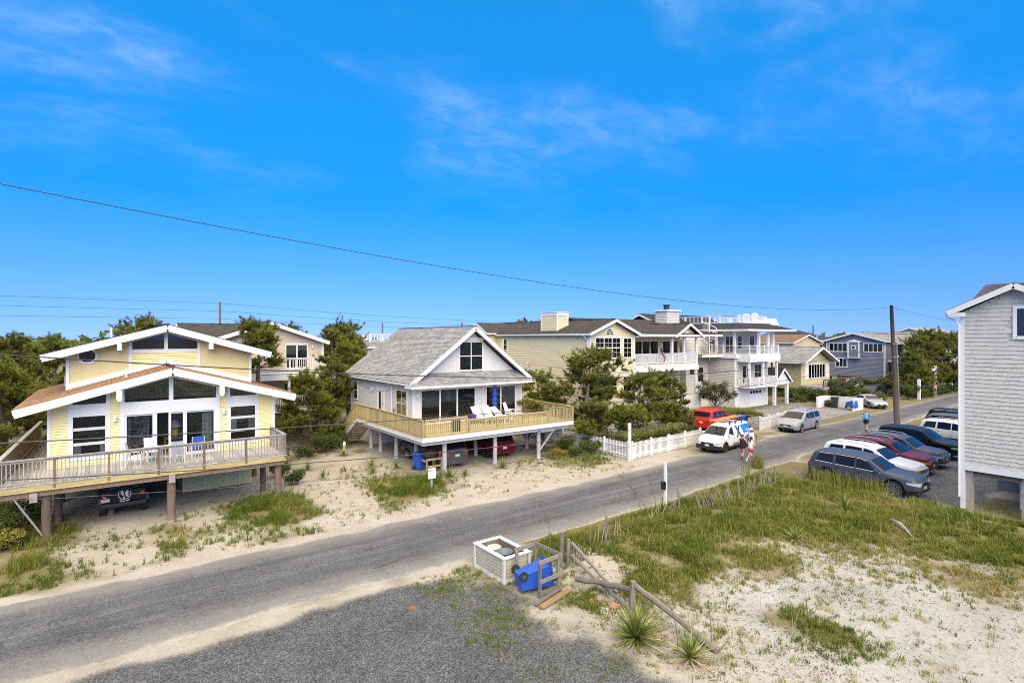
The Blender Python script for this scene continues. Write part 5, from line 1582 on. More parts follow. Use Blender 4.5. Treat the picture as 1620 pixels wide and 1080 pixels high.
mb = MB(); mb.box(94.4, 95, 36.95, 38.5, 5.0, 7.4); by_ = mb.build("bay_box", SLATE, HH)
mb = MB()
for y in (36.95, 38.5): mb.box(94.34, 94.42, y - 0.09, y + 0.09, 4.95, 7.4)
mb.box(94.35, 95, 36.85, 38.6, 4.9, 5.0); mb.prism([(94.3, 36.7, 7.4), (94.3, 38.75, 7.4), (94.3, 37.72, 7.8)], (0.7, 0, 0)); mb.build("bay_trim", WHITE, by_)
window(by_, W("-x", 94.4), 37.5, 37.95, 6.4, 6.75, 1, 1, 0.1)
for z in (2.1, 4.75):
    deck(HH, [(96, 112, 31.2, 33.6)], z, WHITE2, WOOD_GREY, rim_h=0.35, pieces=False)
    railing(HH, [(96.05, 31.25), (111.9, 31.25)], z, 1.0, WHITE2, gap=0.3, bs=0.07, every=3.0, post=0.14)
for x in (96.2, 100, 104, 108, 111.8):
    mb = MB(); mb.box(x - 0.14, x + 0.14, 31.25, 31.53, 0, 7.5); mb.build("column", WHITE2, HH)
for x in (97.5, 101.5, 105.5):
    slider_door(HH, whf, [x, x + 1, x + 2], 4.85, 6.9); slider_door(HH, whf, [x, x + 1, x + 2], 2.2, 4.2)
for x, zz in ((100.5, 8.5), (106.5, 8.9)):
    mb = MB(); mb.prism([(x - 2, 31.2, 7.3), (x + 2, 31.2, 7.3), (x, 31.2, zz)], (0, 3, 0)); mb.build("porch_gable", SLATE, HH)
    gable_roof(HH, "y", 30.8, 37, x - 2.4, x + 2.4, 7.2, zz + 0.1, ROOF_GREY, 0.18, 0.08, WHITE, 0.22, name="porch_roof")
for x in (96.2, 103, 110): piling(HH, x, 33.0, 1.8, 0.16, PILING)
for y in (34.5, 38, 41.5): piling(HH, 95.4, y, 1.8, 0.16, PILING)

# ================================================================ FAR HOUSES
def far_house(name, label, x0, x1, y0, y1, ze, zr, wall, rf, axis="x", hip=False, wins=3):
    h = thing(name, label, "house", ((x0 + x1) / 2, (y0 + y1) / 2, 0))
    if hip:
        mb = MB(); mb.box(x0, x1, y0, y1, 0, ze); mb.build("wall", wall, h)
        o = 0.5; cx, cy = (x0 + x1) / 2, (y0 + y1) / 2; k = min(x1 - x0, y1 - y0) / 2 * 0.85
        E_ = [(x0 - o, y0 - o, ze), (x1 + o, y0 - o, ze), (x1 + o, y1 + o, ze), (x0 - o, y1 + o, ze)]
        T_ = [(x0 + k, y0 + k, zr), (x1 - k, y0 + k, zr), (x1 - k, y1 - k, zr), (x0 + k, y1 - k, zr)]
        r_ = roof(h, [(E_[i], E_[(i + 1) % 4], T_[(i + 1) % 4], T_[i]) for i in range(4)], rf, 0.3, 0.08)
        mb = MB(); mb.prism(T_, (0, 0, 0.07)); mb.build("roof_top", rf, r_)
        mb = MB()
        for i in range(4): mb.bar(E_[i], E_[(i + 1) % 4], 0.06, 0.2)
        mb.build("fascia", WHITE, h)
    else:
        a0, a1, b0, b1 = (x0, x1, y0, y1) if axis == "x" else (y0, y1, x0, x1)
        gable_body(h, axis, a0, a1, b0, b1, 0, ze, zr - 0.15, wall)
        gable_roof(h, axis, a0 - 0.4, a1 + 0.4, b0 - 0.4, b1 + 0.4, ze, zr, rf, 0.3, 0.08, WHITE, 0.22, cap=False)
    for k in range(wins):
        u = y0 + (y1 - y0) * (k + 0.5) / wins; window(h, W("-x", x0), u - 0.5, u + 0.5, ze - 2.0, ze - 0.8, 2, 1, 0.12)
        u = x0 + (x1 - x0) * (k + 0.5) / wins; window(h, W("-y", y0), u - 0.5, u + 0.5, ze - 2.0, ze - 0.8, 2, 1, 0.12)
    return h
far_house("far_house", "far house with a rust brown roof behind the khaki cottage", 96, 106, 48, 58, 7.2, 8.6, BEIGE, ROOF_RUST, "y")
far_house("far_house", "dark navy house with black hipped roof on the skyline", 118, 130, 56, 70, 7.5, 9.7, NAVY, ROOF_CHAR, hip=True)
far_house("far_house", "far grey roofed house beside the stacked porches", 122, 138, 34, 44, 8.0, 10.0, TAUPE, ROOF_GREY)
far_house("far_house", "far white house with a dark roof at the end of the road", 140, 156, 26, 38, 8.2, 10.2, WHITE2, ROOF_CHAR)
far_house("far_house", "pale far house low on the skyline behind the left pines", -70, -60, 150, 160, 5.0, 7.4, WHITE2, ROOF_GREY)
far_house("far_house", "small far white cottage on the left skyline", -46, -38, 140, 148, 4.2, 6.4, WHITE2, ROOF_CHAR)
far_house("far_house", "far beige house by the leftmost distant pole", -52, -44, 118, 126, 4.4, 6.3, BEIGE, ROOF_DARK)
hw = far_house("far_house", "far white house with railed roof terrace between the beige house and grey roof", 31, 38, 78, 86, 6.6, 7.6, WHITE2, ROOF_GREY, hip=True)
railing(hw, [(31.5, 85), (31.5, 78.5), (37.5, 78.5), (37.5, 85)], 7.6, 1.1, WHITE2, gap=0.5, bs=0.12, every=2.0, post=0.2)

# ================================================================ SHINGLED HOUSE, RIGHT
HK = thing("shingled_house", "pale shingled house end on open foundation at the right edge", "house", (38, 4, 0))
SHAKE = M("pale_grey_shake", (0.53, 0.505, 0.45), 0.75, 0.10, 5, bump=0.3, bs=30, rnd=0.05, stretch=(1, 1, 0.35), dirt=0.12)
wk = W("-x", 32.3)
ky0, ky1, kz0 = 4.45, 8.27, 1.9
KC = (ky0 + ky1) / 2
def kz(y): return 10.2 - 0.52 * abs(y - KC)
mb = MB(); mb.prism([(32.3, ky0, kz0), (32.3, ky1, kz0), (32.3, ky1, kz(ky1)), (32.3, KC, kz(KC)), (32.3, ky0, kz(ky0))], (3.0, 0, 0)); mb.build("wall", SHAKE, HK)
mb = MB(); mb.box(33.6, 46, -4, 8.25, kz0, 9.4); mb.build("main_wall", SHAKE, HK)
roof(HK, [((31.95, 8.72, 9.25), (38, 8.72, 9.25), (38, KC, 10.38), (31.95, KC, 10.38)), ((38, 4.0, 9.25), (31.95, 4.0, 9.25), (31.95, KC, 10.38), (38, KC, 10.38))], ROOF_VIOLET, 0.15, 0.07)
roof(HK, [((34.2, 8.5, 9.6), (34.2, -4.5, 9.6), (37.2, -4.5, 10.75), (37.2, 8.5, 10.75)), ((46.4, -4.5, 8.9), (46.4, 8.5, 8.9), (37.2, 8.5, 10.75), (37.2, -4.5, 10.75))], ROOF_VIOLET, 0.15, 0.07, name="main_roof")
mb = MB()
for yy in (8.72, 4.0): mb.bar((31.93, yy, 9.17), (31.93, KC, 10.3), 0.05, 0.24)
mb.bar((31.95, 8.74, 9.2), (36, 8.74, 9.2), 0.05, 0.16)
mb.box(31.93, 32.35, 8.1, 8.7, 9.0, 9.2)
fbox(mb, wk, ky1 - 0.13, ky1 + 0.03, -0.2, 0.045, 0.05, 9.1); fbox(mb, wk, ky0, ky1 - 0.13, 0, 0.05, kz0 - 0.03, kz0 + 0.24)
mb.build("trim", WHITE, HK)
mb = MB(); mb.tube([(32.1, 8.82, 9.2), (32.1, 8.78, 9.0), (32.14, 8.45, 8.85), (32.16, 8.32, 8.6), (32.16, 8.32, 0.6)], 0.045, 6); mb.build("downspout", WHITE2, HK)
window(HK, wk, 4.9, 6.3, 8.1, 9.3, 1, 1, 0.14)
rng = random.Random(5)
rows = int((kz(KC) - kz0 - 0.24) / 0.19) + 1
smesh = {}
nsh = 0
rest = MB()
for r_i in range(rows):
    z = kz0 + 0.24 + r_i * 0.19
    sp2 = span([(ky0 + 0.02, kz0), (ky1 - 0.14, kz0), (ky1 - 0.14, kz(ky1 - 0.14)), (KC, kz(KC)), (ky0 + 0.02, kz(ky0))], min(z + 0.19, kz(KC) - 0.03))
    if not sp2: continue
    y = sp2[1]
    while y > sp2[0] + 0.05:
        wv = min(rng.choice((0.16, 0.2, 0.24, 0.28, 0.34)), y - sp2[0])
        if z + 0.19 > 8.0 and z < 9.4 and y - wv < 6.42 and y > 4.8:
            y -= wv; continue
        dz = rng.uniform(-0.012, 0.012)
        y0_, y1_ = y - wv + 0.0012, y - 0.0012
        if y > 5.55 and nsh < 300:
            k = round(wv, 2)
            if k not in smesh:
                m_ = MB(); h = wv / 2 - 0.0012
                m_.hexa([(-0.038, h, 0), (-0.038, -h, 0), (0, -h, 0), (0, h, 0), (-0.012, h, 0.2), (-0.012, -h, 0.2), (0, -h, 0.2), (0, h, 0.2)])
                smesh[k] = m_.mesh("shingle", SHAKE)
            wlink("shingle", smesh[k], HK, (32.298, y - wv / 2, z + dz)); nsh += 1
        else:
            rest.hexa([(32.262, y1_, z + dz), (32.262, y0_, z + dz), (32.3, y0_, z + dz), (32.3, y1_, z + dz),
                       (32.286, y1_, z + 0.2), (32.286, y0_, z + 0.2), (32.3, y0_, z + 0.2), (32.3, y1_, z + 0.2)])
        y -= wv
o = rest.build("shingle_field", SHAKE, HK); o["kind"] = "stuff"
# open foundation: posts, girder, dark crawl space
for y in (8.0, 6.05, 4.6): 
    mb = MB(); mb.box(32.4, 32.62, y - 0.13, y + 0.13, -0.1, 1.9); mb.build("foundation_post", WOOD_GREY, HK)
mb = MB(); mb.box(32.45, 32.6, ky0, 7.9, 1.62, 1.88); mb.build("girder", WOOD_BROWN, HK)
mb = MB(); mb.box(32.4, 46, -4, -3.8, -0.1, 1.9); mb.box(38, 38.2, -3.8, 8.2, -0.1, 1.9); mb.build("foundation_wall", M("block_wall", (0.2, 0.19, 0.18), 0.9, 0.2), HK)
mb = MB(); mb.cyl((34.5, 6.6, 0), (34.5, 6.6, 1.9), 0.05); mb.bar((34.5, 6.6, 1.2), (34.5, 7.1, 1.7), 0.06, 0.06); mb.build("drain_pipe", WHITE2, HK)

# ================================================================ VEHICLES
LENS = M("clear_lamp_lens", (0.62, 0.63, 0.62), 0.12, 0.1, 20, metal=0.3, coat=1)
AMBER = M("amber_lamp_lens", (0.75, 0.30, 0.04), 0.15, 0.1, 20, coat=1)
REDLENS = M("red_lamp_lens", (0.38, 0.012, 0.012), 0.15, 0.1, 20, coat=1)
PLATE = M("number_plate", (0.60, 0.58, 0.50), 0.4, 0.15, 30)
CHROME = M("chrome_trim", (0.62, 0.62, 0.63), 0.15, 0.04, metal=1.0)
_wheel = {}
def wheel_meshes(r, wd, spokes, rimmat):
    k = (r, wd, spokes, rimmat.name)
    if k in _wheel: return _wheel[k]
    n = 28
    def ring(prof, mat, name):
        mb = MB()
        for (r0, y0), (r1, y1) in zip(prof, prof[1:]):
            for i in range(n):
                a, c = 2 * math.pi * i / n, 2 * math.pi * (i + 1) / n
                mb.face([(r0 * math.cos(a), y0, r0 * math.sin(a)), (r0 * math.cos(c), y0, r0 * math.sin(c)),
                         (r1 * math.cos(c), y1, r1 * math.sin(c)), (r1 * math.cos(a), y1, r1 * math.sin(a))])
        return mb
    h = wd / 2
    ty = ring([(r * 0.66, h * 0.8), (r * 0.78, h), (r * 0.95, h * 0.92), (r, h * 0.7), (r, -h * 0.7), (r * 0.95, -h * 0.92), (r * 0.7, -h), (r * 0.3, -h * 0.6)], RUBBER, "tyre").mesh("tyre", RUBBER, smooth=True)
    rm_ = ring([(r * 0.70, h * 0.86), (r * 0.64, h * 0.9), (r * 0.60, h * 0.6), (r * 0.58, h * 0.2)], rimmat, "rim")
    for i in range(spokes):
        a = 2 * math.pi * i / spokes
        rm_.bar((0.08 * math.cos(a), h * 0.72, 0.08 * math.sin(a)), (r * 0.62 * math.cos(a), h * 0.8, r * 0.62 * math.sin(a)), 0.06, 0.03, (0, 1, 0))
    rm_.cyl((0, h * 0.5, 0), (0, h * 0.82, 0), 0.09, 0.08, 10)
    rm_ = rm_.mesh("rim", rimmat)
    dk_ = MB(); dk_.cyl((0, -h * 0.5, 0), (0, h * 0.25, 0), r * 0.64, r * 0.64, 16); dk_ = dk_.mesh("brake_disc", DARK)
    _wheel[k] = (ty, rm_, dk_)
    return _wheel[k]

def arr(p): return np.array([a for a, _ in p]), np.array([b for _, b in p])
SPECS = {
    "suv": dict(L=5.0, W=1.95, top=[(0, .86), (.10, .98), (.35, 1.05), (1.25, 1.15), (1.32, 1.17), (2.05, 1.66), (2.45, 1.76), (3.3, 1.80), (4.45, 1.76), (4.72, 1.68), (4.94, 1.18), (5.0, 1.04)],
                belt=[(0, .74), (.2, .9), (1.25, 1.06), (3.0, 1.09), (4.6, 1.16), (5.0, 1.0)], wx=(0.98, 4.02), wr=0.39, sill=.33, gl=(1.34, 2.05), rg=(4.74, 4.93),
                side=[(1.52, 2.62, 2.16, 2.62), (2.70, 3.62, 2.70, 3.58), (3.75, 4.62, 3.70, 4.40)]),
    "minivan": dict(L=5.1, W=1.96, top=[(0, .78), (.1, .90), (.25, .95), (.95, 1.08), (1.0, 1.1), (2.05, 1.64), (2.5, 1.72), (3.4, 1.75), (4.6, 1.70), (4.85, 1.62), (5.05, 1.12), (5.1, 1.0)],
                    belt=[(0, .70), (.2, .84), (1.0, 1.0), (3.0, 1.04), (4.8, 1.08), (5.1, .98)], wx=(0.95, 4.02), wr=0.34, sill=.24, gl=(1.02, 2.05), rg=(4.86, 5.04),
                    side=[(1.45, 2.55, 2.1, 2.55), (2.62, 3.65, 2.62, 3.65), (3.74, 4.8, 3.74, 4.6)]),
    "van": dict(L=4.75, W=1.84, top=[(0, .82), (.08, .95), (.2, 1.0), (.72, 1.12), (.78, 1.15), (1.6, 1.74), (1.95, 1.85), (2.8, 1.9), (4.55, 1.88), (4.7, 1.82), (4.75, 1.72)],
                belt=[(0, .72), (.2, .9), (.8, 1.08), (1.2, 1.10), (4.75, 1.14)], wx=(0.85, 3.95), wr=0.33, sill=.26, gl=(0.80, 1.60), rg=None,
                side=[(1.12, 2.05, 1.66, 2.05)]),
    "sedan": dict(L=4.7, W=1.82, top=[(0, .62), (.1, .74), (.3, .80), (1.3, .95), (1.36, .97), (2.15, 1.36), (2.6, 1.43), (3.2, 1.40), (4.05, 1.06), (4.15, 1.03), (4.6, 1.0), (4.7, .86)],
                  belt=[(0, .58), (.25, .72), (1.3, .9), (3.9, .97), (4.7, .84)], wx=(0.92, 3.62), wr=0.33, sill=.22, gl=(1.38, 2.14), rg=(3.25, 4.03),
                  side=[(1.65, 2.6, 2.16, 2.6), (2.67, 3.55, 2.67, 3.25)]),
}
def make_car(name, label, cat, loc, rz, kind, paintm, length=None, height=1.0, rim=ALLOY, spokes=5, clad=True, rails=None, lamps=LENS,
             grille="dark", group=None, chrome_win=False, flip_low=None):
    S = SPECS[kind]
    L, Wd = S["L"], S["W"]
    sx_ = (length or L) / L
    root = thing(name, label, cat, loc, rz, group, local=True)
    root.scale = (sx_, 1, height)
    tx, tz = arr(S["top"]); bx_, bz_ = arr(S["belt"])
    hw = Wd / 2
    f_all = np.unique(np.concatenate([np.linspace(0, L, 75), tx, np.linspace(0, 0.3, 8), np.linspace(L - 0.3, L, 8)]))
    def top(f): return float(np.interp(f, tx, tz))
    def belt(f): return min(float(np.interp(f, bx_, bz_)), top(f) - 0.015)
    def wid(f):
        e = max(0.0, (0.75 - f) / 0.75); r2 = max(0.0, (f - (L - 0.55)) / 0.55)
        return hw * (1 - 0.20 * e ** 2.2 - 0.09 * r2 ** 2.0)
    ar = S["wr"] + 0.075
    def low(f):
        z = S["sill"]
        for wx in S["wx"]:
            d = abs(f - wx)
            if d < ar: z = max(z, S["wr"] + math.sqrt(ar * ar - d * d) - 0.01)
        if f < 0.3: z = max(z, S["sill"] + 0.05 * (0.3 - f) / 0.3)
        return z
    def X(f): return L / 2 - f
    def sec(f):
        w, lo, b, t = wid(f), low(f), belt(f), top(f)
        h = max(t - b, 0.015)
        rim_ = min(0.11, h * 0.55)
        y3 = w * 0.965
        y4 = y3 - 0.02 - 0.24 * max(0, h - rim_)
        lo2 = min(lo, b - 0.12)
        m1 = max(lo2 + 0.02, lo2 + 0.22 * (b - lo2)); m2 = lo2 + 0.62 * (b - lo2)
        return [(w * 0.93, lo2), (w * 0.985, m1), (w, m2), (y3, b), (y4, t - rim_), (y4 - 0.55 * rim_ - 0.03, t - rim_ * 0.3), (y4 * 0.5, t - 0.004), (0, t)]
    mb = MB()
    rings = []
    def add_ring(x, s):
        pts = [(x, y, z) for y, z in s] + [(x, -y, z) for y, z in reversed(s[:-1])]
        b0 = len(mb.v); mb.v.extend(pts); rings.append((b0, len(pts)))
    s0 = sec(0); zc = 0.5
    add_ring(X(0) + 0.06, [(y * 0.90, zc + (z - zc) * 0.80) for y, z in s0])
    for f in f_all: add_ring(X(f), sec(f))
    sL = sec(L)
    add_ring(X(L) - 0.05, [(y * 0.93, zc + (z - zc) * 0.86) for y, z in sL])
    for (a, n_), (c, _) in zip(rings, rings[1:]):
        for i in range(n_ - 1):
            mb.f.append((a + i, a + i + 1, c + i + 1, c + i)); mb.m.append(1 if clad and i in (0, n_ - 2) else 0)
    mb.f.append(tuple(rings[0][0] + i for i in range(rings[0][1]))); mb.m.append(0)
    mb.f.append(tuple(rings[-1][0] + i for i in range(rings[-1][1]))[::-1]); mb.m.append(0)
    me = mb.mesh("body", [paintm, BLACKP], smooth=True)
    me.set_sharp_from_angle(angle=R(32))
    body = link("body", me, root)
    # floor pan and wheel wells
    u = MB(); u.box(-L / 2 + 0.25, L / 2 - 0.25, -hw * 0.78, hw * 0.78, S["sill"] - 0.02, S["sill"] + 0.5); u.build("underbody", DARK, root)
    # wheels
    ty, rm_, dk_ = wheel_meshes(S["wr"], 0.23, spokes, rim)
    for wx in S["wx"]:
        for sgn in (1, -1):
            wh_ = link("wheel", dk_, root, (X(wx), sgn * (hw - 0.13), S["wr"]), (0, 0, 0 if sgn > 0 else math.pi))
            link("tyre", ty, wh_); link("rim", rm_, wh_)
    def side_pt(f, t, sgn, off=0.006):
        s = sec(f); (y3, z3), (y4, z4) = s[3], s[4]
        return (X(f), sgn * (y3 + (y4 - y3) * t + off), z3 + (z4 - z3) * t)
    # side windows
    for sgn in (1, -1):
        for a, c, d, e in S["side"]:
            g = MB()
            for fr_, t0, t1, off, nm in ((0, 0.06, 0.93, 0.006, "side_window"),):
                nu, nv = 8, 4
                P = [[side_pt((a + (c - a) * i / nu) * (1 - j / nv) + (d + (e - d) * i / nu) * (j / nv), t0 + (t1 - t0) * j / nv, sgn, off) for i in range(nu + 1)] for j in range(nv + 1)]
                for j in range(nv):
                    for i in range(nu): g.face([P[j][i], P[j][i + 1], P[j + 1][i + 1], P[j + 1][i]])
            g.build("side_window", AUTOGLASS, root)
            if chrome_win:
                tr_ = MB()
                tr_.tube([P[nv][i] for i in range(nu + 1)], 0.012, 4); tr_.tube([P[0][i] for i in range(nu + 1)], 0.012, 4); tr_.build("window_trim", CHROME, root)
    # windscreen and rear glass
    def top_patch(f0, f1, nm):
        g = MB(); nu, nv = 10, 6; P = []
        for j in range(nv + 1):
            f = f0 + (f1 - f0) * (0.04 + 0.90 * j / nv); s = sec(f); row = []
            dz = (top(f + 0.01) - top(f - 0.01)) / 0.02
            nl = math.hypot(1, dz); nx, nz = dz / nl, 1 / nl
            ye = s[5][0] * 0.985
            for i in range(nu + 1):
                y = -ye + 2 * ye * i / nu; ay = abs(y)
                ys = [p[0] for p in s[5:]][::-1]; zs_ = [p[1] for p in s[5:]][::-1]
                row.append((X(f) + 0.008 * nx, y, float(np.interp(ay, ys, zs_)) + 0.008 * nz))
            P.append(row)
        for j in range(nv):
            for i in range(nu): g.face([P[j][i], P[j][i + 1], P[j + 1][i + 1], P[j + 1][i]])
        g.build(nm, AUTOGLASS, root)
    top_patch(*S["gl"], "windscreen")
    if S["rg"]: top_patch(*S["rg"], "rear_window")
    # lamps wrapped round the corners
    def corner(front, y_in, back, z0, z1, mat, nm, sgn, sink=0.0):
        g = MB()
        if front: pl = [(X(0) + 0.058, wid(0) * y_in), (X(0) + 0.05, wid(0) * 0.86), (X(0) + 0.0, wid(0) * 0.995)] + [(X(back * k / 4), wid(back * k / 4) * 1.0) for k in range(1, 5)]
        else: pl = [(X(L) - 0.05, wid(L) * y_in), (X(L) - 0.045, wid(L) * 0.9), (X(L), wid(L) * 0.99)] + [(X(L - back * k / 4), wid(L - back * k / 4) * 0.995) for k in range(1, 5)]
        s_ = 1 if front else -1
        for k in range(len(pl) - 1):
            (xa, ya), (xb, yb) = pl[k], pl[k + 1]
            o = 0.014
            ta, tb = k / (len(pl) - 1), (k + 1) / (len(pl) - 1)
            za0, zb0 = z0 + (z1 - z0) * 0.5 * ta * ta, z0 + (z1 - z0) * 0.5 * tb * tb
            g.hexa([(xa + s_ * o * (1 - ta), sgn * (ya + o * ta), za0), (xb + s_ * o * (1 - tb), sgn * (yb + o * tb), zb0), (xb - s_ * 0.05 * (1 - tb), sgn * (yb - 0.05), zb0), (xa - s_ * 0.05, sgn * (ya - 0.05), za0),
                    (xa + s_ * o * (1 - ta), sgn * (ya + o * ta), z1), (xb + s_ * o * (1 - tb), sgn * (yb + o * tb), z1), (xb - s_ * 0.05 * (1 - tb), sgn * (yb - 0.05), z1), (xa - s_ * 0.05, sgn * (ya - 0.05), z1)])
        g.build(nm, mat, root)
    hz = top(0) - 0.02
    for sgn in (1, -1):
        corner(True, 0.55, 0.42, hz - 0.16, hz - 0.01, lamps, "headlight", sgn)
        if kind == "van": corner(False, 0.86, 0.08, 0.9, 1.55, REDLENS, "tail_light", sgn)
        else: corner(False, 0.62, 0.30, belt(L) - 0.12, belt(L) + 0.02, REDLENS, "tail_light", sgn)
    xf = X(0) + 0.06
    g = MB(); g.box(xf - 0.02, xf + 0.012, -0.46, 0.46, hz - 0.20, hz - 0.04); gr = g.build("grille", BLACKP, root)
    g = MB()
    for k in range(3): g.box(xf + 0.01, xf + 0.024, -0.45, 0.45, hz - 0.185 + k * 0.052, hz - 0.17 + k * 0.052)
    g.build("grille_bar", CHROME if grille == "chrome" else BLACKP, gr)
    g = MB(); g.box(xf - 0.03, xf + 0.018, -0.62, 0.62, 0.34, 0.44); g.build("air_intake", BLACKP, root)
    for xp, sg in ((xf + 0.02, 1), (X(L) - 0.055, -1)):
        g = MB(); zp = 0.5 if sg > 0 else 0.72
        g.box(xp - 0.006, xp + 0.006, -0.16, 0.16, zp, zp + 0.14); g.build("number_plate", PLATE, root)
    # mirrors, handles, door gaps
    fm = S["side"][0][0] + 0.05
    for sgn in (1, -1):
        p = side_pt(fm + 0.12, 0.05, sgn)
        g = MB(); g.box(p[0] - 0.06, p[0] + 0.08, min(p[1], p[1] + sgn * 0.24), max(p[1], p[1] + sgn * 0.24), p[2] + 0.02, p[2] + 0.17)
        g.build("mirror", paintm if kind != "van" else WHITE2, root, bevel=0.03)
        for (a, c, d, e) in S["side"][:2]:
            fh = c - 0.16; yy = wid(fh) * 0.99; zz = belt(fh) - 0.12
            g = MB(); g.box(X(fh) - 0.1, X(fh) + 0.1, sgn * yy - 0.02, sgn * yy + 0.02, zz, zz + 0.03); g.build("door_handle", paintm, root)
            fg = c + 0.04
            g = MB()
            zz0 = low(fg) + 0.06
            for q in range(6):
                s = sec(fg); ys = [s[0][0], s[1][0], s[2][0], s[3][0]]; zs_ = [s[0][1], s[1][1], s[2][1], s[3][1]]
                za, zb = zz0 + (s[3][1] - zz0) * q / 6, zz0 + (s[3][1] - zz0) * (q + 1) / 6
                ya, yb = float(np.interp(za, zs_, ys)), float(np.interp(zb, zs_, ys))
                g.face([(X(fg) - 0.010, sgn * (ya + 0.003), za), (X(fg) + 0.010, sgn * (ya + 0.003), za), (X(fg) + 0.010, sgn * (yb + 0.003), zb), (X(fg) - 0.010, sgn * (yb + 0.003), zb)])
            g.build("door_gap", DARK, root)
    if rails:
        for sgn in (1, -1):
            g = MB(); f0, f1 = S["gl"][1] + 0.35, L - 0.75
            pts = [(X(f0 + (f1 - f0) * k / 6), sgn * (sec(f0 + (f1 - f0) * k / 6)[5][0] - 0.02), top(f0 + (f1 - f0) * k / 6) + (0.05 if 0 < k < 6 else -0.02)) for k in range(7)]
            g.tube(pts, 0.02, 6); g.build("roof_rail", rails, root)
    g = MB(); s = sec(L - 0.7); g.cyl((X(L - 0.6), 0.3, top(L - 0.6) - 0.02), (X(L - 0.6) - 0.18, 0.3, top(L - 0.6) + 0.28), 0.008, 0.005, 5); g.build("antenna", BLACKP, root)
    root["_k"] = kind
    del root["_k"]
    return root

P_BLUEGREY = paint("blue_grey_car_paint", (0.050, 0.060, 0.082)); P_WHITE = paint("white_car_paint", (0.74, 0.74, 0.73), 0.0)
P_WINE = paint("wine_red_car_paint", (0.15, 0.008, 0.012)); P_GREY = paint("graphite_car_paint", (0.085, 0.086, 0.092))
P_BLACK = paint("black_car_paint", (0.006, 0.006, 0.008), 0.0); P_SILVER = paint("silver_car_paint", (0.36, 0.36, 0.37), 0.5)
P_RED = paint("red_car_paint", (0.50, 0.025, 0.02), 0.1); P_CHAR = paint("dark_grey_van_paint", (0.07, 0.072, 0.075))
P_MAROON = paint("maroon_car_paint", (0.10, 0.006, 0.014)); P_PEARL = paint("pearl_car_paint", (0.62, 0.61, 0.585), 0.15)
DARKRIM = M("dark_wheel_alloy", (0.06, 0.06, 0.065), 0.4, 0.1, metal=0.6)
PG = "cars parked on the gravel by the shingled house"
make_car("parked_suv", "blue grey SUV nearest the grassy dune, front wheels by the weeds", "suv", (32.8, 12.5, 0), R(-90), "suv", P_BLUEGREY, 5.2, 1.03, chrome_win=True, spokes=10, group=PG)
make_car("parked_suv", "white SUV with amber lamps, second from the dune", "suv", (36.0, 13.4, 0), R(-91), "suv", P_WHITE, 5.0, 1.02, rails=METAL, lamps=AMBER, grille="chrome", group=PG)
make_car("parked_suv", "wine red SUV with roof rails, third from the dune", "suv", (39.0, 13.7, 0), R(-90), "suv", P_WINE, 4.75, 0.99, rails=METAL, lamps=AMBER, group=PG)
make_car("parked_suv", "graphite grey SUV parked between the wine red and black ones", "suv", (41.6, 13.8, 0), R(-90), "suv", P_GREY, 4.75, 0.98, rails=METAL, grille="chrome", group=PG)
make_car("parked_suv", "black boxy SUV beside the utility pole", "suv", (45.3, 13.9, 0), R(-90), "suv", P_BLACK, 4.85, 1.05, group=PG)
make_car("parked_suv", "pearl white crossover half hidden by the shingled house", "suv", (52.2, 13.6, 0), R(-90), "suv", P_PEARL, 4.6, 0.97, rails=METAL, group=PG)
make_car("parked_suv", "dark SUV just beyond the pearl white crossover", "suv", (56.3, 14.4, 0), R(-90), "suv", P_GREY, 4.6, 0.98, group=PG)
make_car("parked_suv", "black SUV farthest in the parked row, red tail lamp showing", "suv", (60.2, 15.3, 0), R(-90), "suv", P_BLACK, 4.9, 1.0, chrome_win=True, group=PG)
make_car("silver_minivan", "silver minivan parked at the far kerb by the picket fence", "minivan", (48.9, 23.95, 0.0), R(184), "minivan", P_SILVER, rails=BLACKP, clad=False, grille="chrome")
make_car("silver_sedan", "silver sedan nosing out beside the pole", "car", (71.9, 27.0, 0), R(229), "sedan", P_SILVER, clad=False, spokes=10)
make_car("black_suv", "black SUV parked behind the silver sedan", "suv", (82.6, 30.7, 0), R(180), "minivan", P_BLACK, 5.0, 1.0, chrome_win=True, clad=False)
make_car("red_suv", "bright red SUV behind the white van", "suv", (43.4, 28.7, 0), R(8), "suv", P_RED, 4.7, 1.04, spokes=6)
make_car("dark_minivan", "dark grey minivan parked tail out under the grey house", "minivan", (17.1, 31.9, 0), R(97), "minivan", P_CHAR, clad=False)
make_car("maroon_car", "maroon car parked tail out under the grey house", "car", (21.3, 32.1, 0), R(90), "suv", P_MAROON, 4.7, 0.93, rim=DARKRIM, clad=False)

# white service van with a blue back half
VAN = make_car("service_van", "white service van with big blue X and blue rear panel", "van", (36.1, 23.0, 0.0), R(185), "van", P_WHITE, rim=DARKRIM, spokes=8, grille="dark")
VBLUE = paint("van_blue_wrap", (0.012, 0.22, 0.68), 0.0); VNAVY = M("van_navy_print", (0.015, 0.06, 0.22), 0.4, 0.02)
S = SPECS["van"]; vL = S["L"]
txv, tzv = arr(S["top"]); bxv, bzv = arr(S["belt"])
def vside(f, z, sgn, off):
    """point on the van's flank"""
    t = float(np.interp(f, txv, tzv)); b_ = float(np.interp(f, bxv, bzv)); w = S["W"] / 2
    r2 = max(0.0, (f - (vL - 0.55)) / 0.55); w = w * (1 - 0.09 * r2 ** 2)
    y3 = w * 0.965; h = t - b_; rim_ = min(0.11, h * .55); y4 = y3 - 0.02 - 0.24 * (h - rim_)
    lo = S["sill"]; m1 = lo + 0.22 * (b_ - lo); m2 = lo + 0.62 * (b_ - lo)
    y = float(np.interp(z, [lo, m1, m2, b_, t - rim_], [w * .93, w * .985, w, y3, y4]))
    return (vL / 2 - f, sgn * (y + off), z)
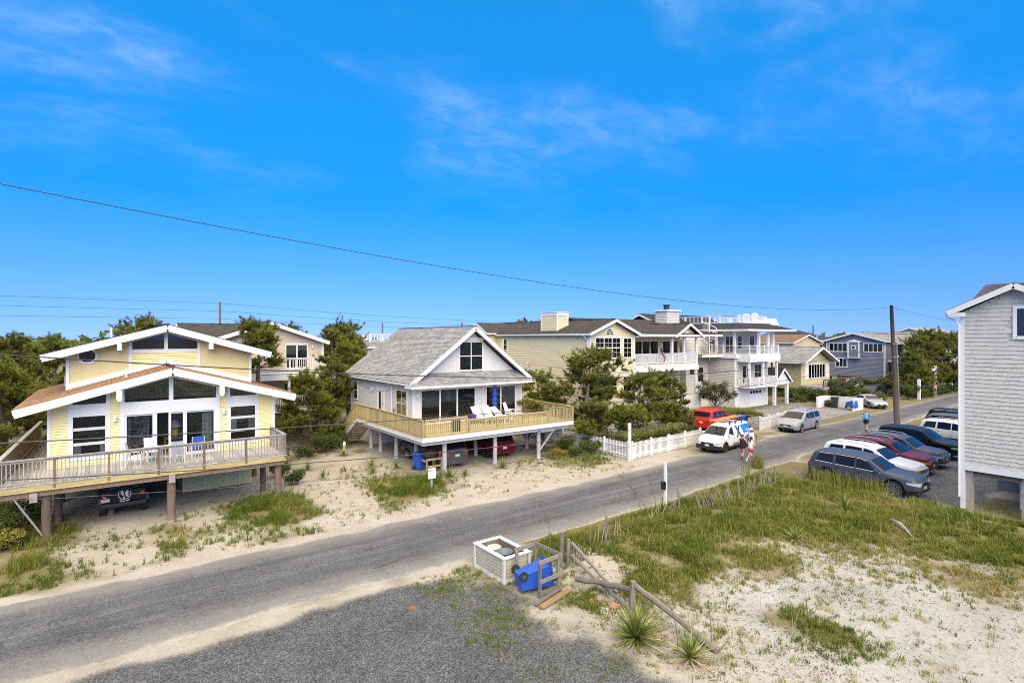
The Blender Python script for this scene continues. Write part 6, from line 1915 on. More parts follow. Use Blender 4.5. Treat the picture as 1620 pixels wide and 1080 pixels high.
def vpatch(poly_lo, poly_hi, name, mat, off, sgn, nz=8, nf=8):
    """panel between two slanted edges: f ranges at z low and z high"""
    (fa, fb, z0), (fc, fd, z1) = poly_lo, poly_hi
    g = MB()
    P = [[vside((fa + (fb - fa) * i / nf) * (1 - j / nz) + (fc + (fd - fc) * i / nf) * j / nz, z0 + (z1 - z0) * j / nz, sgn, off) for i in range(nf + 1)] for j in range(nz + 1)]
    for j in range(nz):
        for i in range(nf): g.face([P[j][i], P[j][i + 1], P[j + 1][i + 1], P[j + 1][i]])
    return g.build(name, mat, VAN)
for sgn in (1, -1):
    vpatch((3.75, 4.74, 0.62), (3.25, 4.74, 1.74), "blue_panel", VBLUE, 0.005, sgn)
    vpatch((2.42, 2.62, 0.92), (2.95, 3.15, 1.72), "blue_stroke", VNAVY, 0.009, sgn, 6, 2)
    vpatch((2.98, 3.2, 0.92), (2.42, 2.64, 1.72), "blue_stroke", VNAVY, 0.010, sgn, 6, 2)
    vpatch((1.9, 3.55, 0.50), (1.9, 3.55, 0.58), "rub_strip", BLACKP, 0.012, sgn, 1, 8)
# black unpainted nose of the van
g = MB()
g.hexa([(vL / 2 + 0.02, -0.80, 0.28), (vL / 2 + 0.085, -0.6, 0.28), (vL / 2 + 0.085, 0.6, 0.28), (vL / 2 + 0.02, 0.80, 0.28),
        (vL / 2 + 0.02, -0.80, 0.60), (vL / 2 + 0.085, -0.6, 0.60), (vL / 2 + 0.085, 0.6, 0.60), (vL / 2 + 0.02, 0.80, 0.60)])
g.box(vL / 2 - 0.35, vL / 2 + 0.03, -0.885, -0.70, 0.28, 0.56); g.box(vL / 2 - 0.35, vL / 2 + 0.03, 0.70, 0.885, 0.28, 0.56)
g.build("bumper", BLACKP, VAN, bevel=0.03)
def text_mesh(body, size, mat, name, parent, mtx, bold=0.0):
    cu = bpy.data.curves.new(name, "FONT"); cu.body = body; cu.size = size; cu.align_x = "CENTER"; cu.align_y = "CENTER"; cu.extrude = 0.002; cu.offset = bold
    to = bpy.data.objects.new(name + "_tmp", cu); COL.objects.link(to)
    dg = bpy.context.evaluated_depsgraph_get()
    me = bpy.data.meshes.new_from_object(to.evaluated_get(dg))
    bpy.data.objects.remove(to)
    me.transform(mtx); me.materials.clear(); me.materials.append(mat)
    o = link(name, me, parent); o["kind"] = "stuff"
    return o
LETW = M("white_lettering", (0.8, 0.8, 0.8), 0.5, 0.02)
for sgn in (1, -1):
    px_, py_, pz_ = vside(4.2, 1.3, sgn, 0.014)
    mtx = Matrix.Translation((px_, py_, pz_)) @ (Matrix.Rotation(math.pi, 4, "Z") if sgn > 0 else Matrix.Identity(4)) @ Matrix.Rotation(R(90), 4, "X")
    text_mesh("xfinity", 0.28, LETW, "lettering", VAN, mtx, 0.006)
# roof rack
g = MB()
for x in (-1.3, -0.3, 0.5): g.bar((x, -0.7, 1.99), (x, 0.7, 1.99), 0.05, 0.05); g.box(x - 0.03, x + 0.03, -0.69, -0.63, 1.84, 1.97); g.box(x - 0.03, x + 0.03, 0.63, 0.69, 1.84, 1.97)
g.bar((-1.6, -0.66, 2.04), (0.8, -0.66, 2.04), 0.05, 0.05); g.bar((-1.6, 0.66, 2.04), (0.8, 0.66, 2.04), 0.05, 0.05)
g.build("roof_rack", BLACKP, VAN)
# orange extension ladder lying on the rack
ORANGE = M("orange_fibreglass", (0.72, 0.26, 0.02), 0.45, 0.1, 4)
LAD = thing("extension_ladder", "orange extension ladder lying on the white van's roof rack", "ladder", (37.2, 23.35, 2.04), R(188), local=True)
for y in (-0.2, 0.2):
    g = MB(); g.box(-1.6, 2.6, y - 0.025, y + 0.025, 0.03, 0.12); g.build("side_rail", ORANGE, LAD)
g = MB(); g.cyl((0, -0.19, 0.075), (0, 0.19, 0.075), 0.018, n=6); rg_ = g.mesh("rung", METAL)
for i in range(13): link("rung", rg_, LAD, (-1.45 + i * 0.32, 0, 0))

# ---------------------------------------------------------------- black off-roader under the yellow house
JP = thing("black_offroader", "black soft-top off-roader with emblem spare wheel cover under the yellow house", "car", (0.62, 32.35, 0), R(90), local=True)
JPB = paint("black_offroader_paint", (0.010, 0.011, 0.018), 0.0, 0.3); SOFT = M("black_soft_top", (0.012, 0.012, 0.013), 0.85, 0.2, 12)
g = MB(); g.box(-2.0, 0.55, -0.82, 0.82, 0.55, 1.18); g.hexa([(0.55, -0.72, 0.55), (2.0, -0.62, 0.6), (2.0, 0.62, 0.6), (0.55, 0.72, 0.55), (0.55, -0.72, 1.16), (2.0, -0.58, 1.08), (2.0, 0.58, 1.08), (0.55, 0.72, 1.16)])
g.build("body", JPB, JP, bevel=0.04)
g = MB(); g.hexa([(-1.98, -0.8, 1.18), (0.55, -0.78, 1.18), (0.55, 0.78, 1.18), (-1.98, 0.8, 1.18), (-1.85, -0.68, 1.80), (0.15, -0.66, 1.82), (0.15, 0.66, 1.82), (-1.85, 0.68, 1.80)]); g.build("soft_top", SOFT, JP, bevel=0.05)
g = MB(); g.hexa([(-2.0, -0.55, 1.24), (-1.99, -0.55, 1.24), (-1.99, 0.55, 1.24), (-2.0, 0.55, 1.24), (-1.90, -0.5, 1.68), (-1.89, -0.5, 1.68), (-1.89, 0.5, 1.68), (-1.90, 0.5, 1.68)]); g.build("rear_window", AUTOGLASS, JP)
for sgn in (1, -1):
    for x in (-1.35, 1.45):
        g = MB(); g.prism([(x - 0.62, sgn * 0.62, 0.62), (x - 0.5, sgn * 0.62, 0.92), (x + 0.45, sgn * 0.62, 0.92), (x + 0.62, sgn * 0.62, 0.62), (x + 0.5, sgn * 0.62, 0.66), (x + 0.38, sgn * 0.62, 0.82), (x - 0.4, sgn * 0.62, 0.82), (x - 0.5, sgn * 0.62, 0.62)], (0, sgn * 0.32, 0)); g.build("fender", BLACKP, JP)
        ty, rm_, dk_ = wheel_meshes(0.39, 0.27, 5, DARKRIM)
        w_ = link("wheel", dk_, JP, (x, sgn * 0.77, 0.39), (0, 0, 0 if sgn > 0 else math.pi)); link("tyre", ty, w_); link("rim", rm_, w_)
    g = MB(); g.cyl((-2.0, sgn * 0.70, 0.98), (-2.06, sgn * 0.70, 0.98), 0.10, 0.09, 14); tl = g.build("tail_light", REDLENS, JP)
    g = MB(); g.box(-2.065, -2.05, sgn * 0.70 - 0.05, sgn * 0.70 + 0.05, 0.92, 0.95); g.build("reversing_lens", LENS, tl)
g = MB(); g.box(-2.22, -2.0, -0.85, 0.85, 0.48, 0.66); g.build("bumper", BLACKP, JP, bevel=0.04)
g = MB(); g.box(-2.03, -2.01, 0.52, 0.84, 0.72, 0.87); g.build("number_plate", PLATE, JP)
g = MB(); g.cyl((-2.0, -0.02, 1.02), (-2.26, -0.02, 1.02), 0.37, 0.36, 28); sw = g.build("spare_wheel", SOFT, JP)
# white printed emblem of the cover: ring, two figures, lettered arc
EMB = M("white_emblem_print", (0.62, 0.62, 0.60), 0.6, 0.05)
g = MB(); xe = -2.266
def arc(r0, r1, a0, a1, k=14):
    for i in range(k):
        a, c = R(a0 + (a1 - a0) * i / k), R(a0 + (a1 - a0) * (i + 1) / k)
        g.face([(xe, -0.02 + r0 * math.cos(a), 1.04 + r0 * math.sin(a)), (xe, -0.02 + r0 * math.cos(c), 1.04 + r0 * math.sin(c)), (xe, -0.02 + r1 * math.cos(c), 1.04 + r1 * math.sin(c)), (xe, -0.02 + r1 * math.cos(a), 1.04 + r1 * math.sin(a))])
arc(0.215, 0.24, 150, 395, 24); arc(0.29, 0.33, 235, 262, 4); arc(0.29, 0.33, 270, 305, 5)
for poly in ([(0.15, 0.13), (0.09, 0.18), (0.03, 0.10), (0.05, 0.0), (0.0, -0.09), (0.07, -0.06), (0.12, 0.04)], [(-0.02, 0.05), (-0.08, 0.16), (-0.15, 0.12), (-0.12, -0.02), (-0.15, -0.10), (-0.06, -0.13)], [(0.06, -0.12), (0.0, -0.11), (-0.02, -0.2), (0.06, -0.2)]):
    g.face([(xe, -0.02 + a, 1.04 + c) for a, c in poly])
g.build("emblem", EMB, sw)["kind"] = "stuff"
g = MB(); g.tube([(-2.06, 0.17, 1.3), (-2.06, 0.19, 1.62), (-2.05, 0.14, 1.68), (-2.05, -0.14, 1.68), (-2.06, -0.19, 1.62), (-2.06, -0.17, 1.3)], 0.022, 6); g.build("carrier_frame", METAL, JP)

# ================================================================ VEGETATION
def leaf_material(name, trans=0.35, rough=0.6):
    m = bpy.data.materials.new(name); m.use_nodes = True
    n, l = m.node_tree.nodes, m.node_tree.links
    n.remove(n["Principled BSDF"])
    at = n.new("ShaderNodeVertexColor"); at.layer_name = "tint"
    oi = n.new("ShaderNodeObjectInfo")
    hs = n.new("ShaderNodeHueSaturation"); l.new(at.outputs[0], hs.inputs["Color"])
    mr = n.new("ShaderNodeMapRange"); mr.inputs[3].default_value, mr.inputs[4].default_value = 0.85, 1.15
    l.new(oi.outputs["Random"], mr.inputs[0]); l.new(mr.outputs[0], hs.inputs["Value"])
    d = n.new("ShaderNodeBsdfPrincipled"); d.inputs["Roughness"].default_value = rough; d.inputs["Specular IOR Level"].default_value = 0.25
    t = n.new("ShaderNodeBsdfTranslucent")
    l.new(hs.outputs[0], d.inputs["Base Color"]); l.new(hs.outputs[0], t.inputs[0])
    ms = n.new("ShaderNodeMixShader"); ms.inputs[0].default_value = trans
    l.new(d.outputs[0], ms.inputs[1]); l.new(t.outputs[0], ms.inputs[2])
    l.new(ms.outputs[0], n["Material Output"].inputs[0])
    return m
LEAF = leaf_material("leaf_foliage"); NEEDLE = leaf_material("pine_needles", 0.22); GRASS = leaf_material("grass_blades", 0.35)
BARK = M("pine_bark", (0.10, 0.078, 0.06), 0.9, 0.35, 6, bump=0.6, bs=15, stretch=(3, 3, 1)); BARK_PALE = M("bleached_bark", (0.33, 0.29, 0.25), 0.9, 0.3, 6, bump=0.5, bs=15, stretch=(3, 3, 1))

def poly_mesh(name, co, faces_n, tint, mat):
    """co: (F, k, 3) separate polygons of k corners; tint (F, 3)"""
    F, k, _ = co.shape
    me = bpy.data.meshes.new(name)
    me.vertices.add(F * k)
    me.vertices.foreach_set("co", co.astype(np.float32).ravel())
    me.loops.add(F * k)
    me.loops.foreach_set("vertex_index", np.arange(F * k, dtype=np.int32))
    me.polygons.add(F)
    me.polygons.foreach_set("loop_start", np.arange(0, F * k, k, dtype=np.int32))
    me.update()
    at = me.color_attributes.new("tint", "FLOAT_COLOR", "POINT")
    c = np.ones((F, k, 4), np.float32); c[:, :, :3] = tint[:, None, :]
    at.data.foreach_set("color", c.ravel())
    me.materials.append(mat)
    return me
def unit(v): return v / (np.linalg.norm(v, axis=-1, keepdims=True) + 1e-9)

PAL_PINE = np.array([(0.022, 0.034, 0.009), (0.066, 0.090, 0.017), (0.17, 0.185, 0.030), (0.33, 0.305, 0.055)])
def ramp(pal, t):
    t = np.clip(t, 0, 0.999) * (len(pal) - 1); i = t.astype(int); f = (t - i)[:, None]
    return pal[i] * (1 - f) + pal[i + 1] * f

def pine_meshes(seed, h, spread, lean=(0, 0), limbs=16, tufts=2600, low=0.22, needle=0.24, width=0.034, pad=0.6, bare=0.0):
    rs = np.random.RandomState(seed); rnd = random.Random(seed)
    tr = MB()
    n = 9
    tp = []
    for i in range(n):
        t = i / (n - 1)
        tp.append(np.array([lean[0] * t ** 1.3 + 0.12 * math.sin(3.1 * t + seed), lean[1] * t ** 1.3 + 0.12 * math.cos(2.3 * t + seed) - 0.12 * math.cos(seed), h * 0.94 * t]))
    tr.tube([tuple(p - (np.array([0, 0, 0.2]) if i == 0 else 0)) for i, p in enumerate(tp)], [0.17 * h / 7 * (1 - 0.8 * i / (n - 1)) + 0.02 for i in range(n)], 8)
    def trunk(t):
        x = t * (n - 1); i = min(int(x), n - 2); return tp[i] + (tp[i + 1] - tp[i]) * (x - i)
    cen, rad = [], []
    for k in range(limbs):
        t = low + (1 - low) * ((k + 0.5) / limbs) ** 0.9
        az = k * 2.399963 + rnd.uniform(-.4, .4)
        Ln = spread * (1.05 - 0.75 * t) * rnd.uniform(0.65, 1.15)
        base = trunk(t)
        d = np.array([math.cos(az), math.sin(az), rnd.uniform(-0.05, 0.28)])
        pts = [base + d * Ln * s + np.array([0, 0, 0.35 * Ln * s * s * rnd.uniform(0.1, 0.6)]) for s in (0, 0.35, 0.7, 1.0)]
        tr.tube([tuple(p) for p in pts], [0.055 * h / 7 * (1.2 - t), 0.04 * h / 7, 0.025, 0.012], 5)
        m = max(2, int(Ln / 0.45))
        for q in range(m):
            s = 0.35 + 0.65 * (q + rnd.random()) / m
            i = min(int(s * 3), 2); pp = pts[i] + (pts[i + 1] - pts[i]) * (s * 3 - i)
            side = np.array([-d[1], d[0], 0.0]) * rnd.uniform(-0.5, 0.5) * Ln * 0.4 * s
            c = pp + side + np.array([0, 0, rnd.uniform(0, 0.25)])
            if rnd.random() < bare: continue
            tr.tube([tuple(pp), tuple(c)], [0.018, 0.008], 4)
            cen.append(c); rad.append(pad * rnd.uniform(0.6, 1.15))
    for q in range(4):
        cen.append(trunk(0.93 + 0.02 * q) + np.array([rnd.uniform(-.25, .25), rnd.uniform(-.25, .25), 0.1 * q])); rad.append(pad * 0.6)
    cen, rad = np.array(cen), np.array(rad)
    # twigs fan out and up from every branch end; the needle tufts sit along the twigs
    nt = max(len(cen) * 4, tufts // 7)
    w = rad ** 2; ci = rs.choice(len(cen), nt, p=w / w.sum())
    axis_xy = np.array([[trunk(np.clip(c[2] / h, 0, 1))[0], trunk(np.clip(c[2] / h, 0, 1))[1]] for c in cen])
    out = np.concatenate([cen[:, :2] - axis_xy, np.zeros((len(cen), 1))], 1); out = unit(out)
    td = unit(out[ci] * 0.7 + np.array([0, 0, 0.55]) + rs.normal(size=(nt, 3)) * np.array([0.75, 0.75, 0.45]))
    tl = rad[ci] * (0.55 + 0.9 * rs.rand(nt))
    tb = cen[ci] + rs.normal(size=(nt, 3)) * rad[ci][:, None] * np.array([0.42, 0.42, 0.22])
    idx = rs.randint(0, nt, tufts); f_ = rs.rand(tufts) ** 0.7
    pos = tb[idx] + td[idx] * (tl[idx] * f_)[:, None] + np.array([0, 0, 1.0]) * (0.22 * tl[idx] * f_ ** 2)[:, None]
    main = unit(td[idx] + np.array([0, 0, 0.6]) + rs.normal(size=(tufts, 3)) * 0.2)
    u_ = np.stack([f_, f_, f_ * 1.6 - 0.8], -1)
    clump_key = ci[idx]
    K = 9
    dirs = unit(main[:, None, :] * 0.9 + rs.normal(size=(tufts, K, 3)) * 0.48)
    ln = needle * (0.7 + 0.6 * rs.rand(tufts, K, 1))
    perp = unit(np.cross(dirs, rs.normal(size=(tufts, K, 3))))
    p0 = pos[:, None, :] + dirs * 0.02
    co = np.stack([p0 - perp * width / 2, p0 + perp * width / 2, p0 + dirs * ln], 2).reshape(-1, 3, 3)
    clump = rs.rand(len(cen))[clump_key]
    tt = 0.36 + 0.40 * u_[:, 2] + 0.42 * (clump - 0.5) + 0.22 * rs.rand(tufts)  # inner tufts painted darker like crown shade, twig tips paler as new growth
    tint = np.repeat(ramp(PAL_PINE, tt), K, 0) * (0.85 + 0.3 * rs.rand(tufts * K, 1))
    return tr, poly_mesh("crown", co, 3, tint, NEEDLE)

PINES = {}
def pine_proto(key, **k):
    bark = k.pop("bark", BARK)
    tr, crown = pine_meshes(**k)
    PINES[key] = (tr.mesh("trunk", bark, smooth=True), crown)
def pine(key, x, y, label, s=1.0, rz=0.0, group="pine trees around the houses", sz=None):
    t = thing("pine_tree", label, "pine tree", (x, y, gz(x, y) - 0.05 if abs(x) < 120 else 0), rz, group, local=True)
    t.scale = (s, s, sz or s)
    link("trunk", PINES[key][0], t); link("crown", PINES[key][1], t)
    return t
pine_proto("a", seed=1, h=7.5, spread=2.8, limbs=20, tufts=6400, bare=0.15, pad=0.54)
pine_proto("b", seed=2, h=7.5, spread=3.1, lean=(0.8, 0.3), limbs=19, tufts=6400, low=0.15, bare=0.18, pad=0.54)
pine_proto("c", seed=3, h=6.0, spread=3.0, lean=(-0.3, 0.2), limbs=17, tufts=5600, low=0.10, pad=0.58, bare=0.15)
pine_proto("lean", seed=4, h=9.6, spread=2.6, lean=(2.6, -0.5), limbs=12, tufts=2800, low=0.55, pad=0.55)
pine_proto("pale", seed=15, h=7.2, spread=4.6, lean=(-0.7, 0.3), limbs=24, tufts=9800, low=0.08, bark=BARK_PALE, bare=0.14, pad=0.58)
pine_proto("top", seed=21, h=9.2, spread=2.5, lean=(0.3, 0.2), limbs=11, tufts=3600, low=0.62, pad=0.55)
pine_proto("far", seed=6, h=8.5, spread=3.3, limbs=16, tufts=5000, low=0.1, needle=0.3, width=0.06, pad=0.8)

pine("b", -6.6, 38.0, "dense pine at the left edge behind the deck's board screen", 0.95, 0.5)
pine("a", -9.2, 44.0, "second pine of the dark clump at the left edge", 1.0, 2.1)
pine("c", -4.6, 43.5, "low spreading pine between the yellow house and the left clump", 1.05, 1.0)
pine("a", -5.4, 50.0, "pine rising behind the octagonal window", 1.05, 4.0)
pine("b", -12.5, 50.0, "outermost pine on the left skyline", 1.0, 3.3)
pine("c", -8.2, 34.5, "low pine by the board screen near the left edge", 0.85, 2.6)
pine("a", -14.5, 60.0, "far pine behind the left clump", 1.1, 0.3)
pine("lean", -0.6, 47.5, "tall pine leaning over the yellow house's upper roof", 1.0, 0.2)
pine("top", 8.6, 42.2, "tall pine in front of the beige house's gable", 1.0, 4.3)
pine("c", 12.0, 40.6, "bushy pine between the yellow and grey houses, nearest", 0.90, 0.4)
pine("a", 13.9, 43.0, "slim pine beside the beige house's balcony end", 0.86, 1.9)
pine("b", 16.8, 50.5, "large pine left of the grey roof", 1.22, 1.1)
pine("a", 19.6, 54.5, "pine behind the grey roof's back corner", 1.22, 5.0)
pine("a", 14.6, 57.0, "pine farthest back between the beige and grey houses", 1.2, 3.0)
pine("pale", 29.2, 30.6, "wide pine with bleached trunk right of the grey house", 1.06, 2.0, sz=0.98)
pine("c", 28.9, 35.2, "low dark pine tucked behind the grey house's right deck", 0.85, 0.9)
pine("c", 34.4, 29.8, "low pine behind the hedge and picket fence", 0.82, 3.5)
pine("c", 38.4, 30.2, "low pine below the cream house's flag balcony", 0.84, 5.2)
pine("c", 28.2, 28.3, "small dense pine over the side picket fence", 0.46, 4.4)
pine("c", 31.4, 31.6, "dark low pine between the bleached pine and the hedge", 0.8, 1.7)
pine("b", 41.8, 31.4, "small pine left of the open-branched tree", 0.56, 1.2)
for i, (x, y, s, lb) in enumerate(((89.2, 28.2, 0.75, "smaller pine in front of the stacked porches"), (93.0, 28.8, 0.95, "pine covering the stacked porches' corner"),
                                   (97.0, 28.8, 1.04, "tall pine right of the stacked porches"), (101.2, 29.0, 1.06, "tall pine behind the white street sign"),
                                   (105, 28.6, 1.0, "pine beside the shingled house's edge, far up the road"), (109.5, 28.4, 1.02, "farthest pine up the road"))):
    pine("far", x, y, lb, s, i * 1.3)
pine("a", 48.5, 62, "pine tip showing over the cream house's ridge", 1.36, 0.7)

for i, (x, y, s_, lb) in enumerate(((-17.5, 56, 0.95, "far left pine with its crown above the scrub"), (-11, 66, 0.95, "pine beyond the octagonal window's scrub"), (-21, 72, 0.9, "small far pine at the left picture edge"), (-3.5, 61, 0.92, "far pine behind the leaning one"), (4.5, 64, 1.05, "pine behind the beige house's dark wing roof"), (22.5, 62, 1.0, "far pine right of the large one by the grey roof"))):
    pine("far", x, y, lb, s_, i * 0.9 + 0.4)
# open-branched broadleaf tree
def leafy(seed, centres, radii, n, size, pal, flat=1.0, up=0.3, shell=0.5):
    rs = np.random.RandomState(seed)
    cen, rad = np.array(centres, float), np.array(radii, float)
    w = rad ** 2; idx = rs.choice(len(cen), n, p=w / w.sum())
    u_ = unit(rs.normal(size=(n, 3)))
    r = (shell + (1 - shell) * rs.rand(n, 1)) ** 0.6
    pos = cen[idx] + u_ * r * rad[idx][:, None] * np.array([1, 1, flat])
    nrm = unit(u_ * 0.6 + np.array([0, 0, up]) + rs.normal(size=(n, 3)) * 0.7)
    a = unit(np.cross(nrm, rs.normal(size=(n, 3)))); b_ = np.cross(nrm, a)
    s = size * (0.6 + 0.8 * rs.rand(n, 1))
    co = np.stack([pos - a * s, pos + b_ * s * 0.45, pos + a * s, pos - b_ * s * 0.45], 1)
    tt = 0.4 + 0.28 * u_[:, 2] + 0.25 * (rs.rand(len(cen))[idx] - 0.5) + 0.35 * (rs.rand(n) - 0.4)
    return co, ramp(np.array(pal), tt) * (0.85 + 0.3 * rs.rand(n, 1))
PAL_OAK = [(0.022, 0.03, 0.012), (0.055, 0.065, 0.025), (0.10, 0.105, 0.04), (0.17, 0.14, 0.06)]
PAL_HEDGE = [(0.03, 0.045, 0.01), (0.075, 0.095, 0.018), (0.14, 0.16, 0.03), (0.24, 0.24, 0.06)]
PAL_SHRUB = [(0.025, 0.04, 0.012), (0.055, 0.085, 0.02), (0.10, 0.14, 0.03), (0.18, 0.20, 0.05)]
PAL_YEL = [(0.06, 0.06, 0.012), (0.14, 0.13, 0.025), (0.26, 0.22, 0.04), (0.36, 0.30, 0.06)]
T8 = thing("broadleaf_tree", "small open-branched broadleaf tree in front of the greige house", "tree", (49.0, 32.2, 0), local=True)
tr = MB(); rnd = random.Random(9); tips = []
tr.tube([(0, 0, -0.1), (0.05, 0, 0.9), (0, 0.05, 1.8)], [0.11, 0.09, 0.07], 7)
for k in range(13):
    az = k * 2.4; el = rnd.uniform(0.5, 1.2); L_ = rnd.uniform(1.8, 3.0)
    p0 = Vector((0, 0, 0.8 + 0.09 * k)); d = Vector((math.cos(az) * math.cos(el), math.sin(az) * math.cos(el), math.sin(el)))
    p1 = p0 + d * L_ * 0.55; p2 = p0 + d * L_ + Vector((0, 0, 0.2))
    tr.tube([p0, p1, p2], [0.05, 0.03, 0.012], 5); tips += [tuple(p2), tuple(p1.lerp(p2, 0.5))]
    for q in range(2):
        p3 = p1 + Vector((rnd.uniform(-.7, .7), rnd.uniform(-.7, .7), rnd.uniform(.2, .7))); tr.tube([p1, p3], [0.02, 0.008], 4); tips.append(tuple(p3))
tr.build("trunk", M("grey_twig_bark", (0.12, 0.10, 0.085), 0.9, 0.3), T8, org=(0, 0, 0))
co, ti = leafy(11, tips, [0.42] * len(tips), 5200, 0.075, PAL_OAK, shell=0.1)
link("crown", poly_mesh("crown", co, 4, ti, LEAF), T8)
# round leafy trees on the left skyline
for i, (x, y, h, lb) in enumerate(((-34, 96, 9.5, "round broadleaf tree on the far left skyline"), (-19, 100, 6.8, "low round tree right of the far left pole"))):
    t = thing("far_tree", lb, "tree", (x, y, 0), local=True)
    rr = random.Random(i + 3)
    cs_ = [(rr.uniform(-2.4, 2.4), rr.uniform(-2.4, 2.4), h * rr.uniform(0.45, 0.88)) for _ in range(16)]
    tr = MB(); tr.tube([(0, 0, -0.1), (0.1, 0, h * 0.4), (0, 0.1, h * 0.7)], [0.25, 0.18, 0.08], 7)
    for c in cs_[:8]: tr.tube([(0, 0, h * 0.4), c], [0.08, 0.03], 5)
    tr.build("trunk", BARK, t, org=(0, 0, 0))
    co, ti = leafy(20 + i, cs_, [1.15] * 16, 3200, 0.22, PAL_OAK, shell=0.2); link("crown", poly_mesh("crown", co, 4, ti, LEAF), t)

def shrub(name, label, x, y, centres, radii, n, size, pal, cat="shrub", group=None, flat=0.9, seed=1, stems=True):
    t = thing(name, label, cat, (x, y, gz(x, y)), local=True, group=group)
    co, ti = leafy(seed, centres, radii, n, size, pal, flat=flat, shell=0.35)
    link("foliage", poly_mesh("foliage", co, 4, ti, LEAF), t)
    if stems:
        mb = MB()
        for c in centres[:10]: mb.tube([(c[0] * 0.3, c[1] * 0.3, -0.05), (c[0] * 0.7, c[1] * 0.7, c[2] * 0.5), c], [0.025, 0.018, 0.008], 4)
        mb.build("stem", BARK, t, org=(0, 0, 0))
    return t
def hedge(label, p, q, w, h, n, seed, pal=PAL_HEDGE, size=0.06, rnd_top=0.0):
    p, q = Vector(p), Vector(q); L_ = (q - p).length; rr = random.Random(seed); cs_, rd = [], []
    k = int(L_ / 0.32)
    for i in range(k):
        for j in range(max(2, int(w / 0.35))):
            t = (i + rr.random()) / k; s = (j + rr.random()) / max(2, int(w / 0.35)) - 0.5
            c = p.lerp(q, t); e = (1 - rnd_top * (2 * abs(t - 0.5)) ** 3)
            nrm = Vector((-(q - p).y, (q - p).x, 0)).normalized()
            for z in ((0.3, 0.68) if h > 0.8 else (0.55,)):
                cc = c + nrm * s * w * e; cs_.append((cc.x - p.x, cc.y - p.y, z * h * e + rr.uniform(-.06, .08))); rd.append(0.34 * min(1, h))
    return shrub("hedge", label, p.x, p.y, cs_, rd, n, size, pal, "hedge", seed=seed, stems=False)
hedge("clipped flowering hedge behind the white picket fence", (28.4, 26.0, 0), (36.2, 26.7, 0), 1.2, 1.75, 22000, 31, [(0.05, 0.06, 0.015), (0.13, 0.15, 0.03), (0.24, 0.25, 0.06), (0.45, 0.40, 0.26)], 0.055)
hedge("broad rounded hedge behind the red SUV", (41.5, 32.2, 0), (52.0, 29.2, 0), 2.6, 1.6, 24000, 32, [(0.05, 0.06, 0.012), (0.14, 0.155, 0.03), (0.26, 0.26, 0.05), (0.36, 0.34, 0.08)], 0.06, 0.7)
hedge("long bright hedge at the far corner by the street sign", (86.5, 26.9, 0), (108, 27.4, 0), 1.2, 1.3, 9000, 33, PAL_SHRUB, 0.11)
def blob(r, h, seed, k=9):
    rr = random.Random(seed); return [(rr.uniform(-r, r) * 0.7, rr.uniform(-r, r) * 0.7, h * rr.uniform(0.35, 0.8)) for _ in range(k)]
for i, (x, y, r, h, n, pal, lb) in enumerate((
        (-2.9, 31.2, 0.9, 1.3, 3500, PAL_SHRUB, "dark shrub under the left end of the grey deck"), (-3.6, 29.4, 0.9, 1.1, 3500, PAL_SHRUB, "leafy shrub by the diagonal deck brace"),
        (-3.0, 28.1, 0.45, 0.7, 1500, PAL_YEL, "yellow flowering weed clump below the deck brace"),
        (12.4, 38.9, 0.95, 1.45, 4200, PAL_SHRUB, "round pale-flowered bush between the yellow and grey houses"), (10.7, 38.2, 0.6, 0.8, 1800, PAL_SHRUB, "low bush left of the round pale-flowered bush"),
        (13.6, 39.9, 0.8, 1.3, 2800, PAL_SHRUB, "bright green bush against the grey house's stair"),
        (8.0, 33.4, 0.55, 1.0, 1800, PAL_SHRUB, "shrub at the right end of the grey deck"), (8.3, 31.2, 0.5, 0.8, 1500, PAL_SHRUB, "small shrub beside the rightmost old piling"),
        (25.2, 27.4, 0.5, 0.75, 1900, PAL_SHRUB, "round green shrub under the grey house's deck corner"), (26.6, 27.2, 0.55, 0.95, 2200, PAL_SHRUB, "taller green shrub left of the picket fence corner"),
        (24.2, 27.8, 0.7, 0.5, 1800, PAL_YEL, "yellowing low weeds beside the grey corner piling"), (26.5, 29.5, 0.7, 1.0, 2500, PAL_HEDGE, "yellow green shrub behind the grey house's brace"),
        (69.8, 34.8, 1.5, 2.0, 2600, PAL_SHRUB, "shrub right of the garage portico"), (72.6, 33.4, 1.4, 1.6, 2400, PAL_SHRUB, "shrub below the khaki cottage's left corner"),
        (76.2, 32.0, 1.6, 3.0, 3400, PAL_SHRUB, "tall dark shrub in front of the khaki cottage's deck"), (80.5, 31.2, 1.6, 1.5, 2600, PAL_HEDGE, "olive shrub under the bunting"),
        (84.2, 33.5, 1.6, 2.0, 2600, PAL_SHRUB, "shrub at the right end of the cottage deck"), (87.6, 32.6, 1.9, 2.6, 3000, PAL_SHRUB, "large shrub below the slate blue house"),
        (91.5, 32.0, 1.8, 2.4, 2600, PAL_SHRUB, "shrub in front of the slate blue house's right corner"), (78.5, 28.6, 1.0, 1.2, 1800, PAL_HEDGE, "bush between the silver sedan and the bin enclosure"),
        (84.5, 27.2, 1.3, 2.0, 2400, PAL_SHRUB, "bush right of the utility pole by the white post"), (71.0, 31.2, 1.2, 0.8, 1600, PAL_HEDGE, "low weeds along the far gravel drive"),
        (68.6, 30.2, 0.9, 0.6, 1200, PAL_HEDGE, "low weeds left of the bin enclosure"))):
    shrub("shrub", lb, x, y, blob(r, h, i + 50, 10), [0.42 * min(r, 1.2) + 0.08] * 10, n, 0.05 if x < 40 else 0.10, pal, seed=60 + i, group="shrubs in the yards")
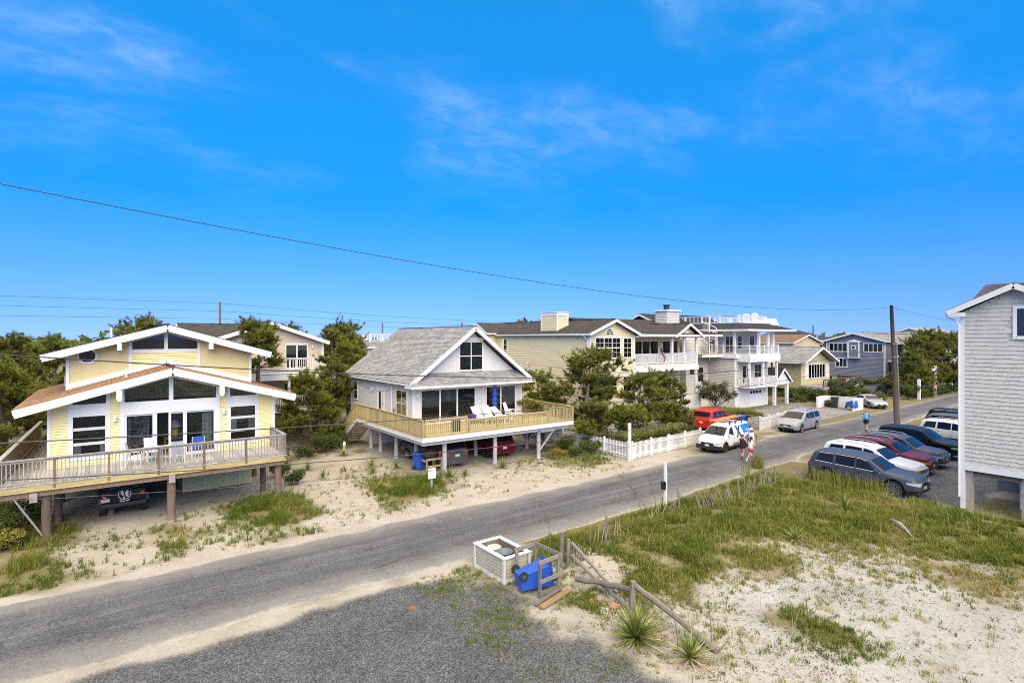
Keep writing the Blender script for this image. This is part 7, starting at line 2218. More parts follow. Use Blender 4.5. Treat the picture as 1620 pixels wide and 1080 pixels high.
# far belts of scrub that read as one mass
rs = np.random.RandomState(77)
def belt(name, label, boxes, n, size, pal, seed):
    cen, rad = [], []
    rr = random.Random(seed)
    for x0, x1, y0, y1, h, k in boxes:
        for _ in range(k):
            cen.append((rr.uniform(x0, x1), rr.uniform(y0, y1), h * rr.uniform(0.15, 0.8))); rad.append(h * 0.42)
    co, ti = leafy(seed, cen, rad, n, size, pal, shell=0.3)
    return struct(link(name, poly_mesh(name, co, 4, ti, LEAF)), label, "stuff")
belt("far_scrub", "belt of dark scrub beyond the left houses", [(-75, -10, 62, 125, 4.2, 230), (-10, 45, 64, 115, 4.4, 150), (-26, -6, 50, 70, 3.8, 60), (40, 120, 60, 110, 4.5, 120)], 42000, 0.45, PAL_SHRUB, 41)
belt("far_woods", "distant low woods along the horizon", [(-260, 60, 200, 330, 8.6, 300), (60, 300, 120, 260, 8.6, 260), (150, 420, 20, 120, 8.6, 220)], 42000, 1.3, PAL_SHRUB, 42)
belt("yard_scrub", "undergrowth below the pines between the houses", [(-11, -4.5, 36, 52, 1.3, 60), (10, 16, 44, 58, 1.2, 40), (27, 31, 31, 44, 1.0, 40), (30, 47, 27.6, 31.5, 0.9, 60), (68, 94, 33.5, 40, 1.2, 60), (70, 78, 29, 32, 0.7, 30), (86, 94, 27, 31, 1.0, 30)], 26000, 0.10, PAL_SHRUB, 43)
# rusty pine straw under the trees
belt("pine_straw", "rusty fallen pine straw under the trees", [(8.5, 12.5, 37.5, 42, 0.05, 60), (23.8, 28.6, 27.5, 33, 0.05, 60)], 5000, 0.06, [(0.09, 0.04, 0.018), (0.16, 0.075, 0.03), (0.24, 0.12, 0.05)], 44)

# ---------------------------------------------------------------- grass
PAL_GRASS = np.array([(0.105, 0.165, 0.022), (0.195, 0.23, 0.034), (0.33, 0.285, 0.075), (0.42, 0.34, 0.16)])
def blades(name, label, x, y, hgt, tone, wid_, seed, lean=0.5):
    rs = np.random.RandomState(seed); n = len(x)
    z = ground_z(x, y) - 0.01
    base = np.stack([x, y, z], -1)
    az = rs.rand(n) * 2 * math.pi
    d = np.stack([np.cos(az), np.sin(az), np.zeros(n)], -1)
    side = np.stack([-np.sin(az + rs.normal(size=n)), np.cos(az + rs.normal(size=n)), np.zeros(n)], -1)
    h = (hgt * (0.55 + 0.75 * rs.rand(n)))[:, None]; w = (wid_ * (0.7 + 0.6 * rs.rand(n)))[:, None]
    ln = (lean * rs.rand(n))[:, None]
    up = np.array([0, 0, 1.0])
    mid = base + up * h * 0.6 + d * h * ln * 0.35
    tip = base + up * h * (1 - 0.25 * ln) + d * h * ln
    q = np.stack([base - side * w / 2, base + side * w / 2, mid + side * w * 0.4, mid - side * w * 0.4], 1)
    t = np.stack([mid - side * w * 0.4, mid + side * w * 0.4, tip], 1)
    tint = ramp(PAL_GRASS, tone + 0.35 * (rs.rand(n) - 0.5)) * (0.8 + 0.4 * rs.rand(n, 1))
    me = bpy.data.meshes.new(name)
    V = np.concatenate([q.reshape(-1, 3), t.reshape(-1, 3)])
    me.vertices.add(len(V)); me.vertices.foreach_set("co", V.astype(np.float32).ravel())
    me.loops.add(len(V)); me.loops.foreach_set("vertex_index", np.arange(len(V), dtype=np.int32))
    me.polygons.add(2 * n)
    me.polygons.foreach_set("loop_start", np.concatenate([np.arange(0, 4 * n, 4), 4 * n + np.arange(0, 3 * n, 3)]).astype(np.int32))
    me.update()
    at = me.color_attributes.new("tint", "FLOAT_COLOR", "POINT")
    c = np.ones((len(V), 4), np.float32); c[:, :3] = np.concatenate([np.repeat(tint, 4, 0), np.repeat(tint, 3, 0)])
    at.data.foreach_set("color", c.ravel())
    me.materials.append(GRASS)
    return struct(link(name, me), label, "stuff")
rs = np.random.RandomState(123)
def sample(x0, x1, y0, y1, n):
    return x0 + (x1 - x0) * rs.rand(n), y0 + (y1 - y0) * rs.rand(n)
def field(name, label, x0, x1, y0, y1, n, seed, wid_=0.018, power=1.25, k=9, hs=0.62):
    """tufts: every tuft centre gets k blades of one tone"""
    x, y = sample(x0, x1, y0, y1, n // k)
    dn, hh, tone = cover(x, y)
    cl = fbm(x * 1.3 + 5, y * 1.3, 3) / 0.875
    patch = fbm(x * 0.42 + 40, y * 0.42 + 11, 3) / 0.875
    ed = np.minimum(np.minimum(x - x0, x1 - x), np.minimum(y - y0, y1 - y))
    p = np.clip(dn * 1.1, 0, 1) ** power * np.clip(0.12 + 2.1 * (cl - 0.3), 0.03, 1) * sstep(0, 0.9, ed + (cl - 0.5) * 2)
    road = (y > road_r(x) - 0.35) & (y < road_l(x) + 0.5)
    keep = (rs.rand(len(x)) < p) & ~road & ~((x > 14) & (x < 25) & (y > 28.5)) & ~((x > -2.2) & (x < 7) & (y > 29.6))
    x, y, hh, tone, patch, cl = (v[keep] for v in (x, y, hh, tone, patch, cl))
    tn = np.clip(tone * 0.62 + (patch - 0.5) * 1.3 + rs.normal(size=len(x)) * 0.22, 0, 1)
    ht = np.maximum(hh, 0.10) * (0.3 + 0.9 * cl) * (0.6 + 0.9 * rs.rand(len(x))) * hs
    m = len(x) * k; sp_ = 0.03 + 0.05 * rs.rand(m)
    an = rs.rand(m) * 2 * math.pi
    return blades(name, label, np.repeat(x, k) + np.cos(an) * sp_, np.repeat(y, k) + np.sin(an) * sp_, np.repeat(ht, k), np.repeat(tn, k), wid_, seed, 1.0)
field("dune_grass", "yellow green dune grass on the sandy rise", 10.8, 31.9, 3.0, 18.7, 640000, 1)
field("verge_grass", "sparse weeds beside the gravel forecourt", 7.6, 13.6, 7.6, 17.6, 90000, 2, 0.013, hs=0.5)
field("yard_grass", "grass tufts on the sand in front of the houses", -5.5, 29, 22.4, 33.5, 330000, 3, 0.02, power=2.3, hs=0.75)
# taller seed stalks standing over the dune grass
x, y = sample(12, 31.5, 6, 18.4, 4500); dn, hh, tone = cover(x, y); m_ = (rs.rand(len(x)) < dn ** 2 * 0.8) & (y < road_r(x) - 0.4)
blades("seed_stalks", "tall dry seed stalks over the dune grass", x[m_], y[m_], np.full(m_.sum(), 0.55), np.full(m_.sum(), 0.8), 0.010, 14, 0.55)
# tussocks: scattered tufts on the bare sand
x, y = sample(11.5, 24, 3.5, 12, 420); keep = rs.rand(420) < 0.5; x, y = x[keep], y[keep]
X_ = np.repeat(x, 22) + rs.normal(size=len(x) * 22) * 0.07; Y_ = np.repeat(y, 22) + rs.normal(size=len(x) * 22) * 0.07
blades("sand_tussock", "small scattered tufts on the bare sand", X_, Y_, np.full(len(X_), 0.17), np.repeat(rs.rand(len(x)) * 0.6 + 0.25, 22), 0.012, 4, 0.9)
x, y = sample(3, 27, 22.9, 31, 260); X_ = np.repeat(x, 16) + rs.normal(size=len(x) * 16) * 0.09; Y_ = np.repeat(y, 16) + rs.normal(size=len(x) * 16) * 0.09
blades("sand_tussock", "small scattered weeds on the yard sand", X_, Y_, np.full(len(X_), 0.13), np.repeat(rs.rand(len(x)) * 0.7 + 0.1, 16), 0.016, 5, 0.9)
# dead stalks and straw lying on the sand
def straw(name, label, x, y, seed, L0=0.065):
    rs2 = np.random.RandomState(seed); n = len(x); z = ground_z(x, y) + 0.012
    az = rs2.rand(n) * math.pi * 2; L_ = L0 * (0.5 + rs2.rand(n)); w = 0.007 + 0.008 * rs2.rand(n)
    b0 = np.stack([x, y, z], -1); d = np.stack([np.cos(az) * L_, np.sin(az) * L_, 0.25 * L_ * rs2.rand(n)], -1); s = np.stack([-np.sin(az) * w, np.cos(az) * w, 0 * w], -1)
    co = np.stack([b0 - s, b0 + s, b0 + d], 1)
    ti = ramp(np.array([(0.06, 0.05, 0.032), (0.13, 0.10, 0.06), (0.26, 0.21, 0.12)]), rs2.rand(n))
    struct(link(name, poly_mesh(name, co, 3, ti, GRASS)), label, "stuff")
x, y = sample(11.2, 26, 3, 13, 26000); m_ = rs.rand(len(x)) < np.clip(fbm(x * 0.8, y * 0.8, 3) * 2.4 - 0.75, 0.05, 1); straw("dry_straw", "dry stalks littering the white sand", x[m_], y[m_], 6)
x, y = sample(-2, 27, 22.8, 32, 22000); m_ = rs.rand(len(x)) < np.clip(fbm(x * 0.7 + 9, y * 0.7, 3) * 2.2 - 0.75, 0.03, 1); straw("dry_straw", "dry litter on the yard sand", x[m_], y[m_], 7)
# tall weeds along the blue grey SUV and beside the road
wx, wy = [], []
for cx, cy, k in [(30.9, 11.2 + 0.33 * i, 46) for i in range(11)] + [(30.3, 10.8 + 0.5 * i, 30) for i in range(7)] + [(32.2, 18.3, 260), (29.8, 17.6, 40)]:
    wx.append(cx + rs.normal(size=k) * 0.16); wy.append(cy + rs.normal(size=k) * 0.16)
wx, wy = np.concatenate(wx), np.concatenate(wy)
blades("tall_weeds", "tall seeding weeds along the blue grey SUV", wx, wy, np.full(len(wx), 0.95), np.full(len(wx), 0.45), 0.02, 8, 0.35)
belt("weed_leaves", "small leaves of the tall weeds", [(30.6, 31.2, 11.0, 14.8, 1.0, 40), (29.9, 30.7, 10.6, 14.0, 0.7, 30)], 2600, 0.035, PAL_HEDGE, 45)

# ---------------------------------------------------------------- yuccas: each sword leaf a piece
YPAL = [M("yucca_leaf_green", (0.13, 0.18, 0.03), 0.5, 0.2, 4, rnd=0.25), M("yucca_leaf_light", (0.30, 0.31, 0.07), 0.5, 0.2, 4, rnd=0.25), M("yucca_leaf_dry", (0.40, 0.30, 0.14), 0.7, 0.2, 4, rnd=0.25)]
def sword(mat, bend):
    mb = MB(); n = 4
    pts = []
    for i in range(n + 1):
        t = i / n; w = 0.031 * (1 - t) ** 0.55 + 0.001
        x = t; z = -bend * t * t
        pts.append(((x, -w, z + 0.008), (x, 0, z), (x, w, z + 0.008)))
    for i in range(n):
        a, b_ = pts[i], pts[i + 1]
        mb.face([a[0], a[1], b_[1], b_[0]]); mb.face([a[1], a[2], b_[2], b_[1]])
    return mb.mesh("leaf", mat, smooth=True)
SW = [sword(m, b_) for m in YPAL for b_ in (0.05, 0.25)]
def yucca(x, y, n, length, label, seed, dry=0.15):
    t = thing("yucca_plant", label, "yucca", (x, y, gz(x, y)), local=True, group="yucca plants in the sand")
    rr = random.Random(seed)
    for i in range(n):
        el = R(88 - 92 * (i / n) ** 0.8 + rr.uniform(-8, 8)); az = i * 2.399963 + rr.uniform(-.3, .3)
        low = i / n > 0.72
        k = (4 if low and rr.random() < dry * 3 else 2 * (rr.random() < 0.22)) + (rr.random() < 0.5)
        s = length * rr.uniform(0.75, 1.1)
        link("leaf", SW[k], t, (0.03 * math.cos(az), 0.03 * math.sin(az), 0.06 + 0.12 * (1 - i / n)), (0, -el, az), (s, max(0.8, s), s))
    return t
yucca(11.25, 9.75, 190, 0.86, "large green yucca at the bottom centre by the fallen rails", 1)
yucca(11.65, 8.35, 80, 0.72, "smaller yellowing yucca at the end of the leaning rail", 2, 0.35)
yucca(10.75, 15.15, 40, 0.55, "dark yucca against the shingled bin enclosure", 3)
for i, (x, y, n, L_, lb) in enumerate(((13.2, 32.6, 46, 0.75, "upright yucca left of the grey house's front piling"), (14.3, 31.4, 36, 0.6, "yucca beside the grey house's deck corner"), (12.7, 31.2, 30, 0.5, "low yucca on the sand before the grey house"),
        (9.9, 31.6, 34, 0.55, "small yucca alone on the sand between the houses"), (9.8, 34.2, 40, 0.8, "tall yucca near the yellow house's deck corner"), (13.0, 37.0, 44, 0.75, "yucca at the foot of the grey house's stair"), (8.8, 35.0, 36, 0.8, "yucca under the right end of the yellow house"),
        (19.6, 27.6, 46, 0.6, "yucca round the middle grey piling"), (15.9, 27.7, 40, 0.6, "yucca round the left grey piling"), (16.8, 27.4, 30, 0.5, "small yucca right of the white sign"),
        (20.5, 16.2, 40, 0.7, "yucca at the foot of the white mailbox post"), (18.2, 14.9, 36, 0.65, "yucca in the dune grass left of the mailbox post"), (26.2, 10.8, 44, 0.7, "yucca on the dune before the blue grey SUV"), (28.6, 10.1, 36, 0.6, "small yucca near the SUV's front wheel"), (20.6, 10.2, 36, 0.6, "yucca at the edge of the bare sand"))):
    yucca(x, y, n, L_, lb, 10 + i)
# dead flower stalks
STALK = M("dead_flower_stalk", (0.16, 0.12, 0.075), 0.9, 0.25)
for i, (x, y, h, dx, dy) in enumerate(((17.9, 15.1, 2.3, -0.9, 0.5), (18.1, 14.9, 2.2, -1.2, 0.9), (20.3, 16.4, 1.7, -0.4, 0.2), (24.4, 16.5, 1.5, -0.3, 0.1), (28.2, 16.9, 1.9, 0.0, 0.2), (28.6, 16.7, 1.3, 0.2, 0.1), (30.4, 17.4, 1.2, 0.1, 0.0), (13.9, 16.4, 1.2, 0.0, 0.1), (12.0, 9.0, 1.5, -0.3, 0.3), (12.6, 8.4, 1.2, 0.0, 0.1))):
    st_ = MB(); z = gz(x, y)
    P_ = lambda t: Vector((x + dx * t * t, y + dy * t * t, z + h * t))
    st_.tube([P_(k / 6) for k in range(7)], [0.014, 0.013, 0.012, 0.011, 0.009, 0.007, 0.004], 5)
    rr = random.Random(i)
    if i < 8:
        for k in range(14):
            t = rr.uniform(0.55, 1.0); p = P_(t); q_ = p + Vector((rr.uniform(-.13, .13), rr.uniform(-.13, .13), rr.uniform(.02, .1))); st_.tube([p, q_], [0.006, 0.004], 4)
            st_.lathe(tuple(q_), [(0.0, 0.05), (0.022, 0.03), (0.02, 0.0), (0, -0.01)], 5)
    o = st_.build("dead_stalk", STALK, org=(x, y, z)); o.location = (x, y, z)
    lbs = ["tallest dead flower stalk leaning left of the mailbox post", "dead flower stalk crossing the tallest one", "dead flower stalk right beside the mailbox post", "lone dead stalk right of the mailbox post against the road", "tall dead stalk against the road before the joggers", "short dead stalk near the joggers", "thin stalk by the dark grass clump at the roadside", "thin stalk above the broken fence at the gravel corner", "reddish dead stalk rising from the yellowing yucca", "thin dead stalk right of the yellowing yucca"]
    tag(o, lbs[i], "dead stalk", "dead flower stalks on the dune")

# ================================================================ FENCES, POSTS, SMALL THINGS
PICKW = M("white_picket_paint", (0.76, 0.76, 0.75), 0.5, 0.04, 2, rnd=0.05, dirt=0.10)
def picket_fence(label, pts, h=1.08, gap=0.135, every=2.1, post_h=1.3, zf=None):
    f = thing("picket_fence", label, "fence", (pts[0][0], pts[0][1], 0), group="white picket fences")
    pm = MB(); w = 0.036
    pm.prism([(-w, 0, 0), (w, 0, 0), (w, 0, h - 0.06), (0, 0, h), (-w, 0, h - 0.06)], (0, 0.02, 0)); pm = pm.mesh("picket", PICKW)
    po = MB(); po.box(-0.06, 0.06, -0.06, 0.06, 0, post_h - 0.1); po.hexa([(-.075, -.075, post_h - .1), (.075, -.075, post_h - .1), (.075, .075, post_h - .1), (-.075, .075, post_h - .1), (-.01, -.01, post_h), (.01, -.01, post_h), (.01, .01, post_h), (-.01, .01, post_h)]); po = po.mesh("post", PICKW)
    for (x0, y0), (x1, y1) in zip(pts, pts[1:]):
        d = Vector((x1 - x0, y1 - y0, 0)); L_ = d.length; ang = math.atan2(d.y, d.x); u = d.normalized(); nn = Vector((-u.y, u.x, 0))
        for z in (0.28, 0.84):
            mb = MB(); mb.bar(Vector((x0, y0, z)) + nn * 0.02, Vector((x1, y1, z)) + nn * 0.02, 0.035, 0.08); mb.build("rail", PICKW, f)
        k = max(1, round(L_ / every))
        for i in range(k + 1):
            p = Vector((x0, y0, 0)) + d * (i / k); wlink("post", po, f, (p.x, p.y, gz(p.x, p.y) - 0.05), (0, 0, ang))
        n_ = int(L_ / gap)
        for i in range(n_):
            p = Vector((x0, y0, 0)) + d * ((i + 0.5) / n_) - nn * 0.02
            wlink("picket", pm, f, (p.x, p.y, gz(p.x, p.y) + 0.05), (0, 0, ang))
    return f
picket_fence("white picket fence along the road before the clipped hedge", [(27.85, 24.45), (36.3, 25.15)])
picket_fence("white picket fence running back beside the grey house", [(27.7, 24.7), (27.7, 37.5)])
picket_fence("short white picket fence beside the silver minivan", [(45.6, 25.6), (51.3, 26.3)])
def post_box(name, label, x, y, h, w, mat, cat="post", cap=True, group=None):
    mb = MB(); mb.box(x - w / 2, x + w / 2, y - w / 2, y + w / 2, gz(x, y) - 0.1, h)
    if cap: mb.hexa([(x - w * .62, y - w * .62, h), (x + w * .62, y - w * .62, h), (x + w * .62, y + w * .62, h), (x - w * .62, y + w * .62, h), (x - w * .1, y - w * .1, h + 0.06), (x + w * .1, y - w * .1, h + .06), (x + w * .1, y + w * .1, h + .06), (x - w * .1, y + w * .1, h + .06)])
    o = mb.build(name, mat, org=(x, y, 0)); o.location = (x, y, 0)
    return tag(o, label, cat, group)
post_box("white_post", "tall white post at the picket fence corner", 27.55, 24.42, 2.4, 0.15, PICKW)
post_box("white_post", "white post at the verge right of the utility pole", 85.4, 26.3, 2.6, 0.3, PICKW)
post_box("white_post", "white post beyond the street sign far up the road", 101.5, 27.2, 3.0, 0.35, PICKW)
# mailbox post on the dune edge
MPo = thing("mailbox_post", "white mailbox post with small black box at the dune edge", "post", (21.1, 16.5, 0))
mb = MB(); mb.box(21.045, 21.155, 16.445, 16.555, -0.1, 2.15); mb.build("post", PICKW, MPo)
mb = MB(); mb.box(20.86, 21.045, 16.42, 16.58, 0.95, 1.25); mb.cyl((20.945, 16.42, 1.25), (20.945, 16.58, 1.25), 0.085, 0.085, 12); mb.build("mailbox", BLACKP, MPo)
mb = MB(); mb.box(21.2, 21.26, 16.45, 16.55, 1.75, 2.08); mb.build("number_board", METAL, MPo)
# white sign on a short post
SG = thing("white_sign", "small blank white sign on a grey post in the weeds", "sign", (13.6, 25.5, 0))
mb = MB(); mb.box(13.55, 13.65, 25.5, 25.6, -0.1, 1.0); mb.build("post", WOOD_GREY, SG)
mb = MB(); mb.box(13.38, 13.82, 25.46, 25.49, 0.72, 1.26); mb.build("board", WHITE2, SG, bevel=0.008)
# street sign far up
SS = thing("street_sign", "white street name sign post at the far corner", "street sign", (92.6, 26.6, 0))
mb = MB(); mb.box(92.5, 92.7, 26.5, 26.7, -0.1, 4.2); mb.build("post", PICKW, SS)
mb = MB(); mb.box(91.0, 92.5, 26.56, 26.64, 3.5, 3.8); mb.build("name_board", PICKW, SS)
mb = MB(); mb.box(89.9, 90.7, 26.0, 26.06, 1.5, 1.95); mb.box(90.25, 90.35, 26.06, 26.12, -0.1, 1.9)
o = mb.build("red_board", M("faded_red_board", (0.45, 0.13, 0.06), 0.7), org=(90.3, 26.05, 0)); o.location = (90.3, 26.05, 0); tag(o, "small orange red board in front of the far hedge", "sign")

# ---------------------------------------------------------------- wheelie bins
def bin_parts(root, mat, lidmat):
    g = MB()
    b0, b1 = 0.21, 0.28
    g.hexa([(-b0, -b0 - .02, 0.04), (b0, -b0 - .02, 0.04), (b0, b0, 0.04), (-b0, b0, 0.04), (-b1, -b1 - .03, 0.95), (b1, -b1 - .03, 0.95), (b1, b1, 0.95), (-b1, b1, 0.95)])
    g.box(-b1 - 0.025, b1 + 0.025, -b1 - 0.055, b1 + 0.025, 0.92, 0.97)
    g.build("body", mat, root, org=(0, 0, 0), bevel=0.02)
    l_ = MB(); l_.hexa([(-b1 - .03, -b1 - .06, 0.975), (b1 + .03, -b1 - .06, 0.975), (b1 + .03, b1 + .05, 0.975), (-b1 - .03, b1 + .05, 0.975), (-b1 + .03, -b1, 1.05), (b1 - .03, -b1, 1.05), (b1 - .03, b1, 1.05), (-b1 + .03, b1, 1.05)])
    l_.build("lid", lidmat, root, org=(0, 0, 0), bevel=0.015)
    h_ = MB(); h_.tube([(-0.24, 0.30, 0.92), (-0.24, 0.37, 0.98), (0.24, 0.37, 0.98), (0.24, 0.30, 0.92)], 0.018, 6); h_.build("handle", mat, root, org=(0, 0, 0))
    ax = MB(); ax.cyl((-0.27, 0.2, 0.13), (0.27, 0.2, 0.13), 0.012, n=6); ax.build("axle", METAL, root, org=(0, 0, 0))
    for s in (-1, 1):
        wl2 = MB(); wl2.cyl((s * 0.24, 0.2, 0.13), (s * 0.30, 0.2, 0.13), 0.13, 0.13, 18); wh2 = wl2.build("wheel", RUBBER, root, org=(0, 0, 0))
        hb = MB(); hb.cyl((s * 0.235, 0.2, 0.13), (s * 0.31, 0.2, 0.13), 0.04, 0.04, 8)
        for q in range(5): hb.bar((s * 0.305, 0.2, 0.13), (s * 0.305, 0.2 + 0.085 * math.cos(q * 1.2566), 0.13 + 0.085 * math.sin(q * 1.2566)), 0.012, 0.02, (1, 0, 0))
        hb.build("hub", M("grey_hub", (0.10, 0.10, 0.11), 0.6), wh2, org=(0, 0, 0))
def wbin(label, loc, rot, mat, lid=None, s=1.0):
    t = thing("wheelie_bin", label, "bin", loc, 0, "wheelie bins", local=True); t.rotation_euler = rot; t.scale = (s, s, s)
    bin_parts(t, mat, lid or mat); return t
BLACKBIN = M("black_bin_plastic", (0.025, 0.026, 0.03), 0.5, 0.15)
wbin("blue wheelie bin lying tipped in the broken timber rack", (10.38, 13.85, 0.36), (Matrix.Rotation(R(-12), 3, "Z") @ Matrix.Rotation(R(-8), 3, "Y") @ Matrix(((0, 0, 1), (1, 0, 0), (0, 1, 0)))).to_euler(), BLUEP, s=1.12)
wbin("blue wheelie bin behind the white van by the gate", (45.2, 27.2, 0), (0, 0, 0.3), BLUEP, s=1.15)
wbin("black wheelie bin beside the short picket fence", (46.4, 27.0, 0), (0, 0, 0.2), BLACKBIN, s=1.1)
wbin("blue wheelie bin lying in the far white bin enclosure", (67.0, 27.4, 0.55), (R(-80), 0, R(150)), BLUEP, s=1.2)
wbin("black wheelie bin in the far white bin enclosure", (67.6, 29.0, 0), (0, 0, 0.2), BLACKBIN, s=1.2)
wbin("blue wheelie bin behind the grey house's corner piling", (15.35, 30.4, 0), (0, 0, 0.4), BLUEP)
BE = thing("bin_enclosure", "low white three-sided bin enclosure by the far gravel drive", "bin enclosure", (67, 28, 0))
for x0, x1, y0, y1 in ((66.2, 68.6, 26.4, 26.6), (66.2, 68.6, 30.2, 30.4), (68.5, 68.7, 26.6, 30.2)):
    mb = MB(); mb.box(x0, x1, y0, y1, -0.05, 1.25); mb.build("panel", PICKW, BE)
# slatted grey gate by the bins
GT = thing("slat_gate", "low grey slatted gate between the bins and the picket fence", "gate", (45.6, 26.5, 0))
for k in range(5):
    mb = MB(); mb.box(45.0, 46.9, 26.4, 26.43, 0.12 + k * 0.2, 0.28 + k * 0.2); mb.build("slat", WOOD_GREY, GT)

# ---------------------------------------------------------------- clapboard bin box at the gravel corner
OLIVE = M("olive_grey_siding", (0.40, 0.37, 0.275), 0.65, 0.06, 2, dirt=0.15)
BB = thing("bin_box", "open-topped clapboard bin box with white trim at the gravel's edge", "bin box", (11.1, 15.4, 0))
bx0_, bx1_, by0_, by1_, bh = 10.42, 11.45, 14.58, 16.3, 0.80
mb = MB()
mb.box(bx0_, bx1_, by0_, by0_ + 0.06, 0.02, bh); mb.box(bx0_, bx1_, by1_ - 0.06, by1_, 0.02, bh); mb.box(bx0_, bx0_ + 0.06, by0_ + .06, by1_ - .06, 0.02, bh); mb.box(bx1_ - 0.06, bx1_, by0_ + .06, by1_ - .06, 0.02, bh)
mb.build("wall", M("inner_ply", (0.20, 0.16, 0.12), 0.85, 0.2), BB)
brd = {}
for w_, u0, u1 in ((W("-y", by0_), bx0_ + 0.08, bx1_ - 0.08), (W("-x", bx0_), by0_ + 0.08, by1_ - 0.08), (W("+x", bx1_), by0_ + 0.08, by1_ - 0.08), (W("+y", by1_), bx0_ + 0.08, bx1_ - 0.08)):
    for k in range(6):
        z0 = 0.10 + k * 0.113
        mb = MB(); a = [w_.P(u0, 0.001, z0), w_.P(u1, 0.001, z0), w_.P(u1, 0.024, z0), w_.P(u0, 0.024, z0), w_.P(u0, 0.001, z0 + .116), w_.P(u1, 0.001, z0 + .116), w_.P(u1, 0.005, z0 + .116), w_.P(u0, 0.005, z0 + .116)]
        mb.hexa(a); mb.build("siding_board", OLIVE, BB)
BOXW = M("worn_white_trim", (0.66, 0.65, 0.62), 0.6, 0.12, 3, dirt=0.55)
for x in (bx0_, bx1_):
    for y in (by0_, by1_):
        mb = MB(); mb.box(x - 0.045, x + 0.045, y - 0.045, y + 0.045, -0.05, bh); mb.build("corner_trim", BOXW, BB)
mb = MB()
mb.box(bx0_ - .07, bx1_ + .07, by0_ - .07, by0_ + .09, bh, bh + .04); mb.box(bx0_ - .07, bx1_ + .07, by1_ - .09, by1_ + .07, bh, bh + .04); mb.box(bx0_ - .07, bx0_ + .09, by0_ + .09, by1_ - .09, bh, bh + .04); mb.box(bx1_ - .09, bx1_ + .07, by0_ + .09, by1_ - .09, bh, bh + .04)
mb.build("top_trim", BOXW, BB)
mb = MB(); fbox(mb, W("-x", bx0_), by0_, by1_, 0.002, 0.03, -0.03, 0.11); fbox(mb, W("-y", by0_), bx0_, bx1_, 0.002, 0.03, -0.03, 0.11); mb.build("base_board", BOXW, BB)
mb = MB(); mb.lathe((10.93, 15.9, -0.07), [(0.0, 0), (0.2, 0), (0.24, 0.72), (0.26, 0.74), (0.26, 0.78), (0.2, 0.80), (0.0, 0.82)], 22)
o = mb.build("round_bin", M("pale_plastic_lid", (0.48, 0.47, 0.38), 0.6, 0.1), org=(10.93, 15.9, 0), smooth=True); o.location = (10.93, 15.9, 0); tag(o, "round bin with a pale closed lid inside the clapboard box", "bin")
mb = MB(); mb.lathe((10.95, 15.3, -0.07), [(0.0, 0.03), (0.2, 0.03), (0.26, 0.76), (0.29, 0.77), (0.29, 0.81), (0.24, 0.80), (0.22, 0.66), (0.0, 0.64)], 22)
o = mb.build("round_bin", M("slate_plastic", (0.12, 0.16, 0.20), 0.45, 0.1), org=(10.95, 15.3, 0), smooth=True); o.location = (10.95, 15.3, 0); tag(o, "open slate blue round bin inside the clapboard box", "bin")
# broken timber rack
RK = thing("timber_rack", "old grey timber rack standing by the clapboard bin box", "rack", (11.1, 13.9, 0))
def beam(p, q, w, h, nm, par, mat=DRIFT):
    mb = MB(); mb.bar(p, q, w, h); return mb.build(nm, mat, par, bevel=0.008)
for x, y in ((10.75, 13.15), (11.55, 13.2), (10.72, 14.3), (11.5, 14.3)): beam((x, y, -0.05), (x + 0.01, y, 1.08), 0.09, 0.09, "post", RK)
for p, q in (((10.68, 13.1, 1.1), (11.65, 13.15, 1.12)), ((10.68, 14.35, 1.12), (11.58, 14.35, 1.12)), ((11.55, 13.1, 1.16), (11.52, 14.4, 1.16)), ((10.72, 13.1, 0.5), (11.65, 13.1, 0.56)), ((11.58, 13.2, 0.3), (11.55, 14.3, 0.3)), ((10.72, 13.15, 0.12), (11.6, 13.15, 0.12))):
    beam(p, q, 0.04, 0.13, "rail", RK)
mb = MB(); mb.box(-0.75, 0.75, -0.1, 0.1, 0, 0.05); o = mb.build("fallen_plank", M("orange_brown_plank", (0.26, 0.165, 0.085), 0.85, 0.3, 5, bump=0.3, stretch=(0.6, 6, 6))); o.location = (11.05, 12.75, 0.03); o.rotation_euler = (R(6), 0, R(14)); tag(o, "fallen brown plank lying at the timber rack's foot", "plank")
mb = MB(); mb.box(-0.7, 0.7, -0.07, 0.07, 0, 0.04); o = mb.build("fallen_plank", DRIFT); o.location = (10.95, 12.98, 0.05); o.rotation_euler = (0, 0, R(16)); tag(o, "fallen silvery plank beside the brown one", "plank")
# broken rail fence
BF = thing("broken_rail_fence", "collapsed weathered rail fence at the gravel's edge", "fence", (12.5, 11.5, 0))
def log(pts, r, nm, par=BF):
    mb = MB(); rr = random.Random(len(pts) * 7 + int(r * 1000)); ps = [Vector(p) for p in pts]
    fine = []
    for a, b_ in zip(ps, ps[1:]):
        for k in range(4): fine.append(a.lerp(b_, k / 4) + Vector((rr.uniform(-.012, .012),) * 3))
    fine.append(ps[-1]); mb.tube(fine, [r * rr.uniform(.85, 1.12) for _ in fine], 7); return mb.build(nm, DRIFT, par)
log([(12.75, 14.42, -0.1), (12.77, 14.4, 1.25)], 0.075, "post"); log([(12.95, 14.3, -0.1), (12.98, 14.28, 1.0)], 0.07, "post"); log([(12.28, 10.8, -0.1), (12.32, 10.78, 0.95)], 0.08, "post")
log([(13.05, 14.2, 0.88), (12.85, 12.9, 0.5), (12.7, 11.75, 0.15)], 0.06, "rail"); log([(12.95, 14.1, 0.5), (12.55, 12.4, 0.3), (12.25, 10.75, 0.12)], 0.06, "rail")
log([(12.05, 12.95, 0.32), (12.35, 12.1, 0.42), (12.4, 10.9, 0.62)], 0.085, "rail"); log([(12.35, 10.8, 0.85), (12.45, 9.4, 0.45), (12.45, 8.1, 0.08)], 0.09, "rail")
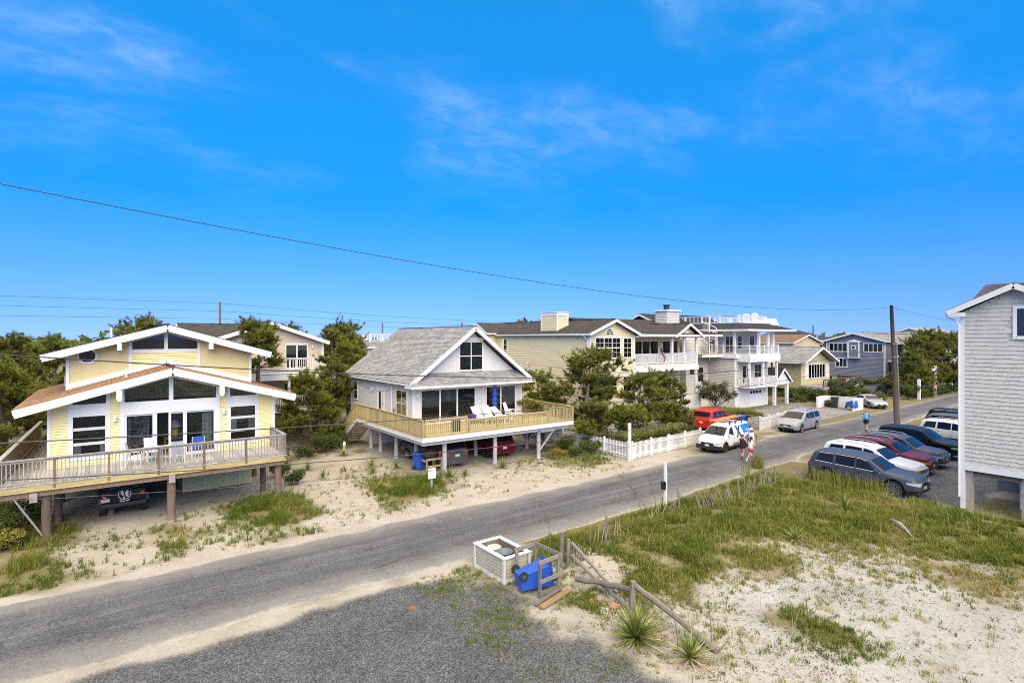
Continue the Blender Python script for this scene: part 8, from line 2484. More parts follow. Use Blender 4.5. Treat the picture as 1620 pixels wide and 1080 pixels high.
for k in range(6):
    beam((13.1 + 0.09 * k, 14.35 - 0.04 * k, 0.0), (13.12 + 0.09 * k, 14.33 - 0.04 * k, 0.75 - 0.08 * (k % 3)), 0.03, 0.06, "picket", BF)
for i, (x, y, rz, mt, lb) in enumerate(((11.85, 12.0, 0.4, BRICKC, "red brick nearest the fallen rails"), (12.25, 11.75, 0.9, BRICKC, "red brick tucked under the crossed rails"), (12.15, 11.35, 0.3, BRICKC, "large red paver between two pale ones"), (11.72, 11.35, 0.7, None, "pale concrete paver left of the red one"), (11.95, 10.95, 0.5, None, "pale concrete paver right of the red one"))):
    mb = MB(); s = 0.09 if i < 2 else 0.15; mb.box(-s, s, -s * 0.75, s * 0.75, 0, 0.05)
    o = mb.build("paver", mt or M("pale_paver", (0.36, 0.34, 0.31), 0.9, 0.15), bevel=0.006); o.location = (x, y, gz(x, y) + 0.0); o.rotation_euler = (R(5), R(-8), rz); tag(o, lb, "paver", "loose pavers by the broken fence")
# sand fence: slat by slat
SLATM = M("silver_fence_slat", (0.22, 0.19, 0.15), 0.9, 0.35, 5, rnd=0.3, stretch=(5, 5, 0.6))
slm = MB(); slm.box(-0.02, 0.02, -0.006, 0.006, -0.15, 0.95); slm = slm.mesh("slat", SLATM)
def sand_fence(label, p, q, n, lean, seed, h=1.0):
    f = thing("sand_fence", label, "fence", (p[0], p[1], 0), group="broken sand fences on the dune"); rr = random.Random(seed)
    ang = math.atan2(q[1] - p[1], q[0] - p[0])
    for i in range(n):
        t = (i + 0.5) / n; x, y = p[0] + (q[0] - p[0]) * t, p[1] + (q[1] - p[1]) * t
        wlink("slat", slm, f, (x, y, gz(x, y)), (rr.uniform(-.2, .2), lean + rr.uniform(-.18, .18), ang), (1, 1, h * rr.uniform(0.7, 1.05)))
    for z in (0.25, 0.6):
        mb = MB(); mb.tube([(p[0] + (q[0] - p[0]) * k / 8, p[1] + (q[1] - p[1]) * k / 8, gz(p[0] + (q[0] - p[0]) * k / 8, p[1] + (q[1] - p[1]) * k / 8) + z + 0.05 * math.sin(k * 2)) for k in range(9)], 0.0035, 4); mb.build("wire", WOOD_BROWN, f)
    return f
sand_fence("leaning sand fence slats in the middle of the dune", (21.2, 14.7), (23.8, 14.5), 22, -0.45, 1); sand_fence("sand fence slats leaning towards the blue grey SUV", (24.6, 14.7), (28.6, 15.5), 26, 0.35, 2)
sand_fence("few broken slats left of the mailbox post", (14.6, 15.0), (16.2, 14.7), 9, 0.1, 3, 0.75); sand_fence("tilted slats at the mailbox post's foot", (19.4, 15.7), (21.0, 15.9), 9, 0.3, 4, 0.7); sand_fence("short slat stubs by the blue grey SUV's tail", (29.6, 15.7), (31.0, 15.8), 9, 0.05, 5, 0.55)
for i, (x, y, h, lb) in enumerate(((15.4, 14.85, 0.95, "old stake among the broken slats"), (21.35, 15.9, 1.0, "dark stake right of the mailbox post"), (23.9, 14.45, 1.1, "leaning stake between the two sand fences"), (29.0, 15.45, 0.95, "dark stake at the right end of the sand fence"))):
    mb = MB(); mb.tube([(0, 0, -0.1), (0.03, 0.02, h * 0.5), (0.08, 0.03, h)], [0.055, 0.05, 0.045], 7); o = mb.build("stake", DRIFT); o.location = (x, y, gz(x, y)); o.rotation_euler = (0, 0, i * 1.1); tag(o, lb, "stake", "fence stakes on the dune")
mb = MB(); mb.tube([(0, 0, 0.1), (0.7, 0.1, 0.16), (1.5, 0.05, 0.12), (2.1, 0.0, 0.03)], [0.14, 0.15, 0.09, 0.03], 7); o = mb.build("driftwood_log", M("bleached_driftwood", (0.25, 0.235, 0.22), 0.9, 0.3, 5, bump=0.5)); o.location = (25.9, 8.95, gz(25.5, 8.6)); o.rotation_euler = (0, 0, R(222)); o.scale = (0.8, 0.75, 0.75); tag(o, "bleached driftwood log lying on the grassy dune", "driftwood")
mb = MB(); mb.lathe((0, 0, 0), [(0.0, 0.05), (0.07, 0.05), (0.09, 0.03), (0.16, 0.025), (0.17, 0.0)], 16); o = mb.build("valve_cover", M("rusty_iron", (0.15, 0.085, 0.055), 0.8, 0.4, 9), smooth=True); o.location = (7.3, 14.95, 0.0); tag(o, "rusty round valve cover in the gravel", "valve cover")

# ================================================================ POLE AND WIRES
UP = thing("utility_pole", "tall dark wooden utility pole beside the parked cars", "utility pole", (55.3, 18.65, 0))
mb = MB(); mb.tube([(55.3, 18.65, -0.3), (54.95, 18.68, 4), (54.6, 18.7, 8), (54.3, 18.72, 10.85)], [0.19, 0.175, 0.155, 0.135], 12); mb.build("pole", M("dark_creosoted_pole", (0.075, 0.055, 0.042), 0.85, 0.4, 5, bump=0.4, stretch=(4, 4, 0.5)), UP, smooth=True)
mb = MB(); mb.tube([(55.5, 18.46, -0.1), (55.15, 18.49, 4), (54.85, 18.52, 7.5)], 0.06, 6); mb.build("conduit", M("grey_conduit", (0.22, 0.22, 0.24), 0.5), UP)
for z in (6.4, 7.5, 10.7):
    mb = MB(); mb.cyl((54.3, 18.6, z), (54.3, 18.2, z), 0.03); mb.lathe((54.3, 18.2, z), [(0.0, 0.14), (0.05, 0.1), (0.06, 0.0), (0.03, -0.03)], 8); mb.build("insulator", METAL, UP)
WIREM = M("black_cable", (0.03, 0.03, 0.032), 0.6, 0.1); WIREG = M("weathered_cable", (0.065, 0.062, 0.06), 0.6, 0.2)
def wire(name, label, pts, r, mat=WIREM):
    mb = MB(); mb.tube(pts, r, 5); o = mb.build(name, mat, org=pts[0]); o.location = pts[0]; return tag(o, label, "cable", "overhead cables along the road")
def span_wire(label, c, r, mat, xe=54.3):
    xs_ = np.linspace(-25, xe, 60); return wire("overhead_cable", label, [(x, 16.2 + (x + 25) / 80.5 * 2.5, float(np.polyval(c, x))) for x in xs_], r, mat)
span_wire("topmost thin cable crossing the open sky", [0.0015, -0.09325, 11.31], 0.012, WIREM)
span_wire("dark cable passing the octagonal window and grey roof", [0.00191, -0.10074, 7.43], 0.016, WIREM)
span_wire("cable crossing just above the deck railings", [0.00114, -0.04645, 5.53], 0.015, WIREG)
span_wire("cable crossing below the grey house's deck", [0.00205, -0.08806, 4.60], 0.014, WIREG)
span_wire("lowest thin cable in front of the off-roader", [0.00205, -0.1015, 4.10], 0.008, WIREG)
wire("overhead_cable", "thin cable running right from the pole top", [(54.3 + 40 * t, 18.6 + 1.8 * t, 10.6 - 2.2 * t + 1.2 * t * t) for t in np.linspace(0, 1, 12)], 0.014)
wire("overhead_cable", "upper of two cables running right below the pole's middle", [(54.6 + 40 * t, 18.5 + 1.8 * t, 6.4 - 4.5 * t * (1 - t) * 0.6 + 1.0 * t) for t in np.linspace(0, 1, 12)], 0.02)
wire("overhead_cable", "lower of two cables running right below the pole's middle", [(54.7 + 40 * t, 18.5 + 1.8 * t, 5.8 - 4.5 * t * (1 - t) * 0.6 + 1.0 * t) for t in np.linspace(0, 1, 12)], 0.02)
def drop(label, a, b_, sag, r=0.009):
    a, b_ = Vector(a), Vector(b_); wire("service_drop", label, [tuple(a.lerp(b_, t) - Vector((0, 0, 4 * sag * t * (1 - t)))) for t in np.linspace(0, 1, 14)], r, WIREG)
drop("service cable from the road lines to the grey house's side", (6.0, 17.2, 6.9), (15.7, 34.0, 4.9), 0.5); drop("service cable to the grey house's right eave", (30.0, 17.9, 6.2), (25.1, 31.9, 6.1), 0.4)
drop("service cable sloping to the khaki cottage", (54.6, 18.6, 6.3), (83.0, 35.6, 4.6), 0.6); drop("service cable sloping to the slate blue house", (54.6, 18.6, 6.9), (95.0, 34.0, 6.9), 0.9); drop("service cable to the greige house's porch", (54.5, 18.6, 7.3), (57.4, 33.5, 5.6), 0.4)
def far_pole(label, x, y, h, arm=True):
    p = thing("far_pole", label, "utility pole", (x, y, 0)); mb = MB(); mb.cyl((x, y, -0.2), (x, y, h), 0.2, 0.14, 8); mb.build("pole", WOOD_BROWN, p)
    if arm:
        mb = MB(); mb.bar((x - 2.0, y, h - 1.2), (x + 0.6, y + 0.2, h - 1.2), 0.14, 0.14)
        mb.build("crossarm", WOOD_BROWN, p); mb = MB(); mb.lathe((x + 0.7, y - 0.3, h - 2.6), [(0, 0.9), (0.3, 0.85), (0.3, 0.05), (0, 0)], 10); mb.build("transformer", METAL, p)
    return p
far_pole("distant pole with crossarm on the left skyline", -26.5, 98, 11.3)
far_pole("slim distant pole rising over the beige house's dark roof", 13.0, 88, 13.2, False); far_pole("distant pole behind the dark hipped roof", 112, 52, 10.5); far_pole("thin mast behind the cream house's left gable", 46, 76, 10.6, False)
far_pole("thin far pole over the grey roof's left end", 41, 96, 10.9, False); far_pole("thin far pole right of the slate blue house", 128, 30, 9.6, False)
for k, (z0, z1, z2) in enumerate(((13.5, 13.0, 11.5), (12.3, 11.9, 10.6), (11.0, 10.8, 9.9))):
    wire("far_cable", ["highest far cable across the left skyline", "middle far cable across the left skyline", "lowest far cable across the left skyline"][k],
         [(-70 + 83 * t, 80 + 8 * t, z0 + (z1 - z0) * t - 1.2 * t * (1 - t)) for t in np.linspace(0, 1, 10)] + [(13 + 60 * t, 88 + 8 * t, z1 + (z2 - z1) * t - 1.6 * t * (1 - t)) for t in np.linspace(0.1, 1, 10)], 0.022)

# ================================================================ DECK FURNITURE
PLASW = M("white_resin", (0.78, 0.78, 0.78), 0.4, 0.03, dirt=0.04); BLUEC = M("blue_sling_cloth", (0.02, 0.12, 0.42), 0.8, 0.1); PALEC = M("pale_blue_sling_cloth", (0.42, 0.48, 0.60), 0.8, 0.1)
def sling_chair(label, x, y, z, rz, cloth):
    c = thing("deck_chair", label, "chair", (x, y, z), rz, "chairs on the yellow house's deck", local=True)
    for s in (-1, 1):
        g = MB(); g.tube([(s * 0.28, -0.28, 0), (s * 0.28, -0.25, 0.42), (s * 0.28, -0.2, 0.62), (s * 0.28, 0.22, 0.62), (s * 0.28, 0.3, 0.0)], 0.018, 6); g.build("side_frame", PLASW, c)
        g = MB(); g.tube([(s * 0.25, -0.25, 0.40), (s * 0.25, 0.2, 0.38), (s * 0.25, 0.36, 1.02)], 0.016, 6); g.build("seat_rail", PLASW, c)
    g = MB(); g.face([(-0.24, -0.24, 0.42), (0.24, -0.24, 0.42), (0.24, 0.2, 0.39), (-0.24, 0.2, 0.39)]); g.build("seat", cloth, c)
    g = MB(); g.hexa([(-0.24, 0.2, 0.40), (0.24, 0.2, 0.40), (0.24, 0.215, 0.40), (-0.24, 0.215, 0.40), (-0.24, 0.35, 1.02), (0.24, 0.35, 1.02), (0.24, 0.365, 1.02), (-0.24, 0.365, 1.02)]); g.build("backrest", cloth, c)
    return c
sling_chair("blue sling chair on the yellow house's deck", 3.5, 30.2, 2.33, R(180), BLUEC); sling_chair("pale blue sling chair at the deck table", 2.6, 29.3, 2.33, R(175), PALEC)
sling_chair("white sling chair left of the deck table", 1.0, 29.9, 2.33, R(80), PLASW); sling_chair("white sling chair behind the deck table by the open door", 1.7, 30.5, 2.33, R(10), PLASW)
TB = thing("deck_table", "white slatted deck table behind the grey railing", "table", (2.0, 29.75, 2.33), 0, local=True)
for k in range(6):
    g = MB(); g.box(-0.6, 0.6, -0.42 + k * 0.145, -0.42 + k * 0.145 + 0.12, 0.68, 0.71); g.build("slat", PLASW, TB)
for sx2 in (-0.5, 0.5):
    for sy2 in (-0.35, 0.35):
        g = MB(); g.cyl((sx2, sy2, 0), (sx2, sy2, 0.68), 0.025, n=8); g.build("leg", PLASW, TB)
# loungers on the grey house's deck
def lounger(label, x, y, z, rz, back=55):
    c = thing("sun_lounger", label, "lounger", (x, y, z), rz, "white loungers on the grey house's deck", local=True)
    sl = MB(); sl.box(-0.3, 0.3, -0.03, 0.03, 0, 0.025); sl = sl.mesh("slat", PLASW)
    for k in range(15): link("slat", sl, c, (0, -1.15 + k * 0.08, 0.36))
    for k in range(11):
        t = k * 0.08; link("slat", sl, c, (0, 0.08 + t * math.cos(R(back)), 0.37 + t * math.sin(R(back))), (R(back), 0, 0))
    for s in (-1, 1):
        g = MB(); g.bar((s * 0.31, -1.2, 0.35), (s * 0.31, 0.15, 0.35), 0.05, 0.07); g.bar((s * 0.31, 0.08, 0.35), (s * 0.31, 0.08 + 0.85 * math.cos(R(back)), 0.35 + 0.85 * math.sin(R(back))), 0.05, 0.06); g.build("side_rail", PLASW, c)
        for yy in (-1.0, 0.05):
            g = MB(); g.bar((s * 0.3, yy, 0), (s * 0.3, yy, 0.33), 0.06, 0.08); g.build("leg", PLASW, c)
    return c
lounger("leftmost white lounger beside the purple box", 20.15, 31.0, DZ, R(8)); lounger("second white lounger from the left", 20.95, 30.9, DZ, R(12)); lounger("third white lounger, before the folded umbrella", 21.8, 30.9, DZ, R(20), 40)
CH = thing("resin_armchair", "white resin armchair right of the loungers", "chair", (22.9, 31.3, DZ), R(25), local=True)
g = MB(); g.box(-0.26, 0.26, -0.28, 0.24, 0.36, 0.42); g.build("seat", PLASW, CH, bevel=0.015)
g = MB(); g.hexa([(-0.26, 0.2, 0.42), (0.26, 0.2, 0.42), (0.26, 0.25, 0.42), (-0.26, 0.25, 0.42), (-0.2, 0.48, 1.12), (0.2, 0.48, 1.12), (0.2, 0.52, 1.12), (-0.2, 0.52, 1.12)]); g.build("backrest", PLASW, CH, bevel=0.02)
for s in (-1, 1):
    g = MB(); g.bar((s * 0.31, -0.3, 0.62), (s * 0.31, 0.32, 0.64), 0.08, 0.04); g.build("armrest", PLASW, CH)
    for yy in (-0.25, 0.22):
        g = MB(); g.bar((s * 0.29, yy, 0), (s * 0.29, yy, 0.6), 0.06, 0.06); g.build("leg", PLASW, CH)
UM = thing("folded_umbrella", "folded blue patio umbrella in front of the glass doors", "umbrella", (21.95, 31.85, DZ), local=True)
g = MB(); g.lathe((0, 0, 0.75), [(0.0, 0), (0.19, 0.02), (0.13, 0.2), (0.2, 0.28), (0.14, 0.5), (0.19, 0.58), (0.13, 0.85), (0.18, 0.93), (0.11, 1.2), (0.14, 1.28), (0.05, 1.62), (0.0, 1.66)], 12); g.build("canopy", M("royal_blue_canvas", (0.015, 0.05, 0.38), 0.8, 0.15, 5), UM, org=(0, 0, 0))
g = MB(); g.cyl((0, 0, 0), (0, 0, 2.5), 0.022, n=8); g.lathe((0, 0, 2.45), [(0.0, .08), (0.035, .05), (0.03, 0)], 8); g.build("pole", PLASW, UM, org=(0, 0, 0))
g = MB(); g.lathe((0, 0, 0), [(0.25, 0), (0.25, 0.05), (0.06, 0.12), (0.04, 0.3)], 14); g.build("base", BLACKP, UM, org=(0, 0, 0))
mb = MB(); mb.box(-0.18, 0.18, -0.2, 0.2, 0, 0.62); o = mb.build("purple_box", M("purple_plastic", (0.07, 0.045, 0.20), 0.5), bevel=0.02); o.location = (19.6, 31.0, DZ + 0.002); tag(o, "purple storage box left of the loungers", "box")
mb = MB(); mb.lathe((0, 0, 0), [(0.2, 0), (0.28, 0.1), (0.3, 0.6), (0.22, 0.85), (0, 0.9)], 12); o = mb.build("covered_grill", M("charcoal_cover", (0.03, 0.03, 0.033), 0.85, 0.2), smooth=True); o.location = (17.0, 28.75, DZ); tag(o, "dark covered grill behind the grey house's front railing", "grill")
mb = MB(); mb.lathe((0, 0, 0), [(0.12, 0), (0.17, 0.25), (0.15, 0.26), (0, 0.24)], 12); o = mb.build("flower_pot", M("terracotta", (0.35, 0.13, 0.08), 0.8)); o.location = (23.7, 30.6, DZ); tag(o, "terracotta pot right of the resin armchair", "pot")
# yellow chairs on the beige house's balcony
YC = M("yellow_resin", (0.72, 0.50, 0.02), 0.45, 0.04)
def adirondack(label, x, y, z, rz):
    c = thing("adirondack_chair", label, "chair", (x, y, z), rz, "yellow chairs on the beige house's balcony", local=True)
    for k in range(6):
        g = MB(); u = -0.26 + k * 0.088; g.hexa([(u, 0.2, 0.3), (u + .08, 0.2, 0.3), (u + .08, 0.23, 0.3), (u, 0.23, 0.3), (u, 0.5, 1.05 - 0.02 * abs(k - 2.5) ** 2), (u + .08, 0.5, 1.05 - 0.02 * abs(k - 2.5) ** 2), (u + .08, 0.53, 1.05), (u, 0.53, 1.05)]); g.build("back_slat", YC, c)
    g = MB(); g.hexa([(-.28, -.35, .38), (.28, -.35, .38), (.28, .22, .26), (-.28, .22, .26), (-.28, -.35, .41), (.28, -.35, .41), (.28, .22, .30), (-.28, .22, .30)]); g.build("seat", YC, c)
    for s in (-1, 1):
        g = MB(); g.box(s * 0.36 - .06, s * 0.36 + .06, -.4, .35, .56, .59); g.build("armrest", YC, c)
        g = MB(); g.box(s * 0.32 - .02, s * 0.32 + .02, -.38, -.28, 0, .56); g.build("leg", YC, c)
        g = MB(); g.bar((s * 0.32, .4, 0), (s * 0.32, .3, .56), 0.03, 0.08); g.build("leg", YC, c)
    return c
adirondack("left yellow chair on the beige house's balcony, partly behind pine", 9.5, 45.8, 5.51, R(20)); adirondack("right yellow chair beside the balcony's glass door", 10.9, 45.9, 5.51, R(-8))
# flag on the cream house's balcony
FL = thing("flag", "striped flag hanging from the cream house's balcony", "flag", (42.5, 33.9, 6.4))
g = MB(); g.cyl((42.6, 34.0, 6.3), (41.9, 33.1, 7.35), 0.02, n=6); g.build("staff", WHITE2, FL)
FRED, FWH, FBL = M("flag_red", (0.42, 0.02, 0.03)), M("flag_white", (0.72, 0.72, 0.72)), M("flag_blue", (0.03, 0.04, 0.2))
g = MB()
for i in range(13):
    for j in range(10):
        def fp(a, c): return (41.95 + 0.95 * c * 0.55 + 0.5 * a * 0.3 + 0.04 * math.sin(a * 9 + c * 4), 33.15 + 0.35 * a + 0.1 * math.sin(c * 7), 7.25 - 1.0 * a * 0.25 - 1.35 * c)
        a0, a1, c0, c1 = i / 13, (i + 1) / 13, j / 10, (j + 1) / 10
        g.mi = 2 if (i < 7 and j < 4) else (i % 2)
        g.face([fp(a0, c0), fp(a1, c0), fp(a1, c1), fp(a0, c1)])
g.build("cloth", [FRED, FWH, FBL], FL)
# odds and ends under the grey house
RKB = thing("timber_stand", "low tan timber stand with a dark sack under the grey house's deck", "stand", (15.9, 29.9, 0))
for x, y in ((15.4, 29.5), (16.4, 29.5), (15.4, 30.5), (16.4, 30.5)): beam((x, y, -0.02), (x, y, 0.75), 0.08, 0.08, "leg", RKB, WOOD_TAN)
for p, q in (((15.35, 29.5, 0.72), (16.45, 29.5, 0.72)), ((15.35, 30.5, 0.72), (16.45, 30.5, 0.72)), ((15.4, 29.5, 0.62), (15.4, 30.5, 0.62)), ((16.4, 29.5, 0.62), (16.4, 30.5, 0.62)), ((15.35, 29.48, 0.3), (16.45, 29.48, 0.3))): beam(p, q, 0.04, 0.12, "rail", RKB, WOOD_TAN)
mb = MB(); mb.lathe((0, 0, 0), [(0.0, 0), (0.42, 0.05), (0.5, 0.25), (0.36, 0.5), (0.12, 0.62), (0, 0.64)], 12); o = mb.build("dark_sack", M("dark_sack_cloth", (0.06, 0.045, 0.04), 0.85, 0.3, 4, bump=0.5, bs=8), smooth=True); o.location = (15.9, 30.05, 0.7); o.scale = (1, 0.85, 0.9); tag(o, "dark bulging sack on the timber stand", "sack")
mb = MB(); mb.lathe((0, 0, 0), [(0, 0), (0.16, 0.03), (0.2, 0.3), (0.17, 0.6), (0.08, 0.8), (0, 0.82)], 12); o = mb.build("pink_float", M("pink_vinyl", (0.62, 0.13, 0.17), 0.4, 0.25, 6), smooth=True); o.location = (16.55, 29.75, 0.45); tag(o, "pink beach float leaning by the left grey piling", "float")
SH = thing("shovel", "pale shovel lying on the sand by the corner piling", "shovel", (22.3, 27.5, 0.04), R(120), local=True)
g = MB(); g.cyl((0, 0, 0.03), (1.1, 0, 0.1), 0.018, n=6); g.build("shaft", WOOD_TAN, SH, org=(0, 0, 0)); g = MB(); g.hexa([(-0.4, -0.14, 0), (0, -0.14, 0.02), (0, 0.14, 0.02), (-0.4, 0.14, 0), (-0.4, -0.14, 0.02), (0, -0.14, 0.05), (0, 0.14, 0.05), (-0.4, 0.14, 0.02)]); g.build("blade", METAL, SH, org=(0, 0, 0))
mb = MB(); mb.lathe((0, 0, 0), [(0.2, 0), (0.2, 0.06), (0.09, 0.1), (0.07, 0.4), (0.12, 0.55), (0.1, 0.7), (0.0, 0.8)], 10); o = mb.build("garden_statue", WHITE2, smooth=True); o.location = (13.4, 38.0, 0); tag(o, "small white garden statue beside the pale-flowered bush", "statue")
# table lamp, shelf and sofa seen through the yellow house's doors
LP = thing("table_lamp", "yellow table lamp with white shade inside the glass doors", "lamp", (2.8, 32.6, 3.05), local=True)
g = MB(); g.lathe((0, 0, 0), [(0.1, 0), (0.15, 0.15), (0.15, 0.3), (0.06, 0.42), (0.02, 0.45)], 12); g.build("lamp_base", YC, LP, org=(0, 0, 0)); g = MB(); g.lathe((0, 0, 0.45), [(0.24, 0), (0.12, 0.35)], 14); g.build("lamp_shade", CURTAIN, LP, org=(0, 0, 0))
mb = MB(); mb.box(2.3, 3.3, 32.3, 32.9, 2.95, 3.03); 
for x, y in ((2.35, 32.35), (3.25, 32.35), (2.35, 32.85), (3.25, 32.85)): mb.box(x - .03, x + .03, y - .03, y + .03, 2.3, 2.95)
o = mb.build("side_table", WOOD_BROWN, org=(2.8, 32.6, 2.3)); o.location = (2.8, 32.6, 2.3); tag(o, "wooden table under the yellow lamp indoors", "table")
BS = thing("bookshelf", "bookshelf with coloured books inside the left glass door", "bookshelf", (1.2, 33.3, 2.3), local=True)
g = MB(); g.box(-0.5, -0.46, -0.15, 0.15, 0, 2); g.box(0.46, 0.5, -0.15, 0.15, 0, 2); g.box(-.46, .46, 0.12, 0.15, 0, 2)
for k in range(6): g.box(-0.46, 0.46, -0.15, 0.12, k * 0.38, k * 0.38 + 0.03)
g.build("case", PLASW, BS, org=(0, 0, 0)); rr = random.Random(4)
BKM = [M("book_a", (0.4, 0.1, 0.08)), M("book_b", (0.1, 0.2, 0.35)), M("book_c", (0.5, 0.42, 0.2)), M("book_d", (0.5, 0.5, 0.48))]
for k in range(5):
    u = -0.44
    while u < 0.38:
        w_ = rr.uniform(0.05, 0.12); h_ = rr.uniform(0.18, 0.32); g = MB(); g.box(u, u + w_ - .006, -0.1, 0.1, k * .38 + .03, k * .38 + .03 + h_); g.build("book", rr.choice(BKM), BS, org=(0, 0, 0)); u += w_ + rr.choice((0, 0, 0.06))

# ================================================================ PEOPLE
SKIN = M("skin", (0.50, 0.29, 0.20), 0.55, 0.06); SKIN2 = M("tanned_skin", (0.22, 0.12, 0.08), 0.55, 0.06)
def person(label, x, y, rz, h, pose, skin, top, bottom, hair, shoes, cap=None, sleeves=False, legs_len=0.22, long_hair=False, face=True):
    """body: one skinned figure from a joint skeleton; x forward, y left"""
    t = thing("person", label, "person", (x, y, 0.055), rz, local=True); s = h / 1.75; t.scale = (s, s, s)
    J = {"pel": (0, 0, 0.95), "wst": (0.0, 0, 1.10), "che": (0.02, 0, 1.32), "nek": (0.02, 0, 1.50), "hed": (0.04, 0, 1.62), "top": (0.04, 0, 1.70)}
    for sd, sg in (("l", 1), ("r", -1)):
        J["hip" + sd] = (0, sg * 0.10, 0.92); J["sho" + sd] = (0.0, sg * 0.19, 1.43)
    J.update(pose)
    E = [("pel", "wst"), ("wst", "che"), ("che", "nek"), ("nek", "hed"), ("hed", "top")]
    for sd in "lr": E += [("pel", "hip" + sd), ("hip" + sd, "kne" + sd), ("kne" + sd, "ank" + sd), ("ank" + sd, "toe" + sd), ("che", "sho" + sd), ("sho" + sd, "elb" + sd), ("elb" + sd, "wri" + sd), ("wri" + sd, "han" + sd)]
    rad = {"pel": .135, "wst": .115, "che": .14, "nek": .058, "hed": .098, "top": .082, "hip": .088, "kne": .058, "ank": .04, "toe": .035, "sho": .058, "elb": .042, "wri": .028, "han": .03}
    names = list(J)
    def skinned(nm, keep, grow, mat):
        ks = [k for k in names if keep(k)]; me = bpy.data.meshes.new(nm)
        me.from_pydata([J[k] for k in ks], [(ks.index(a), ks.index(b_)) for a, b_ in E if a in ks and b_ in ks], [])
        me.materials.append(mat); ob = link(nm, me, t)
        ob.modifiers.new("skin", "SKIN"); ss = ob.modifiers.new("sub", "SUBSURF"); ss.levels = 2; ss.render_levels = 2
        for i, k in enumerate(ks):
            r_ = rad[k] if k in rad else rad[k[:3]]
            me.skin_vertices[0].data[i].radius = (r_ + grow, r_ + grow)
            me.skin_vertices[0].data[i].use_root = (i == 0)
        return ob
    skinned("body", lambda k: True, 0, skin)
    # clothes: own shells over the same joints
    def mid(a, b_, f): return tuple(np.array(J[a]) * (1 - f) + np.array(J[b_]) * f)
    g = MB()
    def ring(c, rx, ry, n=12): return [(c[0] + rx * math.cos(2 * math.pi * k / n), c[1] + ry * math.sin(2 * math.pi * k / n), c[2]) for k in range(n)]
    def loft(g, rs_):
        b0 = len(g.v); n = len(rs_[0])
        for r_ in rs_: g.v.extend(r_)
        for i in range(len(rs_) - 1):
            for k in range(n):
                j = (k + 1) % n; g.f.append((b0 + i * n + k, b0 + i * n + j, b0 + (i + 1) * n + j, b0 + (i + 1) * n + k)); g.m.append(0)
    p, w_, c = J["pel"], J["wst"], J["che"]
    loft(g, [ring((p[0], p[1], p[2] + 0.02), .155, .185), ring(w_, .135, .16), ring(c, .15, .195), ring((c[0], c[1], c[2] + .12), .11, .19), ring((c[0], c[1], c[2] + .17), .07, .12)])
    if sleeves:
        for sd in "lr":
            g.tube([J["sho" + sd], J["elb" + sd], mid("elb" + sd, "wri" + sd, .85)], [.078, .062, .045], 9)
    g.build("shirt", top, t, org=(0, 0, 0), smooth=True)
    for sd in "lr":
        pass
    g = MB(); loft(g, [ring((p[0], p[1], p[2] - 0.1), .155, .19), ring(p, .165, .19), ring((p[0], p[1], p[2] + .08), .15, .175)])
    for sd in "lr": g.tube([mid("pel", "hip" + sd, .8), mid("hip" + sd, "kne" + sd, legs_len * 0.5), mid("hip" + sd, "kne" + sd, legs_len)], [.115, .112, .10], 10)
    g.build("shorts", bottom, t, org=(0, 0, 0), smooth=True)
    for sd in "lr":
        a, b_ = np.array(J["ank" + sd]), np.array(J["toe" + sd]); g = MB(); g.tube([tuple(a + (a - b_) * 0.35 + np.array([0, 0, -.03])), tuple(a + np.array([0, 0, -.02])), tuple(b_), tuple(b_ + (b_ - a) * 0.15)], [.04, .055, .05, .025], 8); g.build("shoe", shoes, t, org=(0, 0, 0), smooth=True)
    hx, hy, hz2 = J["hed"]
    g = MB()
    for i in range(6):
        a0, a1 = -0.35 + i * 0.32, -0.35 + (i + 1) * 0.32
        for k in range(12):
            b0, b1 = 2 * math.pi * k / 12, 2 * math.pi * (k + 1) / 12
            def hp(a, b_):
                fr_ = math.cos(b_) * math.cos(a)
                return (hx - 0.012 + .112 * math.cos(a) * math.cos(b_), hy + .104 * math.cos(a) * math.sin(b_), hz2 + .035 + .115 * math.sin(a))
            if math.cos((b0 + b1) / 2) > 0.45 and a1 < 0.65: continue
            g.face([hp(a0, b0), hp(a0, b1), hp(a1, b1), hp(a1, b0)])
    if long_hair: g.tube([(hx - .10, hy, hz2 + .06), (hx - .16, hy, hz2 - .04), (hx - .17, hy, hz2 - .24)], [.055, .06, .02], 8)
    g.build("hair", hair, t, org=(0, 0, 0), smooth=True)
    g = MB(); g.prism([(hx + .085, hy - .012, hz2 - .01), (hx + .085, hy + .012, hz2 - .01), (hx + .10, hy, hz2 - .03), (hx + .09, hy, hz2 + .03)], (0.02, 0, -0.004)); g.build("nose", skin, t, org=(0, 0, 0))
    for sg in (1, -1):
        g = MB(); g.box(hx + .085, hx + .094, hy + sg * .033 - .011, hy + sg * .033 + .011, hz2 + .012, hz2 + .022); g.build("eye", DARK, t, org=(0, 0, 0))
    g = MB(); g.box(hx + .08, hx + .09, hy - .022, hy + .022, hz2 - .058, hz2 - .05); g.build("mouth", M("lip", (0.3, 0.1, 0.09)), t, org=(0, 0, 0))
    for sd in "lr":   # fingers
        a, b_ = np.array(J["wri" + sd]), np.array(J["han" + sd]); d = (b_ - a) / np.linalg.norm(b_ - a); g = MB()
        for q, ln_ in enumerate((.05, .06, .055, .045)):
            o_ = np.array([0.022 * (q - 1.5), 0, 0]); e0 = b_ + o_; g.tube([tuple(e0), tuple(e0 + d * ln_ * .6), tuple(e0 + d * ln_ + np.array([.012, 0, 0]))], [.011, .010, .008], 5)
        g.tube([tuple(b_ - d * .03 + np.array([.03, 0, 0])), tuple(b_ + d * .01 + np.array([.05, 0, 0]))], [.012, .009], 5); g.build("fingers", skin, t, org=(0, 0, 0))
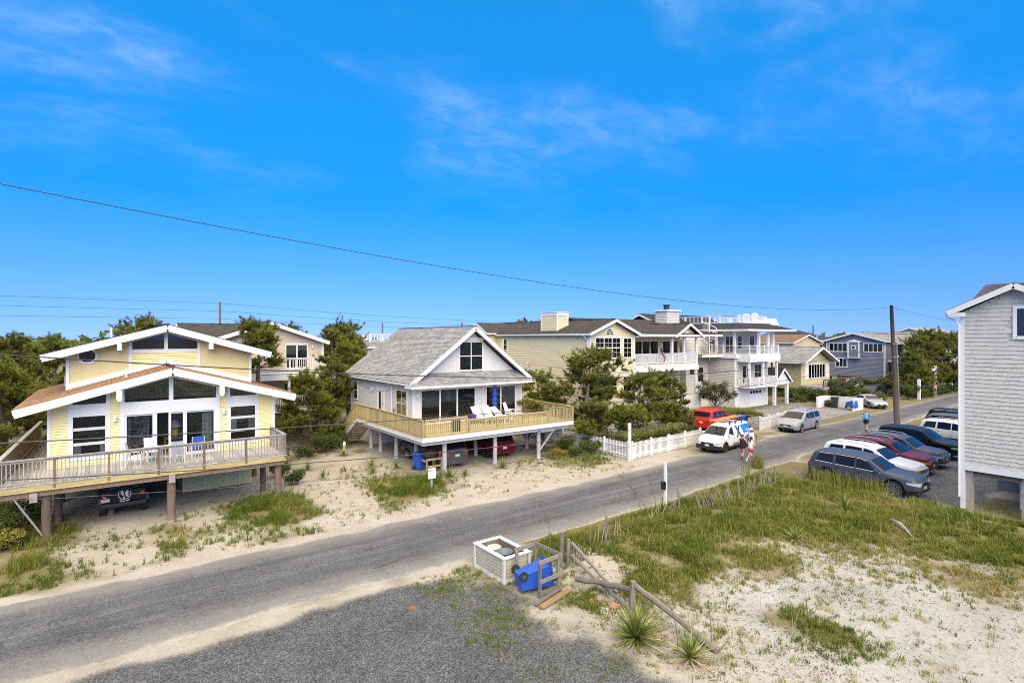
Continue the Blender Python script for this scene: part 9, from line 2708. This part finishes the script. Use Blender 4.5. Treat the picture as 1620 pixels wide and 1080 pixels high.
    if cap:
        g = MB(); g.lathe((hx, hy, hz2 + .045), [(.118, 0), (.112, .05), (.07, .095), (0, .11)], 12); g.prism([(hx + .09, hy - .08, hz2 + .05), (hx + .2, hy - .06, hz2 + .04), (hx + .2, hy + .06, hz2 + .04), (hx + .09, hy + .08, hz2 + .05)], (0, 0, .012)); g.build("cap", cap, t, org=(0, 0, 0), smooth=True)
    return t
RUN = dict(knel=(0.22, .10, .55), ankl=(0.12, .10, .12), toel=(0.26, .10, .05), kner=(-.05, -.10, .50), ankr=(-.38, -.10, .33), toer=(-.46, -.10, .20),
           elbl=(-.18, .26, 1.22), wril=(0.05, .24, 1.16), hanl=(0.12, .22, 1.19), elbr=(.05, -.27, 1.20), wrir=(.24, -.20, 1.28), hanr=(.30, -.17, 1.33))
RUN2 = {k.translate({}) if len(k) < 4 else k[:3] + ("r" if k[3] == "l" else "l"): (v[0], -v[1], v[2]) for k, v in RUN.items()}
WALK = dict(knel=(0.16, .10, .50), ankl=(0.22, .10, .09), toel=(0.36, .10, .06), kner=(-.03, -.10, .48), ankr=(-.26, -.10, .13), toer=(-.13, -.10, .04),
            elbl=(-.12, .27, 1.16), wril=(-.10, .29, .92), hanl=(-.08, .29, .84), elbr=(.03, -.27, 1.15), wrir=(.15, -.28, .93), hanr=(.19, -.28, .86))
BLKC, WHC, PINK, LBLUE, NAVYC = M("black_cloth", (0.012, 0.012, 0.014), 0.8), M("white_cloth", (0.74, 0.74, 0.74), 0.8), M("coral_cloth", (0.45, 0.10, 0.13), 0.8), M("sky_blue_cloth", (0.10, 0.38, 0.68), 0.8), M("navy_cloth", (0.012, 0.016, 0.045), 0.8)
HBR, HDK, HGR = M("light_brown_hair", (0.22, 0.12, 0.06), 0.6), M("dark_hair", (0.02, 0.014, 0.012), 0.5), M("grey_hair", (0.2, 0.19, 0.18), 0.7)
SHW = M("pale_shoe", (0.6, 0.6, 0.6), 0.6); SHD = M("dark_shoe", (0.05, 0.05, 0.055), 0.6)
person("jogger in black top and shorts, left of the pair", 33.35, 19.95, R(12), 1.70, RUN, SKIN, BLKC, BLKC, HBR, SHD, long_hair=True)
person("jogger in white top and coral shorts, right of the pair", 33.0, 19.15, R(8), 1.68, RUN2, SKIN, WHC, PINK, HDK, SHW, long_hair=True, legs_len=.3)
person("walker in white cap, white vest and pale pink shorts behind the joggers", 35.4, 20.5, R(190), 1.82, WALK, SKIN2, WHC, M("pale_pink_cloth", (0.62, 0.36, 0.42), 0.8), HDK, SHW, cap=WHC, legs_len=.7)
person("walker in sky blue long-sleeved shirt and navy shorts up the road", 52.4, 19.95, R(10), 1.80, WALK, SKIN, LBLUE, NAVYC, HGR, SHD, sleeves=True, legs_len=.65)
